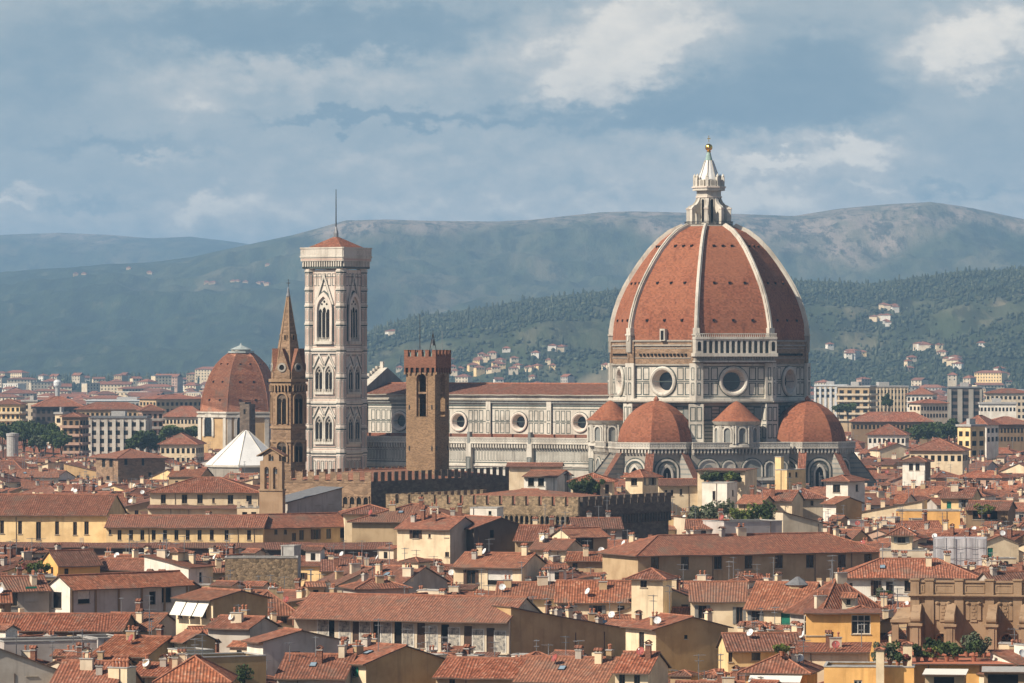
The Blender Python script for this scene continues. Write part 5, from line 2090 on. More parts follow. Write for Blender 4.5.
# --- long yellow palace
house('long yellow palace with six tall dark windows under the biggest red roof', -20, 106, 514.5, 495, 930, -6, 20, 'x', 'yellow',
      [(2, 527, 4, 13, 'd'), (20, 527.5, 4, 13, 'd'), (38.5, 531, 5, 18, 'd'), (57, 528, 4, 13, 'd'), (75, 528.5, 4, 13, 'd'), (86.5, 528, 4.5, 13, 'd')], tile='tile_b', vis=545, ref='the tall yellow palace', extras='pipe bare', group='yellow palace range')
house('lower yellow palace wing with a row of nine narrow windows', 106, 263, 527, 516, 915, -3, 14, 'x', 'yellow',
      row([119.5, 131, 142.3, 153.7, 165, 176.4, 187.7, 199.6, 211.8, 226.6, 249], 535, 4, 10) + [(110, 532, 2.5, 5, 'd')], tile='tile_b', vis=546, ref='the low yellow wing', extras='pipe bare', group='yellow palace range')
house('shaded ochre palace wing angled away beyond the yellow wing', 264, 397, 526, 514, 925, 34, 12, 'x', 'tan',
      [(276, 532, 3, 5, 'd'), (285.5, 532, 3, 5, 'd'), (294, 537, 4, 8, 'd'), (301.6, 535, 4.5, 10, 'd'), (315.8, 534.3, 4.5, 10, 'b'), (328.6, 533.8, 4.5, 10, 'd'), (342.5, 533, 4.5, 10, 'd'), (355, 532.5, 4.5, 10, 'b'), (368.5, 532, 4.5, 10, 'd'), (381, 531.6, 4.5, 10, 'd')],
      tile='tile_a', vis=544, ref='the shaded ochre wing', extras='pipe bare', group='yellow palace range')
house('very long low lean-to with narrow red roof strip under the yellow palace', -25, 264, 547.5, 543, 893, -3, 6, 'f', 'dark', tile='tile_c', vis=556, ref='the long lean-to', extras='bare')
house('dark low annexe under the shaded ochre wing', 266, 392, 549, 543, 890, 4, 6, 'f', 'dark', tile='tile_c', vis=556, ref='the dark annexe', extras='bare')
house('cream palace with five dark square windows under a low hipped roof', 150, 258, 492, 478, 1012, -2, 18, 'hip', 'cream',
      [(163.3, 499, 5, 9, 'd'), (184.5, 499, 5.5, 9, 'd'), (200, 499, 5.5, 9, 'd'), (213.5, 500.5, 2.5, 5, 'c'), (230.5, 499.5, 5.5, 9, 'd'), (249, 500, 5.5, 9, 'd')], tile='tile_b', vis=517, ref='the cream hipped palace', extras='bare')
house('cream skirt building with a thin tiled ledge under the cream hipped palace', 148, 238, 508.5, 505.5, 1004, -2, 5, 'f', 'cream', tile='tile_c', vis=517, ref='the cream skirt building', extras='bare')
tb = house('low cream terrace building with white merlons and four arched openings', 237, 281, 508, 507, 988, -2, 10, 'flat', 'cream',
           [(244.7, 515.5, 5, 7, 'v'), (253.7, 515.5, 5, 7, 'v'), (262.7, 515.5, 5, 7, 'v'), (272, 515.5, 5, 7, 'v')], vis=518, ref='the merlon terrace', extras='bare')
mm = MB()
w_ = 44 / 4.858
merlon_row(mm, -w_ / 2, w_ / 2, Z_at(508, 988) + .12, 1.1, 'wall_pale', .65, 1.1, -.05, .3)
mm.build('merlon_parapet', tb)
house('brown stone mansion with one lit and one dark side under a low hipped roof', 96, 118, 457.5, 449.5, 1450, -60, 15.7, 'hip', 'brown_stone',
      [(103.5, 463, 4, 8, 'v'), (111, 463, 4, 8, 'v'), (108, 478, 4, 4, 'v')], rw=[(126, 462, 3, 6, 'v'), (143, 462, 2.5, 7, 'v'), (150, 475, 3, 5, 'v')], tile='tile_a', vis=484, ref='the brown stone mansion', extras='bare', sidewall=None)
house('dark grey blind building with slanting slate top beside the bell gable', 288, 342, 502, 488.5, 943, 33, 9, 'l', 'grey', [(318, 503, 4, 4, 'v'), (331, 502, 4, 4, 'v')], tile='slate', ov=.3, vis=509, ref='the dark slate block', extras='bare')

# --- left foreground rows
h1 = house('yellow house with bright end wall beside a planted roof terrace', 58, 100, 563.5, 551, 800, 30, 6.5, 'x', 'orange', [(66.5, 572, 4, 7, 'd')], lw=[(52, 571, 3, 8, 'd')], tile='tile_c', vis=582, ref='the yellow terrace house', extras='pipe')
lg = house('loggia house with long shaded grey wall, pale pillars and white lit end', 70, 189, 584, 574, 745, 44, 5.2, 'x', 'lilac',
           [(84, 606 - 10, 11, 15, 'h'), (152.5, 598, 6, 13, 'v'), (166.5, 595, 9, 15, 'v')], lw=[(57, 600, 10, 16, 'v'), (56, 621, 3, 7, 'd')], ov=1.2, tile='tile_d', vis=628, ref='the loggia house', extras='bare', sidewall='white')
pl = MB()
for k in range(6):
    xx = -11.5 + k * 4.6
    pl.box(xx - .18, xx + .18, -.12, .05, Z_at(613, 745), Z_at(586, 745), 'wall_brown')
pl.box(-13, 12, -.2, .05, Z_at(613, 745) - .3, Z_at(613, 745), 'wall_pale')
pl.build('pilaster_row', lg)
house('grey house with large dark window and green glazing behind the loggia house end', 8, 49, 590, 577, 738, 18, 9, 'x', 'grey', [(13, 599, 9, 14, 'd'), (31.5, 594, 11, 15, 'k'), (42, 590, 4, 6, 'd')], tile='tile_b', vis=612, ref='the grey edge house')
house('sunlit low red roof corner house at the frame edge', -14, 11, 602, 592, 725, 8, 8, 'x', 'tan', tile='tile_d', vis=616, ref='the corner edge house')
house('long low house with broad red roof and dark underside below the loggia house', -18, 122, 630, 614.5, 692, -5, 13, 'x', 'brown', tile='tile_a', vis=638, ref='the long low red roof', extras='bare')
house('red roofed house tucked against the loggia house base', 98, 152, 629, 614, 700, -18, 11, 'x', 'pale', [(138, 634, 4, 5, 'd')], tile='tile_d', vis=640, ref='the tucked red roof')
house('long flat grey parapet building with streaked plaster', 4, 97, 641, 640, 655, 20, 8, 'flat', 'lilac', vis=660, ref='the grey parapet building', extras='bare')
house('short shaded parapet block joined to the long grey parapet building', 98, 128, 638, 637.5, 668, 26, 8, 'flat', 'lilac', vis=652, ref='the short parapet block', extras='bare')
house('small house with bright orange tilted roof beside the grey parapet building', 93, 147, 655, 637, 638, -26, 12, 'x', 'tan', tile='tile_d', vis=660, ref='the orange tilted roof', extras='dish')
house('grey plaster gable house with one dark window in the corner of the town', -70, 62, 673, 648, 602, 18, 10, 'y', 'grey', [(31.5, 672, 10, 8, 'd')], tile='tile_b', vis=690, ref='the grey gable house', extras='bare')
house('low roof with pale ridge strip and a cluster of chimney pots', 48, 112, 690, 662, 598, -10, 15, 'x', 'tan', tile='tile_b', vis=690, ref='the pale ridge roof')
house('old red roof with grey patch behind the chimney cluster', 62, 120, 668, 657, 628, -6, 10, 'x', 'tan', tile='tile_b', vis=672, ref='the patched red roof')
cc = house('tall square cream chimney block carrying a row of tiled pots', 108, 127, 668, 667, 600, -22, 2.5, 'flat', 'cream', vis=690, ref='the chimney block', extras='bare')
cm = MB()
for k in range(5):
    cm.lathe([(.26, Z_at(668, 600)), (.2, Z_at(668, 600) + .75), (.3, Z_at(668, 600) + .8), (.3, Z_at(668, 600) + 1.0), (.02, Z_at(668, 600) + 1.25)], 8, 0, 'terracotta_pot', (-.95 + k * .48, .9))
cm.build('chimney_pots', cc)
house('red roofed house with blue skylight between chimney block and hip roof', 128, 172, 676, 664, 612, -12, 12, 'x', 'cream', tile='tile_a', vis=690, ref='the blue skylight roof', extras='dish')
house('cream block with a pale shutter beside the hip roof', 168, 186, 650, 649, 630, -60, 4, 'flat', 'cream', vis=666, ref='the cream shutter block', extras='bare')
aw = house('house with three white awnings and a blank brown gable', 176, 213, 598.5, 590, 690, -50, 9.8, 'x', 'cream', [(180, 612, 5, 12, 'd'), (192, 612, 5, 12, 'd'), (204, 612, 5, 12, 'd')], tile='tile_d', vis=622, ref='the awning house', extras='bare', sidewall='ochre')
a_ = MB()
wl_ = 37 / 6.957 / math.cos(R(50))
for k in range(3):
    x0, x1 = -wl_ / 2 + k * wl_ / 3 + .1, -wl_ / 2 + (k + 1) * wl_ / 3 - .15
    zt_, zb_ = Z_at(600, 690), Z_at(615, 690)
    a_.slab([(x0, -1.5, zb_), (x1, -1.5, zb_), (x1, -.15, zt_), (x0, -.15, zt_)], .06, 'awning', 'awning', 'awning')
a_.build('awning', aw)
house('hip roofed house with dark openings tucked beneath the rubble tower', 243, 296, 612.5, 592, 722, 6, 11, 'hip', 'brown', [(268, 621, 10, 8, 'd'), (284, 621, 6, 10, 'd')], tile='tile_d', vis=618, ref='the hip roof below the rubble tower', extras='dish')
rt = house('broad old tower stump of rough rubble masonry with a flat tiled top', 225, 297.5, 558, 556, 792, 2, 6, 'flat', 'rubble', vis=592, ref='the rubble tower', name='tower_stump', cat='tower', extras='bare', group=None)
house('grey concrete water tank box on top of the rubble tower', 281, 294, 546, 545, 800, -20, 3, 'flat', 'concrete', vis=557, ref='the tank box', extras='bare')
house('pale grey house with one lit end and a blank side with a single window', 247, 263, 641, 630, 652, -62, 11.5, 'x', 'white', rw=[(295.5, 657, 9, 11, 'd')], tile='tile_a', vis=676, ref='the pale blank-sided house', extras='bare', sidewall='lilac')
house('little tan turret house with lean red roof', 172, 187, 640, 632, 640, -60, 4.2, 'x', 'cream', [(179.5, 651, 4, 8, 's')], tile='tile_a', vis=664, ref='the tan turret house', extras='bare', sidewall='ochre')
house('hip roofed house with strong ridge tiles at the bottom edge', 159, 226, 679.5, 657.5, 608, 0, 11, 'hip', 'ochre', tile='tile_d', vis=690, ref='the bottom hip roof', extras='')
iv = house('low olive brown wall house hung with green ivy', 187, 266, 657, 656, 622, 26, 7, 'flat', 'ochre', [(226, 677, 8, 11, 'd')], vis=690, ref='the ivy house', extras='bare')
house('red roof annexe with blue-grey panel above the pale blank-sided house', 208, 250, 627, 617, 665, -30, 7, 'x', 'grey', tile='tile_b', vis=640, ref='the blue panel annexe')
house('large red roof with pale end turret beside the green shuttered house', 277, 345, 677, 655, 624, -10, 12, 'x', 'grey', tile='tile_b', vis=690, ref='the big red roof', extras='')
house('wide house with pale wall and dark eave behind the green shuttered house', 318, 372, 655, 646, 655, -18, 9, 'x', 'cream', tile='tile_a', vis=664, ref='the dark eave house')
gs = house('cream house with bright green shutters and a large blank brown gable', 327, 366, 662, 645, 628, -48, 13.5, 'x', 'cream', [(333.5, 671, 5, 10, 'k'), (351, 671.5, 10, 10, 'g')], tile='tile_a', vis=690, ref='the green shuttered house', extras='', sidewall='ochre')

# --- frescoed building and its neighbours
fr = house('long building with a row of grey frescoed panels under a deep sunlit roof', 294, 509, 616.5, 596, 705, -20, 14, 'x', 'pale', tile='tile_a', vis=656, ov=1.7, ref='the frescoed building', extras='bare',
           wins=[(331, 629, 7, 22, 'v'), (356, 631, 7, 23, 'c'), (376.5, 632, 7, 23, 'v'), (398, 633.5, 7.5, 24, 'v'), (421, 635.5, 8, 25, 'c'), (445, 637.5, 8, 26, 'v'), (468, 639, 8, 26, 'c'), (490.5, 641, 8, 26, 'c')])
th_ = R(-20)
fw = 215 / (F / 705) / math.cos(th_)
fxm = (401.5 - CX) / (F / 705)
for px in (324, 345.5, 366, 387, 409, 432.5, 455, 479, 501):
    k_ = (px - CX) / F
    lx = (k_ * 705 - fxm) / (math.cos(th_) - k_ * math.sin(th_))
    Yl = 705 + lx * math.sin(th_)
    yc = 632 + (px - 345) * .078
    z0_, z1_ = Z_at(yc + 14, Yl), Z_at(yc - 13, Yl)
    p_ = MB()
    frame_panel(p_, -.95, .95, z0_ - .1, z1_ + .1, .14, 'frame_white', -.05)
    rect(p_, -.81, .81, z0_ + .8, z1_ - .05, 'fresco', -.03)
    rect(p_, -.81, .81, z0_ + .04, z0_ + .8, 'frame_white', -.03)
    p_.build('frescoed_panel', fr, None, (lx, 0, 0))
c_ = MB()
c_.box(-fw / 2, fw / 2, -.25, .02, Z_at(652.5, 705), Z_at(651, 705), 'wall_pale')
c_.build('string_course', fr)
house('large blank ochre wall building in shade with sloping top', 511, 634, 632, 606, 705, 30, 12, 'r', 'ochre', tile='tile_a', vis=662, ref='the blank ochre wall', extras='dish')
house('low red roof with brown eave in front of the frescoed building', 436, 522, 677, 659, 618, -14, 13, 'x', 'tan', [(452, 682, 6, 6, 'd')], tile='tile_a', vis=690, ref='the brown eave roof', extras='bare')
house('bright red roof in front of the blank ochre wall', 516, 606, 681, 658, 612, -16, 14, 'x', 'grey', tile='tile_d', vis=690, ref='the bright red roof', extras='dish')
house('grey shuttered house with red roof and small lit gable at the bottom edge', 615, 648, 672, 653, 606, -14, 12, 'x', 'cream', row([622, 637], 679, 6, 10), tile='tile_a', vis=690, ref='the grey gable-end roof')

# --- middle rows
house('cream house with dark shuttered window and a wide blind beneath striped roof', 453.5, 522, 566.5, 553.5, 800, -20, 12, 'x', 'cream', [(471, 577, 8.5, 14, 'b'), (500, 577, 25, 16, 'h')], tile='tile_d', vis=594, ref='the cream blind house', extras='dish')
house('tall cream house with grey shaded side and small red hip above the low courtyards', 397, 450, 528.5, 517, 880, -25, 12, 'x', 'cream', [(415.7, 534, 6.5, 9, 'b'), (429.5, 536, 2.5, 4, 'd'), (446.5, 533, 4, 9, 'd'), (447, 554.5, 4, 5, 'd')], tile='tile_a', vis=566, ref='the tall cream house', extras='', sidewall='grey')
house('wide red hip roof with a pale triangular dormer near the crenellated palace', 352, 462, 521.5, 504.5, 905, -8, 20, 'hip', 'tan', tile='tile_d', vis=525, ref='the wide red hip')
house('small hip roof with pale gable in front of the crenellated palace', 345, 398, 513.5, 505.5, 922, 4, 12, 'hip', 'cream', tile='tile_c', vis=517, ref='the small pale gable hip', extras='bare')
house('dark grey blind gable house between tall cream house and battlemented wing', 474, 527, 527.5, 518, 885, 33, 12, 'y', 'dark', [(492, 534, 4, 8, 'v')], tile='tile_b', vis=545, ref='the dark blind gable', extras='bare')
house('white rooftop hut in front of the battlemented wing', 470, 497, 508, 507, 915, -14, 5, 'flat', 'white', [(490, 513, 3, 4, 'v')], vis=517, ref='the white hut', extras='bare')
house('cream house with grey shutters under a long striped red roof', 556, 636, 600.5, 581.5, 740, -4, 10, 'x', 'cream', [(568.5, 609.5, 9, 9, 's'), (597.5, 609.5, 9, 8, 's'), (621, 609, 7, 7, 'd')], tile='tile_d', vis=616, ref='the grey shuttered striped roof', extras='')
house('lower striped roof house joined to the grey shuttered one', 496, 555, 597.5, 583, 750, -5, 10, 'x', 'cream', [(530, 602, 4, 5, 'd')], tile='tile_d', vis=606, ref='the lower striped roof', extras='')
house('square cream tower house with tiny window under a pyramid roof', 631.5, 663, 577.5, 569.5, 732, -18, 4.8, 'hip', 'cream', [(643.5, 583, 6.5, 9, 'd')], rw=[(667, 581, 2.5, 9, 'd')], tile='tile_c', vis=613, ref='the cream tower house', name='tower_house', extras='bare')
house('long shaded building with dark windows and a huge red hipped roof', 638, 879, 552.5, 535, 812, 24, 14, 'hip', 'tan', row([655, 685, 718, 748.6, 779, 810, 842, 868], 563.5, 8, 13, 'd', -.45), tile='tile_a', vis=584, ref='the long shaded building', extras='')
house('pale house with tall grey shuttered windows under a striped roof', 690.5, 746, 600, 582.5, 725, -3, 11, 'x', 'cream', [(702.5, 612, 8, 13, 's'), (739.5, 615.5, 6.5, 17, 's')], tile='tile_d', vis=634, ref='the tall shutter house', extras='bare')
gd = house('pale house with green door on its balcony and a pavilion on the roof', 746, 806, 607.5, 583, 716, -20, 12, 'x', 'cream', [(755.5, 616, 8, 10, 's'), (785.5, 621.5, 9, 17, 'k'), (802, 618.5, 2, 3, 'd')], tile='tile_d', vis=634, ref='the green door house', extras='bare', sidewall='grey')
b_ = MB()
zb_ = Z_at(631, 712)
b_.box(-1.0 + 1.2, 4.0, -1.1, 0, zb_ - .15, zb_, 'concrete')
for k in range(14):
    b_.box(.25 + k * .28, .28 + k * .28, -1.08, -1.05, zb_, zb_ + .95, 'dark_metal')
b_.box(.2, 4.0, -1.1, -1.03, zb_ + .95, zb_ + 1.0, 'dark_metal')
b_.build('balcony', gd)
p_ = MB()
zp_ = Z_at(591, 724)
p_.prism(octagon(1.65, 22.5, 8, (1.6, 6)), zp_ - 1, zp_ + 1.1, 'wall_tan')
p_.prism(octagon(2.0, 22.5, 8, (1.6, 6)), zp_ + 1.1, zp_ + 2.3, 'slate', None, True, .12, (1.6, 6))
p_.build('roof_pavilion', gd)
house('big blank ochre gable house with a lit sliver and red roof', 656, 728, 628, 617.5, 680, 27, 9, 'y', 'ochre', [(686, 637, 3.5, 4, 'v')], lw=[(641.5, 640, 5, 16, 'd')], tile='tile_a', vis=684, ref='the big ochre gable', extras='dish', sidewall='cream')
house('low house with striped roof and shaded cream wall below the green door house', 728, 801, 649.5, 634, 668, 6, 9, 'x', 'yellow', [(730.5, 657, 4, 10, 'd'), (756, 656.5, 9, 8, 'd'), (782, 657, 6, 8, 'd')], tile='tile_c', vis=676, ref='the low striped house', extras='')
oa = house('orange house with red hip roof and a white awning over its terrace', 745, 806, 671, 655, 620, -12, 10, 'hip', 'orange', [(757, 679, 5, 8, 'd')], tile='tile_b', vis=690, ref='the orange awning house', extras='dish')
a_ = MB()
zt_ = Z_at(674.5, 618)
a_.slab([(-3.2, -2.6, zt_ - .9), (3.6, -2.6, zt_ - .9), (3.6, -.1, zt_), (-3.2, -.1, zt_)], .08, 'awning', 'awning', 'awning')
for s_ in (-3.1, 3.5):
    a_.tube([(s_, -2.5, zt_ - .95), (s_, -2.5, zt_ - 3.4)], .05, 'white_metal', 5)
a_.build('awning', oa)
house('bright yellow house with white framed glazed veranda and flat dark eave', 806, 880, 613.5, 612, 656, -3, 8, 'f', 'orange', [(817, 625.5, 26, 20, 'w'), (861, 624.5, 19, 19, 'w')], tile='tile_c', vis=642, ref='the yellow veranda house', extras='bare')
house('low house with tiled lean-to and glass canopy in front of the yellow veranda', 798, 868, 652, 643, 640, -6, 8, 'f', 'cream', tile='tile_a', vis=664, ref='the glass canopy house', extras='dish')
house('orange terrace house edged with potted plants at the bottom corner', 824, 914, 667, 666, 608, -6, 9, 'flat', 'orange', [(858, 682, 8, 4, 'w')], vis=690, ref='the orange terrace house', extras='bare')
house('square cream terrace pier with brown cap beside the potted shrubs', 876, 884, 650.5, 649, 606, -6, 1.1, 'hip', 'cream', tile='tile_c', vis=690, ref='the terrace pier', extras='bare', name='terrace_pier', cat='pier', group=None, ov=.12)
house('taller cream terrace pier in front of the church corner', 903, 912, 645, 643.5, 613, -6, 1.2, 'hip', 'cream', tile='tile_c', vis=690, ref='the taller pier', extras='bare', name='terrace_pier', cat='pier', group=None, ov=.12)
house('dark shelter with pale flat canopy at the corner of the town', 984, 1040, 672.5, 670, 598, -6, 7, 'f', 'brown', [(1003, 679, 30, 9, 'v')], tile='concrete', vis=690, ref='the canopy shelter', extras='bare')
house('white fabric canopy roof over a terrace room by the taller pier', 925, 964, 675, 670, 600, -8, 6, 'f', 'tan', [(944, 681, 20, 8, 'v')], tile='awning', vis=690, ref='the white canopy room', extras='bare')
house('low pale terrace wall house with red coping behind the potted plants', 914, 1040, 664.5, 661, 612, -5, 8, 'f', 'orange', tile='terrace_red', vis=690, ref='the red coping terrace', extras='bare')
fa_ = house('white house with red hip roof, tall windows and a square rooftop tower', 842, 976, 576.5, 559.5, 752, -4, 12, 'hip', 'white', [(876, 588, 5, 15, 'b'), (890, 587, 8, 11, 'd'), (908, 586, 7, 11, 'd'), (851, 586, 3, 6, 'd')], tile='tile_a', vis=604, ref='the white tower house', extras='')
house('white square rooftop room with pale louvre and grey terrace under a tiled cap', 891, 912, 533.5, 527.5, 778, -8, 3.4, 'hip', 'cream', [(901.5, 540, 8, 6, 's')], tile='tile_c', vis=551, ref='the rooftop room', extras='bare')
house('grey flat terrace block carrying the rooftop room', 880, 926, 550.5, 549.5, 772, -6, 7, 'flat', 'pale', [(904, 560, 14, 7, 'v')], vis=566, ref='the grey terrace block', extras='bare')
house('red roof sweeping down beside the yellow veranda house', 822, 884, 611, 579, 702, 24, 10, 'hip', 'grey', tile='tile_b', vis=614, ref='the sweeping red roof', extras='')
house('little pale dormer house half sunk in the sweeping red roof', 842, 855, 597.5, 594, 694, -10, 4, 'x', 'pale', [(848.5, 602, 4, 6, 'd')], tile='tile_d', vis=610, ref='the pale dormer house', extras='bare')
house('long yellow wall building behind scaffolding', 896, 960, 511, 510, 985, -6, 8, 'flat', 'orange', vis=520, ref='the yellow wall building', extras='bare')
house('yellow house with green and pale shutters under brown roof', 941, 972, 497.5, 488.5, 1015, -15, 11, 'x', 'yellow', [(949, 505, 4.5, 7, 'k'), (963.5, 503.5, 4.5, 8, 's')], tile='tile_c', vis=517, ref='the yellow green-shutter house', extras='')
house('dark roofed house with hanging green terrace plants', 966, 1008, 509.5, 501.5, 975, -14, 11, 'x', 'brown', [(985, 515, 24, 9, 'v')], tile='tile_c', vis=527, ref='the dark terrace house', extras='bare')
house('square white tower house with paired windows and flat red cap', 902.5, 925, 461, 457.5, 1255, -22, 5, 'hip', 'white', [(911, 467, 4, 7, 'd'), (917.5, 467, 4, 7, 'd')], tile='tile_c', vis=484, ref='the white tower house on the slope', name='tower_house', extras='bare', sidewall='brown')
house('bright white square block with a slit window below the cathedral', 702, 727, 483, 482, 1000, -22, 6.5, 'flat', 'white', [(714, 495.5, 3, 9, 'd')], rw=[(733, 493, 2, 6, 'd')], vis=506, ref='the bright white block', extras='bare')
vt = house('cream house with flat red canopy over a green planted terrace', 697.5, 745, 470.5, 468.5, 1020, -14, 13, 'f', 'cream', [(722, 477, 36, 9, 'v')], tile='tile_c', vis=484, ref='the planted canopy house', extras='bare')
house('yellow house with square tower end beside the planted canopy house', 775.5, 787, 470, 469, 1035, -30, 9, 'flat', 'yellow', vis=490, ref='the yellow square house', extras='bare', rw=[(790, 475, 2.5, 5, 'd'), (796.5, 474.5, 2.5, 5, 'd')])
house('low red roof huddled under the yellow square house', 758, 792, 500, 491, 990, -18, 9, 'x', 'cream', [(766, 505, 3, 5, 'd')], tile='tile_b', vis=508, ref='the huddled red roof', extras='')
house('small cream house with mottled roof filling the gap below the apse wall', 789, 824, 497.5, 489, 1000, 8, 9, 'hip', 'pale', [(800, 503, 3, 5, 'd'), (812, 503, 3, 5, 'd')], tile='tile_c', vis=507, ref='the gap house', extras='')
house('little ochre lean-to house beside the bright white block', 738, 762, 503, 496, 985, -24, 7, 'x', 'tan', tile='tile_d', vis=509, ref='the ochre lean-to', extras='')
house('slim yellow chimney tower rising from the yellow square house', 775, 781, 457, 456, 1040, -30, 1.4, 'flat', 'yellow', vis=470, ref='the slim yellow stack', name='tower_house', extras='bare')
house('white cube house with one dark window near the domed apse', 826, 848, 480.5, 476, 1050, -28, 9, 'hip', 'white', [(836.5, 488.5, 7, 8, 'd')], rw=[(857, 488, 3, 7, 'd')], tile='tile_b', vis=496, ref='the white cube house', extras='bare')
house('yellow cube house with brown window and tiny hip roof below the apse', 625.5, 642.5, 476, 470.5, 1012, -35, 6, 'hip', 'cream', [(634, 481, 6, 9, 'd')], rw=[(647, 480.5, 3, 9, 's'), (653, 480.5, 3, 9, 's')], tile='tile_a', vis=498, ref='the yellow cube house', extras='bare')
house('low cream house with arched windows beside the yellow cube house', 659, 699, 485.5, 479.5, 1022, 6, 12, 'x', 'cream', [(666, 493, 2.5, 6, 'd'), (672, 493, 2.5, 6, 'd'), (681, 492, 2.5, 6, 'd')], tile='tile_c', vis=498, ref='the arched cream house', extras='bare')
vg = house('house with a deep green veranda beneath a red hip roof', 571, 612, 481, 474, 1005, -4, 10, 'hip', 'cream', [(586.5, 489.5, 27, 11, 'v'), (607, 489, 4, 9, 'd')], tile='tile_b', vis=498, ref='the green veranda house', extras='bare')
house('pale house with loggia posts and low red gable near the veranda', 524, 557, 476.5, 471, 1015, -16, 12, 'x', 'white', [(531, 482, 6, 8, 'v'), (541, 482, 6, 8, 'v')], tile='tile_d', vis=498, ref='the loggia post house', extras='bare')
house('grey house with one round-topped window beside the loggia posts', 555, 570, 474.5, 471, 1020, 12, 8, 'x', 'grey', [(560, 487, 5, 8, 'd')], tile='tile_d', vis=497, ref='the round window house', extras='bare')
house('long cream house with flat red roof directly under the cathedral aisle', 507, 561, 466.5, 463.5, 1160, -4, 9, 'x', 'cream', tile='tile_b', vis=474, ref='the long aisle house', extras='bare')
house('cream house with little lit gable and a wide dark studio window', 552, 570, 536, 529, 860, -60, 7.8, 'y', 'cream', [(555.5, 540, 3, 5, 'd'), (565, 541.5, 3.5, 6, 'd')], rw=[(583, 543.5, 21, 12, 'd')], tile='tile_d', vis=560, ref='the studio house', extras='bare', sidewall='tan')
house('low red roof house with blue glass ridge beside the studio house', 530, 566, 549, 540, 850, -20, 9, 'x', 'cream', tile='tile_a', vis=560, ref='the blue ridge roof', extras='')
house('red roofed court house in front of the studio house', 566, 634, 561, 553, 835, -6, 10, 'x', 'tan', [(575, 566, 5, 6, 'd'), (620, 565, 4, 6, 'd')], tile='tile_d', vis=574, ref='the court house', extras='dish')
house('brown roofed row house under the battlemented wing', 515, 572, 540, 526, 880, -10, 12, 'x', 'tan', tile='tile_b', vis=541, ref='the brown roof row', extras='')
house('low brown roof house against the dark battlement wall', 573, 622, 528, 518.5, 900, 4, 10, 'x', 'grey', tile='tile_c', vis=538, ref='the low brown roof', extras='')
house('grey stucco low house with tiled roofs by the rooftop garden', 724, 782, 521.5, 519.5, 868, 26, 8, 'flat', 'lilac', vis=538, ref='the garden wall house', extras='bare')
house('small house with sunlit slanting roof and single window above the long shaded building', 783, 823, 523.5, 512, 880, 20, 9, 'r', 'pale', [(796, 528, 5, 10, 'd')], tile='tile_d', vis=540, ref='the slanting sunlit roof', extras='bare')
house('white walled small house with red roof left of the slanting sunlit roof', 686, 727, 528.5, 520.5, 870, -4, 9, 'x', 'white', [(702, 533, 8, 5, 'd')], tile='tile_b', vis=538, ref='the garden cottage', extras='')
house('ochre house with flat red roof and blank sunlit wall', 823, 836, 503.5, 497.5, 985, -40, 9, 'x', 'white', tile='tile_d', vis=520, ref='the ochre flat roof', extras='bare', sidewall='ochre')

# --- sandstone church drum with scroll buttresses
YC = 640.0
sc_ = F / YC
ch = thing('sandstone_church', 'weathered sandstone church flank with scroll buttresses, round openings and carved panels', 'church', (X_at(968, YC), YC, 0), R(-9))


def cz(y):
    return Z_at(y, YC)


w = MB()
xl, xr = (912 - 968) / sc_ / .988, (1060 - 968) / sc_ / .988
ROUND = [(942, 638), (974, 642), (1006.5, 640)]
edges = [xl] + [((a[0] + b[0]) / 2 - 968) / sc_ for a, b in zip(ROUND, ROUND[1:])] + [(1023 - 968) / sc_]
w.box(xl, xr, .02, 8, 0, cz(651), 'sandstone')
for k, (px, py) in enumerate(ROUND):
    wall_ring_hole(w, edges[k], edges[k + 1], cz(651), cz(596), (px - 968) / sc_, cz(639.5), .78, 'sandstone', 18)
rect(w, edges[-1], xr, cz(651), cz(596), 'sandstone', 0)
w.poly([(xl, 8, 0), (xl, 0, 0), (xl, 0, cz(596)), (xl, 8, cz(596))], 'sandstone')
w.box(xl - .5, xr, -.75, 8, cz(596), cz(594.6), 'sandstone')
w.box(xl - .3, xr, -.5, 8, cz(597.6), cz(596), 'sandstone')
w.box(xl - .1, xr, -.15, .6, cz(594.6), cz(582.5), 'sandstone')
w.box(xl - .3, xr, -.35, .9, cz(582.5), cz(580.8), 'sandstone')
w.box(xl, xr, .6, 8, cz(594), cz(584), 'sandstone')
for px in (915, 929.5, 959, 989.5, 1017.5):
    x_ = (px - 968) / sc_
    w.box(x_ - .55, x_ + .55, -.42, .7, cz(594.6), cz(579.5), 'sandstone')
    w.box(x_ - .65, x_ + .65, -.55, .9, cz(580.6), cz(579), 'sandstone')
    w.box(x_ - .6, x_ + .6, -.3, .2, cz(651), cz(597), 'sandstone')
for a, b in ((916.5, 928), (931, 957.5), (960.5, 988), (991, 1016)):
    x0, x1 = (a - 968) / sc_ + .55, (b - 968) / sc_ - .45
    frame_panel(w, x0, x1, cz(593), cz(584.5), .2, 'sandstone', -.22)
w.build('wall', ch)
for px, py in ROUND:
    o_ = MB()
    x_ = (px - 968) / sc_
    ring_y(o_, x_, cz(639.5), [(.78, 0), (1.0, -.06), (1.0, -.22), (.8, -.3), (.7, -.1), (.66, .8)], 'sandstone', 18)
    disc_y(o_, x_, cz(639.5), .7, .75, 'dark_stone', 18)
    for k in range(6):
        a = k * PI / 3
        o_.tube([(x_, .5, cz(639.5)), (x_ + .68 * math.cos(a), .5, cz(639.5) + .68 * math.sin(a))], .09, 'sandstone', 5)
    o_.build('round_opening', ch)
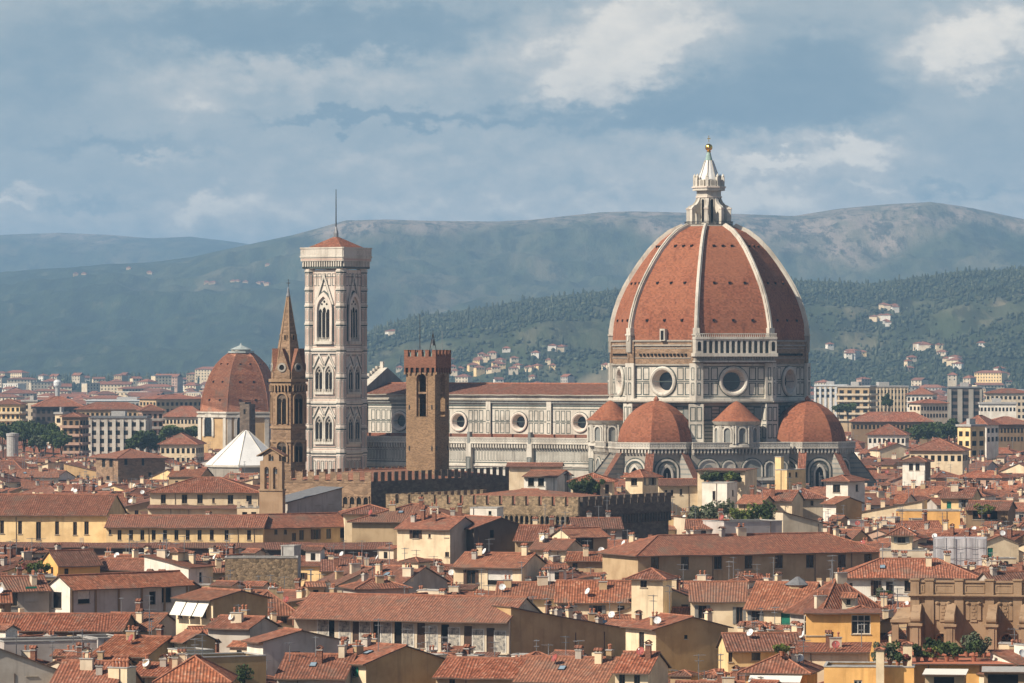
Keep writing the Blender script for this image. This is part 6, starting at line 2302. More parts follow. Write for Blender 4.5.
for px in (943, 973.5, 1005):
    p_ = MB()
    x_ = (px - 968) / sc_
    for sx in (-1, 1):
        p_.box(x_ + sx * .75 - .25, x_ + sx * .75 + .25, -.18, .02, cz(620), cz(603), 'sandstone')
        p_.lathe([(.3, cz(604)), (.34, cz(602.5)), (.1, cz(601.5))], 8, 0, 'sandstone', (x_ + sx * .75, -.1))
    p_.box(x_ - .45, x_ + .45, -.14, .02, cz(622), cz(602), 'sandstone')
    for k in range(5):
        p_.box(x_ - .3 + .15 * (k % 2), x_ + .3 - .15 * (k % 2), -.22, -.1, cz(619 - 3.4 * k), cz(617 - 3.4 * k), 'sandstone')
    p_.build('carved_panel', ch)
for px, dy in ((918.5, 3.2), (953, 4.4), (994.5, 4.4), (1027, 4.4)):
    b_ = MB()
    x_ = (px - 968) / sc_ - .2
    hw_ = .72
    zt0, zt1 = cz(622.5), cz(603)
    # pier
    b_.box(x_ - hw_, x_ + hw_, -dy, -dy + 1.5, 0, cz(625), 'sandstone')
    b_.box(x_ - hw_ * .55, x_ + hw_ * .55, -dy - .12, -dy, cz(650), cz(627), 'sandstone')
    b_.box(x_ - hw_ - .22, x_ + hw_ + .22, -dy - .28, -dy + 1.75, cz(625), cz(622.5), 'sandstone')
    # scroll volute: an S-curved profile from the pier up to the wall
    prof = [(-dy - .1, zt0)]
    for k in range(9):
        u = k / 8
        prof.append((-dy + .55 - .75 * math.sin(PI * u) * (1 - .2 * u) + .9 * u * u, zt0 + (zt1 - zt0) * (.06 + .52 * u)))
    for k in range(1, 6):
        u = k / 5
        prof.append((-dy + 1.35 + (dy - 1.35) * u, zt0 + (zt1 - zt0) * (.58 + .42 * u ** 1.6)))
    base = [(0, zt0 - .0)]
    for sx in (1, -1):
        for k in range(len(prof) - 1):
            q = [(x_ + sx * hw_ * .85, prof[k][0], prof[k][1]), (x_ + sx * hw_ * .85, 0, prof[k][1] if prof[k][0] < 0 else zt0), (x_ + sx * hw_ * .85, 0, prof[k + 1][1]), (x_ + sx * hw_ * .85, prof[k + 1][0], prof[k + 1][1])]
            b_.poly(q if sx < 0 else q[::-1], 'sandstone')
    for k in range(len(prof) - 1):
        (y0, z0_), (y1, z1_) = prof[k], prof[k + 1]
        b_.poly([(x_ - hw_ * .85, y0, z0_), (x_ + hw_ * .85, y0, z0_), (x_ + hw_ * .85, y1, z1_), (x_ - hw_ * .85, y1, z1_)], 'sandstone')
    b_.tube([(x_ - hw_ * .9, -dy + .35, zt0 + .55), (x_ + hw_ * .9, -dy + .35, zt0 + .55)], .5, 'sandstone', 14)
    # arched wall joining pier to the body
    zs_0, zs_1 = cz(650), cz(631)
    n_ = 8
    for sx in (1, -1):
        xx = x_ + sx * hw_ * .6
        for k in range(n_):
            ya, yb = -dy + 1.5 + (dy - 1.5) * k / n_, -dy + 1.5 + (dy - 1.5) * (k + 1) / n_
            za = zs_0 + (zs_1 - zs_0) * math.sin(PI * (k + .0) / n_) ** .6 if k else zs_0
            zb = zs_0 + (zs_1 - zs_0) * math.sin(PI * (k + 1) / n_) ** .6 if k < n_ - 1 else zs_0
            q = [(xx, ya, za), (xx, yb, zb), (xx, yb, zt0), (xx, ya, zt0)]
            b_.poly(q if sx > 0 else q[::-1], 'sandstone')
    for k in range(n_):
        ya, yb = -dy + 1.5 + (dy - 1.5) * k / n_, -dy + 1.5 + (dy - 1.5) * (k + 1) / n_
        za = zs_0 + (zs_1 - zs_0) * math.sin(PI * k / n_) ** .6 if k else zs_0
        zb = zs_0 + (zs_1 - zs_0) * math.sin(PI * (k + 1) / n_) ** .6 if k < n_ - 1 else zs_0
        b_.poly([(x_ - hw_ * .6, ya, za), (x_ - hw_ * .6, yb, zb), (x_ + hw_ * .6, yb, zb), (x_ + hw_ * .6, ya, za)], 'sandstone')
    b_.build('scroll_buttress', ch)
b_ = MB()
x0 = (893 - 968) / sc_
b_.box(x0, x0 + .9, -2.2, -1.2, 0, cz(622), 'sandstone')
b_.box(x0 - .2, x0 + 3.2, -2.4, 1.0, cz(622), cz(619.5), 'sandstone')
b_.box(x0 + 1.9, x0 + 2.9, -.6, 1.5, 0, cz(622), 'sandstone')
b_.slab([(x0 - .1, -2.2, cz(619.4)), (x0 + 2.4, -2.2, cz(617)), (x0 + 2.9, 1.0, cz(607)), (x0 + .8, 1.0, cz(609))], .8, 'sandstone', 'sandstone', 'sandstone')
b_.build('corner_buttress', ch)
b_ = MB()
b_.box(x0 - 1, xr, -9.2, .0, 0, cz(651.5), 'sandstone')
b_.box(x0 - 1, xr, -9.4, .0, cz(651.5), cz(650.6), 'terrace_red')
b_.build('terrace', ch)
HEROES.append(dict(o=ch, c=(X_at(968, YC), YC), rot=R(-9), w=24, d=10, px=(890, 1030), vis=652, Y=YC, ref='the scroll buttress church', py=615, top=579))

# --- scaffold with tarpaulin
YT = 838.0
tp = thing('scaffold', 'big grey tarpaulin wrapped scaffold among the roofs', 'scaffold', (X_at(960, YT), YT, 0), R(-6))
w = MB()
zt_, hwt, dt = Z_at(538.5, YT), 4.6, 6.0
n_ = 16
for fn in range(3):
    pts = []
    for i in range(n_ + 1):
        u = i / n_
        if fn == 0: x_, y_ = -hwt + 2 * hwt * u, -.12 - .10 * math.sin(u * 22)
        elif fn == 1: x_, y_ = hwt + .1 * math.sin(u * 13), dt * u
        else: x_, y_ = -hwt - .1 * math.sin(u * 17), dt - dt * u
        pts.append((x_, y_))
    for i in range(n_):
        (xa, ya), (xb, yb) = pts[i], pts[i + 1]
        w.poly([(xa, ya, 8), (xb, yb, 8), (xb, yb, zt_ - .15 * math.sin(i + 1)), (xa, ya, zt_ - .15 * math.sin(i))], 'tarp')
w.build('tarpaulin', tp)
w = MB()
for x_ in np.linspace(-hwt, hwt, 6):
    w.tube([(x_, -.35, 0), (x_, -.35, zt_ + .6)], .05, 'grey_metal', 5)
for z_ in np.arange(10, zt_, 2.0):
    w.tube([(-hwt, -.35, z_), (hwt, -.35, z_)], .04, 'grey_metal', 5)
w.slab([(-hwt, 0, zt_ - .1), (hwt, 0, zt_ - .1), (hwt, dt, zt_ + .1), (-hwt, dt, zt_ + .1)], .1, 'tarp', 'grey_metal', 'grey_metal')
w.build('frame', tp)
HEROES.append(dict(o=tp, c=(X_at(960, YT), YT), rot=R(-6), w=9, d=6, px=(928, 990), vis=566, Y=YT, ref='the tarpaulin scaffold', py=552, top=538))

for nm, (pa, pb, ve, Yv, rf_, pyv, tp_) in {
    'cath': (370, 865, 479, 1268, 'the cathedral', 440, 140), 'campa': (300, 371, 474, 1300, 'the marble bell tower', 400, 240),
    'palt': (400, 455, 473, 985, 'the slim brown tower', 430, 350), 'pal1': (283, 372, 500, 955, 'the battlemented palace', 486, 471), 'pal2': (371, 506, 498, 955, 'the battlemented palace', 486, 471),
    'wing': (395, 672, 513, 925, 'the battlemented wing', 508, 497), 'badia': (268, 307, 476, 1000, 'the brick spire tower', 420, 290), 'vela': (257, 287, 508, 935, 'the bell gable', 480, 448),
    'lorenzo': (196, 284, 447, 1680, 'the far red dome', 400, 347), 'bapt': (200, 275, 466, 1380, 'the white pyramid roof', 450, 430), 'garden': (690, 772, 527, 880, 'the rooftop garden', 515, 505)}.items():
    HEROES.append(dict(o=None, c=(X_at((pa + pb) / 2, Yv), Yv), rot=0, w=1, d=1, px=(pa, pb), vis=ve, Y=Yv, ref=rf_, py=pyv, top=tp_))


# ------------------------------------------------------------------ blocks and trees of the farther city
def modern_block(label, px0, px1, yt, Y, dep, rot, floors, bays, wall, roofm=None, strip=None, band=None, name='apartment_block', cat='apartment block', fl=3.2, ww=.55, roofrise=0.0):
    th = R(rot)
    s = F / Y
    w = (px1 - px0) / s / math.cos(th)
    zt = Z_at(yt, Y)
    o = thing(name, label, cat, (((px0 + px1) / 2 - CX) / s, Y, 0), th, 'blocks of the farther city')
    b = MB()
    b.box(-w / 2, w / 2, 0, dep, 0, zt, wall, False)
    for T_, L in ((Matrix.Identity(4), w), (Matrix(((0, -1, 0, w / 2), (1, 0, 0, dep / 2), (0, 0, 1, 0), (0, 0, 0, 1))), dep), (Matrix(((0, 1, 0, -w / 2), (-1, 0, 0, dep / 2), (0, 0, 1, 0), (0, 0, 0, 1))), dep)):
        b.T = T_
        nb = bays if L == w else max(2, int(dep / 4))
        for f_ in range(floors):
            z = zt - 1.0 - fl * (f_ + 1) + .9
            if band:
                b.box(-L / 2, L / 2, -.9, .05, z - 1.0, z, band)
            for k in range(nb):
                x = -L / 2 + (k + .5) * L / nb
                rect(b, x - L / nb * ww / 2, x + L / nb * ww / 2, z, z + 1.7, 'void', -.05)
        if strip:
            for k in range(nb + 1):
                x = -L / 2 + k * L / nb
                b.box(max(-L / 2, x - L / nb * .22), min(L / 2, x + L / nb * .22), -.5, .02, 0, zt - .6, strip)
    b.T = Matrix.Identity(4)
    b.build('wall', o)
    r = MB()
    if roofrise:
        roof_geo(r, 'hip', w, dep, zt, roofrise, roofm or 'tile_b', .8)
    else:
        r.box(-w / 2 - .5, w / 2 + .5, -.5, dep + .5, zt, zt + .7, roofm or 'concrete')
        r.box(-w * .15, w * .1, dep * .3, dep * .7, zt + .7, zt + 2.6, 'concrete')
    r.build('roof', o)
    HEROES.append(dict(o=o, c=(o.location.x, Y), rot=th, w=w, d=dep, px=(px0, px1), vis=yt + floors * fl * s * .8, Y=Y, ref=None, py=yt + 5, top=yt))
    return o


MBK = modern_block
MBK('grey apartment block striped by seven white vertical strips', 90, 146, 418, 1850, 13, -4, 6, 7, 'wall_grey', 'slate', 'marble')
MBK('brown orange apartment block banded by pale balconies beside dark trees', 62, 80, 416.5, 1800, 14, -8, 6, 3, 'wall_brown', 'tile_b', None, 'wall_pink', roofrise=1.2)
MBK('slim pale tower block beside the brown orange balconies', 55, 62, 414, 1815, 8, -14, 4, 1, 'wall_cream', 'concrete')
MBK('wide dark block under a broad red hip roof', 36, 83, 406, 2120, 18, 10, 2, 9, 'wall_dark', 'tile_a', roofrise=4)
MBK('pale blank block beside the wide dark block', 22, 37, 401.5, 2150, 14, -10, 3, 2, 'wall_pale', 'concrete')
MBK('yellowish balcony block at the frame edge above the trees', -8, 20, 404, 2100, 14, -5, 5, 6, 'wall_yellow', 'tile_b', None, 'wall_cream', roofrise=2)
MBK('long tan housing block under a red roof behind the striped block', 76, 142, 409, 2000, 14, -3, 3, 14, 'wall_tan', 'tile_b', roofrise=2.5)
MBK('pink brown balcony block to the side of the striped block', 142, 163, 410, 1900, 14, 10, 6, 4, 'wall_pink', 'tile_a', None, 'wall_grey', roofrise=2)
MBK('tan block with one sunlit end and long shaded front', 157, 206, 399, 2350, 22, 26, 5, 11, 'wall_tan', 'tile_b', roofrise=2)
MBK('very long low block with red roof and pale window band', 162, 206, 416, 2050, 14, -3, 2, 12, 'wall_cream', 'tile_a', roofrise=4)
MBK('long flat white factory hall far out on the plain', 86, 168, 401, 3300, 40, -2, 1, 20, 'wall_grey', 'white_metal', name='factory_hall', cat='hall')
MBK('two storey cream house with big red roof near the domed chapel', 160, 196, 443.5, 1620, 18, -5, 2, 7, 'wall_cream', 'tile_b', roofrise=3.2)
MBK('white roofed hall beside the great dome', 815, 846, 386, 2700, 30, -6, 2, 6, 'wall_pale', 'white_metal', 'white_metal', name='factory_hall', cat='hall')
MBK('tan block with horizontal bands beyond the great dome', 838, 869, 387, 2420, 20, -14, 5, 4, 'wall_tan', 'concrete', None, 'wall_pale')
MBK('long pale grid fronted apartment slab', 866, 908, 387, 2520, 16, 8, 4, 12, 'wall_pale', 'concrete', 'wall_cream')
MBK('white villa block with red hip roof below the grid fronted slab', 907, 932, 394, 2350, 14, -14, 2, 6, 'wall_white', 'tile_a', roofrise=3)
MBK('grey modern office with dark glass centre and two pale slabs', 949, 982, 388, 2300, 16, -4, 5, 3, 'wall_dark', 'slate', 'marble_grey')
MBK('cream ended block with a dark ribbon of windows', 920, 948, 403, 2150, 12, 20, 2, 9, 'wall_pale', 'tile_a', roofrise=1.5)
MBK('long low house with unbroken red roof over deep shade', 852, 932, 421, 1950, 14, -3, 1, 20, 'wall_brown', 'tile_b', roofrise=3.4)
MBK('house with colonnade of white piers under a red roof', 868, 905, 434, 1760, 14, -10, 1, 8, 'wall_white', 'tile_a', None, None, roofrise=3.4)
MBK('square yellow tower block with shaded side on the slope', 958, 970, 426.5, 1600, 9, -38, 3, 2, 'wall_yellow', 'concrete')
MBK('white house beside the square yellow tower block', 962, 986, 424, 1760, 14, -24, 2, 4, 'wall_white', 'tile_a', roofrise=3)
MBK('dark long roofed building at the frame edge behind the white house', 986, 1034, 424, 1800, 16, 6, 2, 14, 'wall_brown', 'tile_a', roofrise=2.5)
MBK('low white hall with pale roof at the frame edge', 980, 1016, 404, 2200, 18, -4, 1, 10, 'wall_white', 'concrete', name='factory_hall', cat='hall')
MBK('pale apartment block above the low white hall', 986, 1030, 393, 2450, 16, -4, 4, 10, 'wall_pale', 'tile_a', roofrise=2)
MBK('cream gable house with large red roof in the middle of the slope', 910, 962, 450, 1430, 16, -12, 1, 8, 'wall_cream', 'tile_b', roofrise=3.2)
wt = thing('water_tower', 'round white water tower standing alone on the far plain', 'water tower', (X_at(57.5, 3600), 3600, 0))
b = MB()
b.lathe([(1.9, 0), (1.7, Z_at(387, 3600))], 14, 0, 'concrete')
b.build('column', wt)
b = MB()
b.lathe([(1.7, Z_at(388, 3600)), (2.9, Z_at(385.5, 3600)), (3.0, Z_at(382, 3600)), (2.2, Z_at(380.2, 3600)), (.02, Z_at(379.6, 3600))], 16, 0, 'white_metal')
b.build('tank', wt)
wt = thing('water_tank', 'squat round concrete tank among dark trees at the frame edge', 'tank', (X_at(12.5, 1660), 1660, 0))
b = MB()
b.lathe([(2.0, 0), (2.0, Z_at(436, 1660)), (2.2, Z_at(436, 1660)), (2.2, Z_at(433.5, 1660)), (.02, Z_at(432.5, 1660))], 18, 0, 'concrete')
b.build('body', wt)


def leaf_crown(seed, rx, rz, n, m, ls=.45, blobs=7):
    """a crown of many small leaf faces gathered in uneven clumps; base at z = 0"""
    rnd = np.random.RandomState(seed)
    cen = rnd.normal(0, .42, (blobs, 3)) * (rx, rx, rz * .7) + (0, 0, rz)
    rad = rnd.uniform(.32, .62, blobs) * rx
    k = rnd.randint(0, blobs, n)
    d = rnd.normal(0, 1, (n, 3))
    d /= np.linalg.norm(d, axis=1)[:, None]
    P = cen[k] + d * (rad[k] * rnd.uniform(.55, 1.05, n) ** .6)[:, None] * (1, 1, min(1.2, rz / rx))
    P[:, 2] = np.maximum(P[:, 2], .02)
    a = rnd.normal(0, 1, (n, 3))
    a /= np.linalg.norm(a, axis=1)[:, None]
    b = np.cross(a, rnd.normal(0, 1, (n, 3)))
    b /= np.linalg.norm(b, axis=1)[:, None]
    s = (ls * rnd.uniform(.5, 1.2, n))[:, None]
    V = np.stack([P - a * s, P + b * s * .6, P + a * s, P - b * s * .6], 1).reshape(-1, 3)
    mb = MB()
    mb.v = [tuple(x) for x in V]
    mb.f = [(4 * i, 4 * i + 1, 4 * i + 2, 4 * i + 3) for i in range(n)]
    ms = m if isinstance(m, list) else [m]
    ids = [mb.mi(x) for x in ms]
    mb.m = [ids[int(v)] for v in rnd.randint(0, len(ids), blobs)[k]]
    return mb


def tree(label, px, yb, yt, Y, rx, m, seed, group=None, cyp=False):
    zt, zb = Z_at(yt, Y), max(0, Z_at(yb, Y))
    o = thing('tree', label, 'tree', (X_at(px, Y), Y, 0), 0, group)
    hgt = zt - zb
    t_ = MB()
    zc = zb + hgt * .25
    t_.tube([(0, 0, 0), (.15, .1, zc * .6), (-.1, 0, zc), (0, 0, zc + hgt * .4)], .35, 'bark', 6, .1)
    rnd = random.Random(seed)
    for k in range(4):
        a = rnd.uniform(0, 6.28)
        t_.tube([(0, 0, zc * .8), (rx * .3 * math.cos(a), rx * .3 * math.sin(a), zc + hgt * .15), (rx * .6 * math.cos(a), rx * .6 * math.sin(a), zc + hgt * .4)], .14, 'bark', 5, .04)
    t_.build('trunk', o)
    leaf_crown(seed, rx, hgt * .5, 1500 if not cyp else 900, m, .55, 9 if not cyp else 12).build('crown', o, None, (0, 0, zb))
    return o


TG = 'trees among the roofs'
for i, (px, yb, yt, Y, rx, m) in enumerate([(3, 444, 421, 1740, 4.5, 'leaf_dark'), (14, 432, 421.5, 1790, 4, 'leaf_mid'), (24, 446, 420, 1750, 5, 'leaf_dark'), (34, 446, 420.5, 1760, 5, ['leaf_dark', 'leaf_mid']), (45, 446, 422, 1745, 4.5, 'leaf_dark'),
                                            (53, 446, 425, 1735, 4, ['leaf_dark', 'leaf_mid']), (61, 448, 431, 1720, 3.5, 'leaf_mid'), (40, 450, 434, 1700, 3, ['leaf_mid', 'leaf_olive'])]):
    tree(['dark tall tree at the very edge behind the round tank', 'mid green tree above the round tank', 'broad dark tree just past the round tank', 'dense mixed tree in the middle of the dark grove', 'dark tree at the middle end of the grove',
          'leaning mixed tree at the end of the grove beside the balconies', 'small mid green tree below the balcony block', 'low olive green tree in front of the dark grove'][i], px, yb, yt, Y, rx, m, 100 + i, TG)
for i, (px, yb, yt, Y, rx, m) in enumerate([(133, 450, 434, 1690, 3, ['leaf_dark', 'leaf_mid']), (141, 450, 430, 1700, 3.6, 'leaf_dark'), (149, 450, 427, 1705, 4, 'leaf_dark'), (157, 449, 432, 1710, 3.5, ['leaf_dark', 'leaf_mid']), (168, 440, 424, 1770, 4, 'leaf_mid'),
                                            (180, 438, 425, 1780, 4, ['leaf_mid', 'leaf_olive']), (192, 438, 424, 1790, 4, 'leaf_mid')]):
    tree(['small mixed tree at the foot of the striped block', 'dark tree next to the striped block corner', 'tallest dark tree between striped block and cream house', 'mixed tree beside the cream two storey house', 'mid green tree behind the cream two storey house',
          'olive green tree below the very long red roof', 'mid green tree close to the domed chapel wall'][i], px, yb, yt, Y, rx, m, 130 + i, TG)
for i, (px, yb, yt, Y, rx, m) in enumerate([(918, 440, 424, 1820, 4, 'leaf_dark'), (929, 440, 422, 1830, 4, 'leaf_mid'), (940, 438, 423, 1840, 4, 'leaf_dark'), (955, 438, 416.5, 1860, 4.5, ['leaf_mid', 'leaf_dark']), (948, 438, 421, 1840, 4, 'leaf_mid'),
                                            (838, 412, 402, 2260, 4, 'leaf_dark'), (848, 412, 401.5, 2280, 4, 'leaf_mid')]):
    tree(['dark tree at the end of the long low red roof', 'mid green tree below the ribbon window block', 'dark tree below the dark glass office', 'tall bushy tree near the white house on the slope', 'mid green tree in the middle of the slope grove',
          'small dark tree close beside the half dome', 'small mid green tree below the banded tan block'][i], px, yb, yt, Y, rx, m, 160 + i, TG)
tree('slim dark cypress in front of the grid fronted slab', 886, 408, 391.5, 2290, 1.6, 'leaf_dark', 190, TG, True)
tree('second shorter cypress beside the slim dark cypress', 890, 408, 396, 2280, 1.3, 'leaf_dark', 191, TG, True)


def plant(label, px, yb, Y, r, h, m, seed, pot=True, name='potted_plant', z=None, cat='plant'):
    zb = Z_at(yb, Y) if z is None else z
    o = thing(name, label, cat, (X_at(px, Y), Y, zb), 0, 'roof terrace plants')
    if pot:
        p = MB()
        p.lathe([(.22, 0), (.34, .55), (.38, .55), (.38, .65), (.02, .6)], 12, 0, 'terracotta_pot')
        p.build('pot', o)
    r, h = r * 1.25, h * 1.2
    leaf_crown(seed, r, h * .55, 520, m, .16 + r * .08, 6).build('foliage', o, None, (0, 0, .45 if pot else 0))
    st_ = MB()
    st_.tube([(0, 0, 0), (.05, 0, h * .7)], .06, 'bark', 5, .03)
    st_.build('stem', o)
    return o


for i, (px, yb, Y, r, h, m, l) in enumerate([
        (697, 526, 880, 1.5, 3.0, 'leaf_olive', 'grey green bush at the start of the rooftop garden'), (706, 525, 884, 1.8, 3.4, ['leaf_olive', 'leaf_dark'], 'olive bush second along the rooftop garden'),
        (716, 525, 882, 1.6, 3.2, ['leaf_mid', 'leaf_olive'], 'soft green bush in the rooftop garden below the bright white block'), (727, 526, 882, 1.7, 3.6, 'leaf_olive', 'tall grey olive shrub in the rooftop garden'),
        (738, 526, 880, 1.7, 2.8, 'leaf_light', 'yellow green bush in the middle of the rooftop garden'), (748, 527, 882, 1.9, 3.4, ['leaf_light', 'leaf_mid'], 'largest yellow green bush in the rooftop garden'),
        (757, 526, 884, 1.6, 3.4, ['leaf_dark', 'leaf_mid'], 'dark green bush behind the yellow green ones'), (766, 526, 884, 1.5, 3.6, 'leaf_dark', 'dark bush closing the rooftop garden')]):
    plant(l, px, yb, Y, r, h, m, 300 + i, False, 'shrub')
HEROES[:] = [h for h in HEROES]
for i, (px, yb, Y, r, h, m, l) in enumerate([
        (882, 664.5, 609.5, .75, 1.9, 'leaf_olive', 'tall grey green potted shrub at the orange terrace end'), (890, 665, 609.5, .85, 2.2, ['leaf_mid', 'leaf_olive'], 'bushy potted shrub beside the terrace pier'),
        (898, 665.5, 609, .6, 1.3, 'leaf_dark', 'dark low potted plant before the terrace pier'), (905, 666, 609, .5, .9, ['leaf_mid', 'flower'], 'flowering pot at the pier foot'),
        (918, 662, 615, .55, 1.2, 'leaf_dark', 'dark potted plant first past the terrace pier'), (926, 662.5, 615, .6, 1.0, ['leaf_mid', 'flower'], 'red flowered pot under the church buttress'),
        (935, 662.5, 615, .5, 1.1, ['leaf_light', 'flower'], 'light green flowering pot between two dark ones'), (947, 661.5, 615, .8, 1.8, 'leaf_mid', 'round green shrub in a terracotta pot'),
        (956, 661.5, 615, .75, 1.5, ['leaf_mid', 'leaf_dark'], 'wide green shrub beside the round one'), (974, 661.5, 615, .85, 1.9, 'leaf_dark', 'large dark shrub at the awning end'),
        (967, 657, 617, .9, 2.2, 'leaf_olive', 'wispy olive tree in a pot behind the dark shrub'), (932, 655.5, 618, .7, 1.3, 'leaf_dark', 'clipped round dark bush by the church wall'),
        (940, 655.5, 618, .6, 1.2, 'leaf_dark', 'second clipped dark bush by the church wall'), (984, 657.5, 617, .8, 1.8, 'leaf_olive', 'pale olive bush under the third scroll buttress'),
        (879, 601, 750.3, .8, 1.3, 'leaf_olive', 'trailing green plant on the white tower house balcony'), (888, 602, 750.3, .7, 1.2, 'leaf_mid', 'green balcony plant beside the trailing one'),
        (577, 496, 1003.5, 1.2, 2.6, 'leaf_dark', 'dark green climber at one end of the veranda'), (586, 496, 1003.5, 1.2, 2.8, 'leaf_dark', 'dark green climber in the middle of the veranda'), (595, 496, 1003.5, 1.2, 2.6, ['leaf_dark', 'leaf_mid'], 'mixed green climber at the far end of the veranda'),
        (708, 483.5, 1018, 1.1, 1.5, ['leaf_olive', 'leaf_dark'], 'olive hedge plant on the canopy terrace corner'), (717, 483.5, 1018, 1.2, 1.7, 'leaf_dark', 'dark hedge plant before the canopy middle'),
        (728, 483.5, 1017, 1.2, 1.6, ['leaf_light', 'leaf_mid'], 'light hedge plant on the canopy terrace'), (736, 483.5, 1016, 1.1, 1.7, ['leaf_olive', 'leaf_mid'], 'olive hedge plant at the canopy post'),
        (980, 517.5, 974, 1.1, 1.6, 'leaf_light', 'bright green plant hanging on the dark terrace house'), (989, 517.5, 973, 1.1, 1.4, ['leaf_mid', 'leaf_light'], 'mid green plant hanging on the dark terrace house'),
        (20, 576, 796, .8, 1.5, ['leaf_mid', 'flower'], 'flowering plant at the yellow terrace edge'), (29, 576, 796, .7, 1.4, 'leaf_light', 'light green plant on the yellow terrace'),
        (38, 576, 796, .7, 1.7, ['leaf_mid', 'leaf_light'], 'tall green plant against the yellow end wall'), (46, 576, 797, .6, 1.2, 'leaf_light', 'small light plant in the yellow house corner'),
        (782, 656, 622, .7, 1.0, 'leaf_light', 'light green box plant on the red hip roof')]):
    plant(l, px, yb, Y, r, h, m, 340 + i)
house('small roof terrace block with pink washed wall beside the yellow house', 12, 52, 575.5, 575, 793, 4, 5, 'flat', 'pink', vis=584, ref='the pink terrace', extras='bare')
o = leaf_crown(77, 1.1, 1.6, 700, ['leaf_mid', 'leaf_dark'], .2, 9).build('ivy', iv, None, (2.0, -.35, Z_at(686, 622)))
b_ = MB()
k_ = (X_at(884, 750) - fa_.location.x)
b_.box(k_ - 2.2, k_ + 2.2, -2.4, -.02, Z_at(602.5, 750) - .25, Z_at(602.3, 750), 'concrete')
for q in range(16):
    b_.box(k_ - 2.2 + q * .29, k_ - 2.17 + q * .29, -2.38, -2.34, Z_at(602.3, 750), Z_at(602.3, 750) + .9, 'dark_metal')
b_.box(k_ - 2.2, k_ + 2.2, -2.39, -2.33, Z_at(602.3, 750) + .9, Z_at(602.3, 750) + .95, 'dark_metal')
b_.build('balcony', fa_)

# ------------------------------------------------------------------ filling the rest of the town


def mb_add(big, sub, T_):
    b = len(big.v)
    big.v.extend([(T_ @ Vector(p))[:] for p in sub.v])
    big.f.extend([tuple(i + b for i in f) for f in sub.f])
    ids = [big.mi(m) for m in sub.mats]
    big.m.extend([ids[i] for i in sub.m])


def in_rect(h, x, y, pad):
    dx, dy = x - h['c'][0], y - h['c'][1]
    c, s = math.cos(h['rot']), math.sin(h['rot'])
    lx, ly = dx * c + dy * s, -dx * s + dy * c
    return abs(lx) < h['w'] / 2 + pad and -pad < ly < h['d'] + pad


SOLID = [dict(c=(CTR[0] + 26 * math.sin(R(-29.5)) * 0, CTR[1]), rot=ROT, w=230, d=48, off=-24)]


def blocked(x, y):
    # cathedral precinct
    dx, dy = x - CTR[0], y - CTR[1]
    c, s = math.cos(ROT), math.sin(ROT)
    e, n = dx * c + dy * s, -dx * s + dy * c
    if -112 < e < 54 and -26 < n < 26 or math.hypot(e, n) < 56:
        return True
    if math.hypot(x + 48.2, y - 1323.1) < 18 or math.hypot(x - X_at(288, 1010), y - 1010) < 9 or math.hypot(x - X_at(246, 1400), y - 1400) < 22 or math.hypot(x - X_at(241, 1700), y - 1700) < 24:
        return True
    if math.hypot(x - X_at(247.5, 1230), y - 1230) < 7 or math.hypot(x - X_at(271, 935), y - 935) < 6 or math.hypot(x - X_at(429, 994), y - 994) < 10:
        return True
    for pxc, Yc, Lw, Le in ((371, 960, 23, 56), (577, 925, 42, 38)):
        dx, dy = x - X_at(pxc, Yc), y - Yc
        lx, ly = dx * c + dy * s, -dx * s + dy * c
        if -Lw - 7 < lx < 7 and -7 < ly < Le + 7:
            return True
    if 1240 < y < 1330 and 30 < x < 60 and False:
        return True
    return False


CANDS = []
for gy, (Ya, Yb, st) in enumerate([(606, 1290, 10.5), (1290, 2150, 14.0)]):
    ny = int((Yb - Ya) / st)
    for j in range(ny):
        Yc = Ya + (j + .5) * st
        hwid = .113 * Yc + 44
        nx = int(2 * hwid / st)
        for i in range(nx):
            rnd = random.Random(gy * 1000003 + j * 1009 + i)
            x = -hwid + (i + .5 + rnd.uniform(-.3, .3)) * st
            y = Yc + rnd.uniform(-.3, .3) * st
            w, d = rnd.uniform(6.5, 14), rnd.uniform(6.5, 10.5)
            if gy:
                w, d = w * 1.25, d * 1.2
            rot = rnd.choice((-29.5, -29.5, -29.5, 60.5, -15, 5, 20)) + rnd.uniform(-7, 7)
            if rot > 45:
                rot -= 90
                w, d = d, w
            roof = rnd.choice(('x', 'x', 'x', 'x', 'y', 'y', 'hip', 'hip', 'f', 'l', 'r'))
            if y > 1000 and rnd.random() < .35:
                roof = rnd.choice(('x', 'hip'))
            zone = fbm(np.array([x / 70.]), np.array([y / 70.]), 2, 3)[0]
            ze = 11.5 + 8.5 * zone + rnd.uniform(-2.2, 2.2) + (rnd.random() < .10) * rnd.uniform(2, 4.5)
            rise = rnd.uniform(.15, .22) * (d if roof in 'x' else w if roof in ('y', 'l', 'r') else d if roof == 'f' else min(w, d))
            rise = min(rise, 3.6)
            wall = rnd.choices(['cream', 'pale', 'yellow', 'ochre', 'tan', 'grey', 'white', 'brown', 'pink', 'orange', 'lilac'], [22, 18, 6, 7, 11, 10, 18, 5, 3, 2, 6])[0]
            tile = rnd.choice(TILES)
            nwin = rnd.random()
            CANDS.append(dict(id=gy * 100000 + j * 200 + i, x=x, y=y, w=w, d=d, rot=rot, roof=roof, ze=ze, rise=rise, wall=wall, tile=tile, seed=gy * 7919 + j * 131 + i, nwin=nwin))


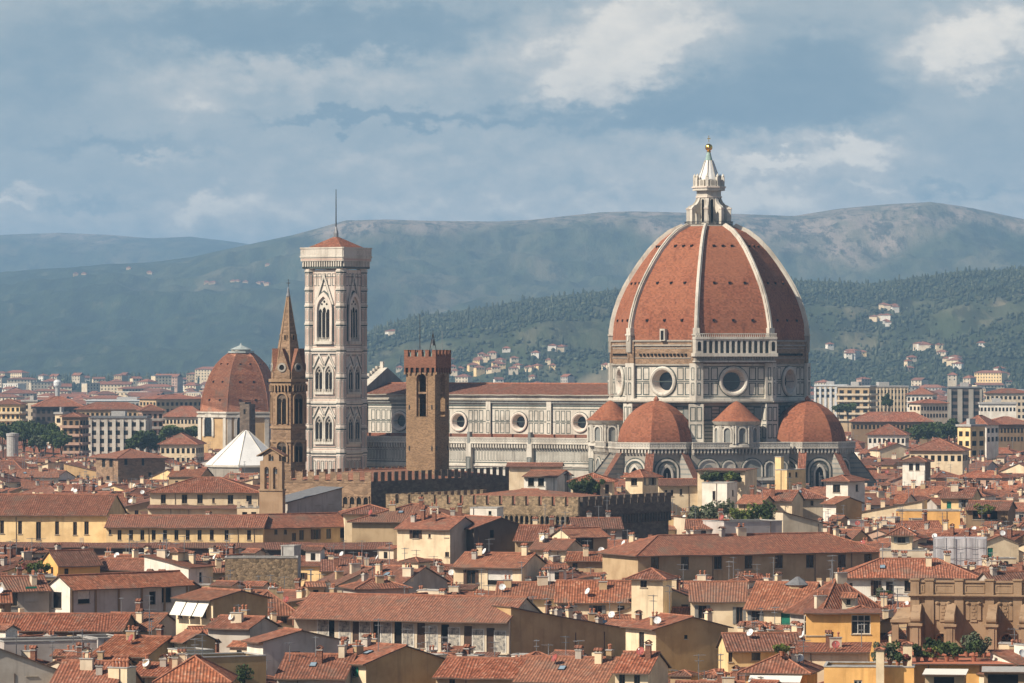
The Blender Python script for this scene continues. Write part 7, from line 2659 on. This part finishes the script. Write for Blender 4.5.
def fit(c):
    """keep clear of the buildings already placed and of what must stay in view behind"""
    if blocked(c['x'], c['y']):
        return False
    for h in HEROES:
        if abs(h['c'][0] - c['x']) < 60 and abs(h['c'][1] - c['y']) < 60 and h['w'] > 2:
            if in_rect(h, c['x'] - 0, c['y'] + c['d'] * .5, 1.4) or in_rect(h, c['x'], c['y'], .8):
                return False
    s = F / c['y']
    half = (abs(math.cos(R(c['rot']))) * c['w'] / 2 + abs(math.sin(R(c['rot']))) * c['d']) * s
    pc = CX + c['x'] * s
    top = c['ze'] + c['rise']
    lim = 1e9
    for h in HEROES:
        if h['Y'] > c['y'] + 2 and h['px'][0] < pc + half and h['px'][1] > pc - half:
            lim = min(lim, H - (h['vis'] - HY) * (c['y'] + 2) / F)
    if lim < top:
        c['ze'] -= top - lim
    elif lim < 40 and lim - top < 7 and c['ze'] < 19 and (c['seed'] % 10) < 7:
        c['ze'] += min(lim - top, 20 - c['ze'] if c['ze'] < 20 else 0) * (.75 + .25 * ((c['seed'] // 10) % 10) / 10)
    return c['ze'] > 7.0


CANDS = [c for c in CANDS if fit(c)]


def windows_for(c, rnd):
    w, d, ze = c['w'], c['d'], c['ze']
    fl = 3.1
    out = []
    for sidek, L in (('f', w), ('l', d), ('r', d)):
        if rnd.random() < (.18 if sidek == 'f' else .4):
            continue
        n = max(1, int(L / rnd.uniform(2.6, 4.0)))
        ww, hh = rnd.choice(((.95, 1.6), (.9, 1.4), (1.1, 1.7), (.8, 1.1)))
        kd = rnd.choice(('d', 'd', 's', 'b', 'c', 'v', 'k' if rnd.random() < .5 else 'b'))
        for f_ in range(2):
            zc = ze - 1.7 - f_ * fl
            for k in range(n):
                if rnd.random() < .22:
                    continue
                x = -L / 2 + (k + .5) * L / n + (L / 2 if sidek != 'f' else 0)
                out.append((sidek, x, zc, ww, hh, kd if rnd.random() < .85 else 'c'))
    return out


def blocks_for(c, rnd):
    """small additions that break up a house: rooms on the roof, lean-tos, terraces"""
    out = []
    w, d, ze = c['w'], c['d'], c['ze']
    if rnd.random() < .33:
        a, b = rnd.uniform(2.2, 3.8), rnd.uniform(2.2, 3.6)
        x, y = rnd.uniform(-.3, .3) * w, rnd.uniform(.35, .6) * d
        out.append(('roof_room', x, y, a, b, ze - .5, ze + c['rise'] * .7 + rnd.uniform(.8, 1.7), rnd.choice(('x', 'hip', 'f', 'flat')), .5, rnd.choice(('cream', 'pale', 'white', 'tan'))))
    if rnd.random() < .55:
        a, b = w * rnd.uniform(.35, .8), rnd.uniform(2.5, 4.5)
        out.append(('annex', rnd.uniform(-.12, .12) * w, -b, a, b - .05, 0, ze - rnd.uniform(1.2, 3.4), rnd.choice(('f', 'f', 'x', 'flat')), rnd.uniform(.6, 1.1), rnd.choice((c['wall'], 'cream', 'pale', 'grey'))))
    if rnd.random() < .5:
        sx = rnd.choice((-1, 1))
        a, b = rnd.uniform(2.5, 4.5), d * rnd.uniform(.5, .9)
        out.append(('annex', sx * (w / 2 + a / 2 + .03), d * .05, a, b, 0, ze - rnd.uniform(.8, 2.8), 'r' if sx > 0 else 'l', rnd.uniform(.7, 1.2), rnd.choice((c['wall'], 'pale', 'tan'))))
    return out


def block_mesh(b, rnd, tile):
    nm, x, y, w, d, z0, ze, roof, rise, wall = b
    sub_ = MB()
    wall_geo(sub_, roof, w, d, ze, rise, 'wall_' + wall, z0=z0)
    n = max(1, int(w / 2.2))
    for k in range(n):
        if rnd.random() < .6:
            xx = -w / 2 + (k + .5) * w / n
            rect(sub_, xx - .4, xx + .4, ze - 1.7, ze - .5, 'void', -.05)
    roof_geo(sub_, roof, w, d, ze, rise, 'flat_grey' if roof == 'flat' else tile, .35)
    m = MB()
    mb_add(m, sub_, Matrix.Translation((x, y, 0)))
    return nm, m


def gen_stuff(big, c):
    rnd = random.Random(c['seed'])
    T_ = Matrix.Translation((c['x'], c['y'], 0)) @ Matrix.Rotation(R(c['rot']), 4, 'Z')
    m = MB()
    wall_geo(m, c['roof'], c['w'], c['d'], c['ze'], c['rise'], 'wall_' + c['wall'])
    for sd_, x, zc, ww, hh, kd in windows_for(c, rnd):
        m.T = {'f': Matrix.Identity(4), 'r': Matrix(((0, -1, 0, c['w'] / 2), (1, 0, 0, 0), (0, 0, 1, 0), (0, 0, 0, 1))), 'l': Matrix(((0, 1, 0, -c['w'] / 2), (-1, 0, 0, 0), (0, 0, 1, 0), (0, 0, 0, 1)))}[sd_]
        xx = -x if sd_ == 'l' else x
        rect(m, xx - ww / 2, xx + ww / 2, zc - hh / 2, zc + hh / 2, 'void' if kd in 'dvs' else 'shutter_brown', -.05)
    m.T = Matrix.Identity(4)
    roof_geo(m, c['roof'], c['w'], c['d'], c['ze'], c['rise'], c['tile'])
    for k in range(1 + int(c['w'] * c['d'] / 130)):
        x, y = rnd.uniform(-.4, .4) * c['w'], rnd.uniform(.2, .7) * c['d']
        z = roofz(c['roof'], c['w'], c['d'], c['ze'], c['rise'], x, y)
        a = rnd.uniform(.3, .55)
        m.box(x - a, x + a, y - .35, y + .35, z - .8, z + rnd.uniform(.9, 1.6), rnd.choice(('wall_cream', 'red_brick', 'wall_tan', 'wall_pale')), False)
    for b in blocks_for(c, random.Random(c['seed'] + 1)):
        mb_add(m, block_mesh(b, rnd, rnd.choice(TILES))[1], Matrix.Identity(4))
    mb_add(big, m, T_)


def gen_thing(c, label):
    rnd = random.Random(c['seed'])
    o = thing('house', label, 'house', (c['x'], c['y'], 0), R(c['rot']), 'town houses')
    fh, lh, rh, place = [], [], [], []
    for sd_, x, zc, ww, hh, kd in windows_for(c, rnd):
        hl = {'f': fh, 'l': lh, 'r': rh}[sd_]
        hl.append((x - ww / 2, x + ww / 2, zc - hh / 2, zc + hh / 2))
        p = {'f': (x, 0), 'r': (c['w'] / 2, x), 'l': (-c['w'] / 2, x)}[sd_]
        place.append((ww, hh, kd, (p[0], p[1], zc - hh / 2), {'f': 0, 'r': 90, 'l': -90}[sd_]))
    m = MB()
    wall_geo(m, c['roof'], c['w'], c['d'], c['ze'], c['rise'], 'wall_' + c['wall'], fh, lh, rh)
    m.build('wall', o)
    m = MB()
    roof_geo(m, c['roof'], c['w'], c['d'], c['ze'], c['rise'], c['tile'])
    m.build('roof', o)
    for ww, hh, kd, p, ang in place:
        if c['y'] > 1050 and kd in SHUT:
            kd = 'd'
        wo = put(window_mesh(ww, hh, {'s': 'd', 'b': 'd', 'g': 'g'}.get(kd, kd)), 'window', o, p, R(ang))
        if kd in SHUT:
            sw = min(.5, ww * .5)
            for sx in (-1, 1):
                put(shutter_mesh(sw, hh, SHUT[kd]), 'shutter', wo, (ww / 2 + .02 if sx > 0 else -ww / 2 - .02 - sw, 0, 0))
    rich(o, rnd, c['roof'], c['w'], c['d'], c['ze'], c['rise'])
    for b in blocks_for(c, random.Random(c['seed'] + 1)):
        nm, bm_ = block_mesh(b, rnd, rnd.choice(TILES))
        bm_.build(nm, o)
    return o


KEEP = None
KEEP = [2810,3407,5622,2610,4209,3010,7622,3606,101604,2414,12809,101624,17,4010,104625,3213,6822,11226,2419,104024,103205,1016,2409,8823,6022,5211,101822,2807,9608,1013,605,3805,103826,100204,10825,3808,3604,3811,2213,101803,1004,6420,213,6422,1610,3608,101203,6221,1614,102826,10026,5822,1817,101623,6622,807,813,103404,102804,100804,6820,6421,3019,101807,10607,101424,7018,11408,12028,6823,3015,2013,3411,13,12807,11428,10828,4819,4213,3208,611,101008,7021,3804,2408,2811,12608,9226,12607,5015,103805,107030,6821,217,101022,2210,1416,6621,3807,107205,1415,104404,104204,11027,5008,2417,2008,816,100005,1615,1204,1410,12610,6219,11826,101224,12020,11424,4808,4221,3216,2017,107404,3806,3011,1207,109228,104227,5019,3613,411,4011,107204,3611,407,103208,6023,5010,3219,104424,103604,100808,100605,12408,2806,105408,104027,101423,11025,11406,604,610,101403,11026,3813,3016,1216,100803,205,106029,11022,3415,100205,11419,3005,104205,103607,6223,7017,3607,3008,2012,1010,104228,101205,11427,7618,5005,814,108027,104627,101005,100206,7008,5004,3017,3007,1815,107428,106604,104026,103007,11606,10006,7424,5206,4806,2209,413,110229,110432,106026,104425,103608,11829,12406]
stuff = MB()
ORD = ['first', 'second', 'third', 'fourth', 'fifth', 'sixth', 'seventh', 'eighth', 'ninth', 'tenth', 'eleventh', 'twelfth', 'thirteenth', 'fourteenth', 'fifteenth', 'sixteenth', 'seventeenth', 'eighteenth', 'nineteenth', 'twentieth']
WN = {'cream': 'cream', 'pale': 'pale beige', 'yellow': 'yellow', 'ochre': 'ochre', 'tan': 'tan', 'grey': 'grey', 'white': 'white', 'brown': 'brown', 'pink': 'pink', 'orange': 'orange', 'lilac': 'dull grey'}
RN = {'x': 'long ridged roof', 'y': 'gable end outward', 'hip': 'hipped roof', 'f': 'single slope roof', 'l': 'lopsided roof', 'r': 'lopsided roof'}
if KEEP is None:
    for c in CANDS:
        m = MB()
        gen_stuff(m, c)
        o = m.build('cand_%d' % c['id'])
else:
    keep = set(KEEP)
    groups = {}
    refs = [h for h in HEROES if h.get('ref')]
    for c in CANDS:
        if c['id'] not in keep:
            gen_stuff(stuff, c)
            continue
        px, py = CX + c['x'] * F / c['y'], HY - (c['ze'] + c['rise'] / 2 - H) * F / c['y']
        best = min(refs, key=lambda h: math.hypot((px - (h['px'][0] + h['px'][1]) / 2) / max(12, (h['px'][1] - h['px'][0]) * .5), (py - h['py']) / 14))
        hx = (best['px'][0] + best['px'][1]) / 2
        if best['px'][0] < px < best['px'][1] or abs(px - hx) < 14:
            rel = 'behind' if c['y'] > best['Y'] else 'in front of'
        else:
            rel = 'left of' if px < hx else 'right of'
        groups.setdefault((best['ref'], rel), []).append((math.hypot(px - hx, 2 * (py - best['py'])), c))
    for (ref, rel), lst in groups.items():
        lst.sort(key=lambda t: t[0])
        for k, (_, c) in enumerate(lst):
            o_ = ORD[min(k, 19)] if len(lst) > 1 else 'only one'
            l_ = '%s %s house with %s, %s %s %s' % ('small' if c['w'] < 10 else 'wide', WN[c['wall']], RN[c['roof']], o_, rel, ref)
            if len(l_.split()) > 16:
                l_ = '%s house with %s, %s %s %s' % (WN[c['wall']], RN[c['roof']], o_, rel, ref)
            if len(l_.split()) > 16:
                l_ = '%s house, %s %s %s' % (WN[c['wall']], o_, rel, ref)
            gen_thing(c, l_)

# the city beyond, too far to tell house from house
rnd = random.Random(5)
for Ya, Yb, st in ((2150, 3000, 19), (3000, 4200, 26), (4200, 5600, 44)):
    y = Ya
    while y < Yb:
        hwid = .112 * y + 60
        x = -hwid + rnd.uniform(0, st)
        while x < hwid:
            px = CX + x * F / y
            if not any(h['px'][0] - 3 < px < h['px'][1] + 3 and (abs(h['Y'] - y) < 30 or (h['Y'] > y and h['Y'] < 3400)) and h['Y'] > 1580 for h in HEROES) and rnd.random() < (.93 if y < 4200 else .5):
                big_ = rnd.random() < .16
                w, d = (rnd.uniform(16, 36), rnd.uniform(10, 14)) if big_ else (rnd.uniform(8, 16), rnd.uniform(8, 12))
                ze = rnd.uniform(13, 19) if big_ else rnd.uniform(7, 14.5)
                gz = float(terrain(np.array([x]), np.array([y]))[0]) if y > 2600 else 0.0
                if gz > 26:
                    x += st
                    continue
                c = dict(x=x, y=y, w=w, d=d, rot=rnd.choice((-29, 10, -12, 25, -45)) + rnd.uniform(-8, 8), roof=rnd.choice(('x', 'hip', 'hip', 'y', 'x')), ze=ze, rise=rnd.uniform(1.5, 2.8),
                         wall=rnd.choices(['cream', 'pale', 'yellow', 'tan', 'white', 'grey', 'pink', 'orange'], [22, 26, 4, 12, 22, 8, 5, 0])[0], tile=rnd.choice(TILES), seed=rnd.randrange(1 << 30))
                m = MB()
                T_ = Matrix.Translation((x, y, gz)) @ Matrix.Rotation(R(c['rot']), 4, 'Z')
                m.box(-w / 2, w / 2, 0, d, -4, ze, 'wall_' + c['wall'], False)
                for f_ in range(4 if big_ else 2):
                    z = ze - 2.4 - 3.1 * f_
                    nb = int(w / 3.2)
                    for k in range(nb):
                        xx = -w / 2 + (k + .5) * w / nb
                        rect(m, xx - .55, xx + .55, z, z + 1.6, 'void', -.06)
                if big_ and rnd.random() < .45:
                    m.box(-w / 2 - .3, w / 2 + .3, -.3, d + .3, ze, ze + .6, rnd.choice(('concrete', 'wall_white', 'slate')), False)
                else:
                    roof_geo(m, c['roof'] if c['roof'] != 'y' else 'hip', w, d, ze, c['rise'], c['tile'], .6)
                mb_add(stuff, m, T_)
            x += st * rnd.uniform(.75, 1.3)
        y += st * rnd.uniform(.8, 1.2)
# villas on the green slopes
for k in range(46):
    if k < 24:
        px, py = rnd.gauss(505, 45), rnd.gauss(369, 6)
    elif k < 34:
        px, py = rnd.gauss(470, 60), rnd.gauss(374, 4)
    else:
        px, py = rnd.uniform(800, 1030), rnd.gauss(366, 9)
    X_, Y_, Z_ = ground_hit(px, py, 4300, 6200)
    w, d, ze = rnd.uniform(5.5, 11), rnd.uniform(6, 9), rnd.uniform(4.5, 7.5)
    m = MB()
    m.box(-w / 2, w / 2, 0, d, -3, ze, 'wall_' + rnd.choice(('cream', 'white', 'pale', 'yellow')), False)
    for q in range(int(w / 3)):
        rect(m, -w / 2 + 1 + q * 3, -w / 2 + 2 + q * 3, ze - 2.2, ze - .7, 'void', -.06)
    roof_geo(m, 'hip', w, d, ze, 1.8, 'tile_a', .5)
    mb_add(stuff, m, Matrix.Translation((X_, Y_, Z_)) @ Matrix.Rotation(R(rnd.uniform(-40, 30)), 4, 'Z'))
for px, py, n_ in ((892, 311, 4), (880, 321, 3), (884, 327, 2), (925, 350, 5), (858, 357, 4), (395, 336, 2), (955, 364, 4), (560, 352, 3), (620, 360, 4)):
    for k in range(n_):
        X_, Y_, Z_ = ground_hit(px + rnd.gauss(0, 6), py + rnd.gauss(0, 1.2), 4300, 6300)
        w = rnd.uniform(7, 14)
        m = MB()
        m.box(-w / 2, w / 2, 0, 10, -3, 6, 'wall_' + rnd.choice(('cream', 'pale', 'white')), False)
        roof_geo(m, 'hip', w, 10, 6, 1.6, 'tile_a', .5)
        mb_add(stuff, m, Matrix.Translation((X_, Y_, Z_)) @ Matrix.Rotation(R(rnd.uniform(-40, 10)), 4, 'Z'))
for px, py, n_ in ((212, 284, 3), (236, 283, 4), (258, 284.5, 3), (270, 266, 1), (75, 276, 2), (150, 274, 2), (340, 283, 2), (130, 269, 1)):
    for k in range(n_):
        X_, Y_, Z_ = ground_hit(px + rnd.gauss(0, 5), py + rnd.gauss(0, .5), 7300, 12000)
        m = MB()
        m.box(-5.5, 5.5, 0, 8, -3, 4.5, 'wall_tan', False)
        roof_geo(m, 'hip', 11, 8, 4.5, 2, 'tile_a', .5)
        mb_add(stuff, m, Matrix.Translation((X_, Y_, Z_)) @ Matrix.Rotation(R(rnd.uniform(-30, 10)), 4, 'Z'))
so = stuff.build('distant_rooftops')
tag(so, 'sea of small terracotta roofs and pale walls spreading to the foot of the hills', None, None, 'stuff')
# trees between the far houses
N_ = 1500
Yc = rs.uniform(1900, 4600, N_)
Xc = rs.uniform(-.112, .112, N_) * Yc
gm = fbm(Xc / 160, Yc / 260, 3, 91) > .52
P_ = np.stack([Xc, Yc, np.where(Yc > 2600, terrain(Xc, Yc), 0)], -1)[gm]
n_ = len(P_)
hg = rs.uniform(3.5, 7.0, n_)
o = crowns(P_ + np.array([0, 0, 1.0]), rs.uniform(1.8, 4, n_), hg * .8, 'distant_trees', ['leaf_dark', 'leaf_mid', 'leaf_olive'], rs.choice(3, n_, p=[.55, .3, .15]))
tag(o, 'dark green trees dotted between the houses of the plain', None, None, 'stuff')

# ------------------------------------------------------------------ the air: one even haze over the whole valley
hz = MB()
hz.box(-9000, 9000, -600, 31000, -30, 548, 'concrete')
hz.mats = []
me = bpy.data.meshes.new('haze')
me.from_pydata(hz.v, [], hz.f)
hm = bpy.data.materials.new('haze_air')
hm.use_nodes = True
t = NT(hm.node_tree)
o_ = t.n('ShaderNodeOutputMaterial')
v_ = t.n('ShaderNodeVolumePrincipled', None, Color=(.40, .68, 1.0), Density=7.4e-5, Anisotropy=0.0)
t.t.links.new(v_.outputs[0], o_.inputs['Volume'])
hm.cycles.homogeneous_volume = True
me.materials.append(hm)
ho = bpy.data.objects.new('haze', me)
COL.objects.link(ho)
ho['kind'] = 'stuff'
